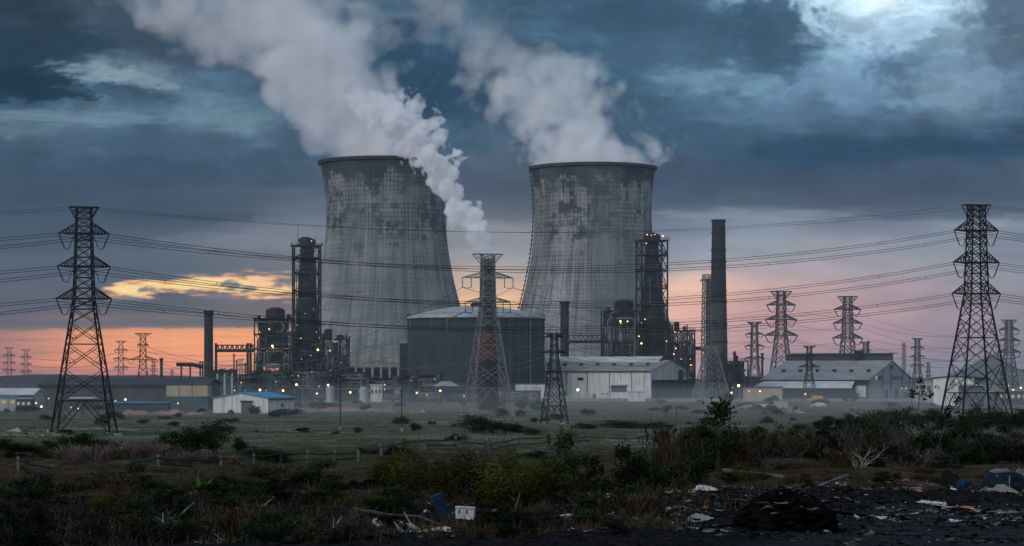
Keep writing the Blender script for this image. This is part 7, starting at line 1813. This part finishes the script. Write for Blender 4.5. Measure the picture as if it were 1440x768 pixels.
log('fallen_branch', [(275, 768, .1), (320, 745, .3), (385, 718, .6)], .05, 'long thin grey branch rising to the right, left of centre', LM['deadwood'])
log('fallen_branch', [(445, 757, .1), (480, 742, .2)], .06, 'short pale stick left of the driftwood', LM['deadwood'])
log('fallen_branch', [(155, 692, .2), (190, 684, .4), (205, 690, .2)], .05, 'crooked dark stick near the left fence', LM['twig'])
def plank(x0, y0, x1, y1, w_, label, up0=.05, up1=.05, mat='plank', name='plank', cat='plank'):
    a, b = G(x0, y0), G(x1, y1); a.z += up0; b.z += up1; mb = MB(); mb.bar((0, 0, 0), b - a, w_, w_ * .8); mb.box(((b - a) * .5) - Vector((0, 0, w_ * .2)), (w_ * 1.3, w_ * 1.2, w_ * .4)); tag(mb.build(name, M[mat], None, loc=a), label, cat)
plank(1016, 672, 1103, 675, .27, 'long grey timber beam lying above the rubbish strip', .14, .14)
plank(1147, 696, 1191, 676, .20, 'pale plank tilted up to the right in the rubbish', .05, .25)
plank(852, 709, 901, 703, .10, 'thin white board right of the middle shrubs', .05, .2, 'foam')
plank(1052, 664, 1072, 668, .14, 'short grey block resting above the timber beam', .3, .1)
plank(1165, 736, 1215, 733, .22, 'charred timber at the foot of the dark mound', .05, .05, 'char')

def crumple(name, px, py, wpx, hpx, label, cat, mat, seed, dpx=None, peak=.5, pw=.12):
    p = G(px, py); k_ = p.y / F; W_2 = wpx * k_; n0 = 31 if cat == 'debris heap' else 17; H = hpx * k_ * 1.0; D = (dpx or wpx * .8) * k_; rnd = random.Random(seed); n = n0; V = []; jit = .06 if cat == 'debris heap' else .02
    ph = [(rnd.uniform(2, 7), rnd.uniform(2, 7), rnd.uniform(0, 6)) for _ in range(5)]
    for j in range(n):
        for i in range(n):
            u, v = i / (n - 1) * 2 - 1, j / (n - 1) * 2 - 1
            e = max(0, 1 - (abs(u) ** 2.2 + abs(v) ** 2.2)); fold = sum(math.sin(a * u + b * v + c) for a, b, c in ph) / 5
            pk = max(0, 1 - math.hypot(u - (peak * 2 - 1), v) * 1.1)
            z = H * ((1 - pw) * e ** .5 + pw * pk) * (.62 + .55 * fold + rnd.uniform(-.12, .12)) + rnd.uniform(-jit, jit) * (1 if e > .05 else 0); edge = 1 + .14 * math.sin(5 * math.atan2(v, u) + seed)
            V.append((u * W_2 / 2 * edge, v * D / 2 * edge, max(-.04, z) if e > .02 else -.05))
    Fq = [(j * n + i, j * n + i + 1, (j + 1) * n + i + 1, (j + 1) * n + i) for j in range(n - 1) for i in range(n - 1)]
    mb = MB(); mb.add(V, Fq); tag(mb.build(name, mat if not isinstance(mat, str) else M[mat], None, loc=p), label, cat)
crumple('cloth_heap', 1239, 682, 23, 16, 'small pale peaked cloth lying in the rubbish', 'cloth', 'foam', 1, peak=.6, pw=.7)
crumple('plastic_sheet', 1277, 683, 22, 9, 'pink plastic sheet in the rubbish', 'plastic', 'pink', 2)
crumple('plastic_bag', 990, 718, 40, 13, 'crumpled white plastic bag left of the dark mound', 'bag', 'foam', 3)
crumple('cloth_heap', 985, 742, 40, 9, 'grey-white sheet heap left of the dark mound', 'cloth', 'cloth_w', 4)
crumple('cloth_heap', 1000, 752, 30, 8, 'lower grey rag in front of the sheet heap', 'cloth', 'cloth', 5)
def bundle():
    p = G(1412, 690); k_ = p.y / F; root = thing('tarpaulin_bundle', p, 'big dark blue tarpaulin bundle tied with pale cloth at the right edge', 'tarpaulin')
    mb = MB(); mb.blob((-6 * k_, 0, 14 * k_), 24 * k_, 3, 22, .16, (1.1, .8, .72)); mb.blob((14 * k_, 6 * k_, 12 * k_), 18 * k_, 5, 22, .18, (1.0, .8, .85)); mb.build('tarpaulin', M['tarp'], root, smooth=True)
    mb = MB(); mb.blob((-4 * k_, -2 * k_, 30 * k_), 14 * k_, 8, 18, .22, (1.2, .8, .3)); mb.build('pale_cloth', M['cloth'], root, smooth=True)
    for a in (-14, 4): mb = MB(); mb.tube([(a * k_, -20 * k_, 2 * k_), (a * k_, -17 * k_, 18 * k_), ((a + 3) * k_, -6 * k_, 32 * k_)], .03, 5); mb.build('strap', M['cloth_w'], root)
bundle()
crumple('mattress', 1402, 704, 84, 26, 'dirty pale mattress slumped below the blue bundle', 'mattress', 'cloth_w', 7, dpx=60, peak=.6)
crumple('cloth_heap', 1372, 706, 44, 10, 'pale rag trailing left of the mattress', 'cloth', 'cloth_w', 17)
crumple('cloth_heap', 1438, 672, 26, 20, 'grey rag on the right flank of the blue bundle', 'cloth', 'cloth', 27)
crumple('rubbish_bag', 1338, 690, 40, 32, 'black rubbish bag left of the blue keg', 'bag', 'bag', 8)
crumple('plastic_sheet', 1305, 720, 44, 7, 'flat white sheet in front of the rubbish strip', 'plastic', 'foam', 9)
crumple('plastic_sheet', 1288, 712, 30, 7, 'tan sheet in front of the rubbish strip', 'plastic', 'plank', 10)
crumple('plastic_bag', 756, 722, 22, 9, 'pale bag beside the olive bush', 'bag', 'foam', 11)
crumple('plastic_bag', 887, 722, 26, 14, 'blue-grey bag under the centre-right shrubs', 'bag', 'teal_p', 12)
crumple('plastic_bag', 852, 700, 20, 8, 'dull yellow bag under the centre-right shrubs', 'bag', 'yellow_p', 13)
crumple('plastic_sheet', 620, 766, 30, 8, 'pale blue sheet at the bottom edge by the driftwood', 'plastic', 'foam', 14)
crumple('plastic_sheet', 1340, 714, 14, 9, 'small white box-like scrap right of the tan sheet', 'plastic', 'foam', 15)
crumple('plastic_sheet', 948, 727, 40, 5, 'grey strip of sheet left of the white bag', 'plastic', 'cloth', 16)
def burnt_heap():
    p = G(1105, 746); k_ = p.y / F; rnd = random.Random(9); root = thing('spoil_heap', p, 'black burnt heap of debris in the right foreground', 'debris heap')
    mb = MB(); W_2, H = 150 * k_ / 2, 60 * k_
    hh = lambda u, v: H * max(0, 1 - abs(u) ** 1.6 - abs(v) ** 1.8) ** .8
    for i in range(520):
        u, v = rnd.gauss(0, .42), rnd.gauss(-.1, .4)
        if u * u + v * v > 1.1: continue
        r = rnd.uniform(.05, .24); mb.blob((u * W_2, v * W_2 * .7, hh(u, v) * .92), r, i, 6, .5, (1.3, 1.1, .6))
    mb.blob((0, 0, 0), 1.0, 3, 26, .16, (W_2 * .86, W_2 * .6, H * .86)); mb.build('burnt_soil', M['char'], root)
    for i in range(26):
        u, v = rnd.gauss(0, .4), rnd.uniform(-.7, 0); a = Vector((u * W_2, v * W_2 * .7, hh(u, v) + .03)); d = Vector((rnd.uniform(-1, 1), rnd.uniform(-.3, .3), rnd.uniform(-.15, .25))) * rnd.uniform(.3, .9)
        mb = MB(); mb.tube([a, a + d * .5 + Vector((0, 0, .06)), a + d], [.035, .03, .012], 5); mb.build('stick', LM['bark'] if i % 2 else LM['twig'], root)
    for i in range(9):
        u, v = rnd.gauss(-.2, .35), rnd.uniform(-.8, -.3); mb = MB(); mb.blob((u * W_2, v * W_2 * .7, hh(u, v) + .02), rnd.uniform(.07, .17), i, 8, .4, (1.6, 1, .3)); mb.build('scrap', M['browndirt'] if i % 3 else M['cloth'], root)
burnt_heap()
crumple('spoil_heap', 40, 706, 90, 20, 'black dirt heap at the left edge', 'debris heap', 'char', 19)
crumple('spoil_heap', 405, 694, 150, 16, 'long dark ridge of turned soil behind the twigs', 'debris heap', 'char', 20, dpx=60)
crumple('spoil_heap', 560, 640, 44, 14, 'small dark heap behind the middle fence', 'debris heap', 'char', 21)
crumple('spoil_heap', 515, 690, 60, 14, 'dark clods left of the feathery bushes', 'debris heap', 'char', 22)
crumple('spoil_heap', 130, 702, 80, 14, 'dark ridge of turned soil left of the sprout', 'debris heap', 'char', 23)
def keg():
    p = G(1356, 694); k_ = p.y / F; r = 9.5 * k_; root = thing('keg', p, 'small dark blue round keg lying beside the blue bundle', 'keg'); root.rotation_euler = (0, 0, R(20)); root.location.z += r * .9
    mb = MB(); m2 = MB(); m2.lathe([(r * .7, -r), (r * .95, -r * .7), (r, 0), (r * .95, r * .7), (r * .7, r)], n=20); mb.add([(v[0], v[2], v[1]) for v in m2.v], m2.f); mb.build('body', M['barrel'], root)
    mb = MB(); m2 = MB(); m2.lathe([(r * .5, -r * 1.06), (r * .72, -r * 1.02), (r * .72, -r * .9)], n=20); mb.add([(v[0], v[2], v[1]) for v in m2.v], m2.f); mb.build('rim', M['tarp'], root)
keg()
# uncountable small litter and burnt crumbs
def litter():
    rng = np.random.default_rng(8)
    def mk(name, n, regs, smin, smax, mats, label):
        V = []; Fq = []; mi = []
        for (x0, x1, y0, y1, w_) in regs:
            for i in range(int(n * w_)):
                a, b = rng.uniform(x0, x1), rng.uniform(y0, y1); Y = float(np.interp(b, PYS, YS)); x = (a - CX) / F * Y; z = terrain(x, Y); s = smin + (smax - smin) * rng.random() ** 3
                q = rng.normal(size=(6, 3)) * s * np.array([.6, .5, .28]); q[:, 2] = np.abs(q[:, 2]) + .02; k_ = len(V); V += [tuple(v + np.array([x, Y, z])) for v in q]
                Fq += [(k_, k_ + 1, k_ + 2), (k_ + 1, k_ + 3, k_ + 2), (k_ + 3, k_ + 4, k_ + 5), (k_ + 2, k_ + 3, k_ + 5)]; mi += [int(rng.choice(len(mats), p=[m[1] for m in mats]))] * 4
        me = bpy.data.meshes.new(name); me.from_pydata(V, [], Fq); me.update()
        for m_, _ in mats: me.materials.append(m_)
        me.polygons.foreach_set('material_index', mi); o = bpy.data.objects.new(name, me); COL.objects.link(o); tag(o, label, None, None, 'stuff')
    mk('litter', 2600, [(960, 1460, 683, 740, .62), (780, 980, 700, 745, .2), (560, 980, 715, 768, .18)], .03, .30, [(M['foam'], .2), (M['cloth'], .25), (M['teal_p'], .05), (M['pink'], .04), (M['plank'], .2), (M['yellow_p'], .03), (M['char'], .23)], 'scattered scraps of plastic and paper among the burnt rubbish')
    mk('rubble', 9000, [(-20, 1460, 690, 772, .6), (960, 1460, 683, 750, .4)], .03, .24, [(M['char'], .78), (M['rubble'], .1), (M['browndirt'], .12)], 'dark burnt rubble and clods over the foreground')
    mk('debris', 500, [(-20, 160, 605, 618, .35), (1090, 1200, 570, 582, .25), (200, 900, 578, 600, .2), (1150, 1440, 578, 586, .2)], .15, 1.0, [(M['rubble'], .6), (M['foam'], .15), (M['browndirt'], .25)], 'pale broken debris scattered over the far field')
litter()
# ------------------------------------------------------------------ repeats share a group phrase
GROUPS = {'transmission_pylon': 'lattice pylons standing over the plain', 'power_cable': 'overhead power cables', 'chimney': 'industrial chimneys', 'lamp_post': 'lit lamps in the yards',
 'boiler_house': 'dark steel boiler blocks', 'machine_hall': 'low machine halls at the foot of the plant', 'process_block': 'open pipe racks', 'process_tower': 'steel-framed process towers', 'warehouse': 'gabled warehouses',
 'storehouse': 'small stores in the right-hand yard', 'parked_car': 'cars parked in the yards', 'parked_van': 'vans parked in the yards', 'bush': 'bushes and shrubs', 'reed_clump': 'dusty reed clumps', 'earth_bank': 'dirt banks along the yard edge',
 'fence': 'post and wire fences', 'stake': 'small pale stakes', 'vent_mast': 'thin vent masts', 'conveyor_truss': 'truss bridges', 'utility_pole': 'slim poles in the field', 'lattice_mast': 'lattice masts', 'sapling': 'thin saplings', 'seedling': 'green sprouts',
 'fallen_branch': 'fallen branches', 'driftwood': 'pale driftwood', 'plank': 'planks and timbers', 'cloth_heap': 'rags and sheets in the rubbish', 'plastic_sheet': 'plastic sheets in the rubbish', 'plastic_bag': 'plastic bags in the rubbish', 'spoil_heap': 'dark heaps of soil and debris',
 'kiosk': 'small cabins', 'depot_annexe': 'small depot buildings', 'low_shed': 'low strip-roofed sheds', 'dead_bush': 'bare dead bushes', 'tower_steam': 'steam from the cooling towers', 'conveyor_gear': 'rusty conveyor gear'}
for o in bpy.data.objects:
    if o.parent is None and 'group' not in o:
        st = o.name.split('.')[0]
        if st in GROUPS: o['group'] = GROUPS[st]

for o in bpy.data.objects:
    if 'label' in o and len(o['label'].split()) > 16: o['label'] = ' '.join(o['label'].split()[:16])
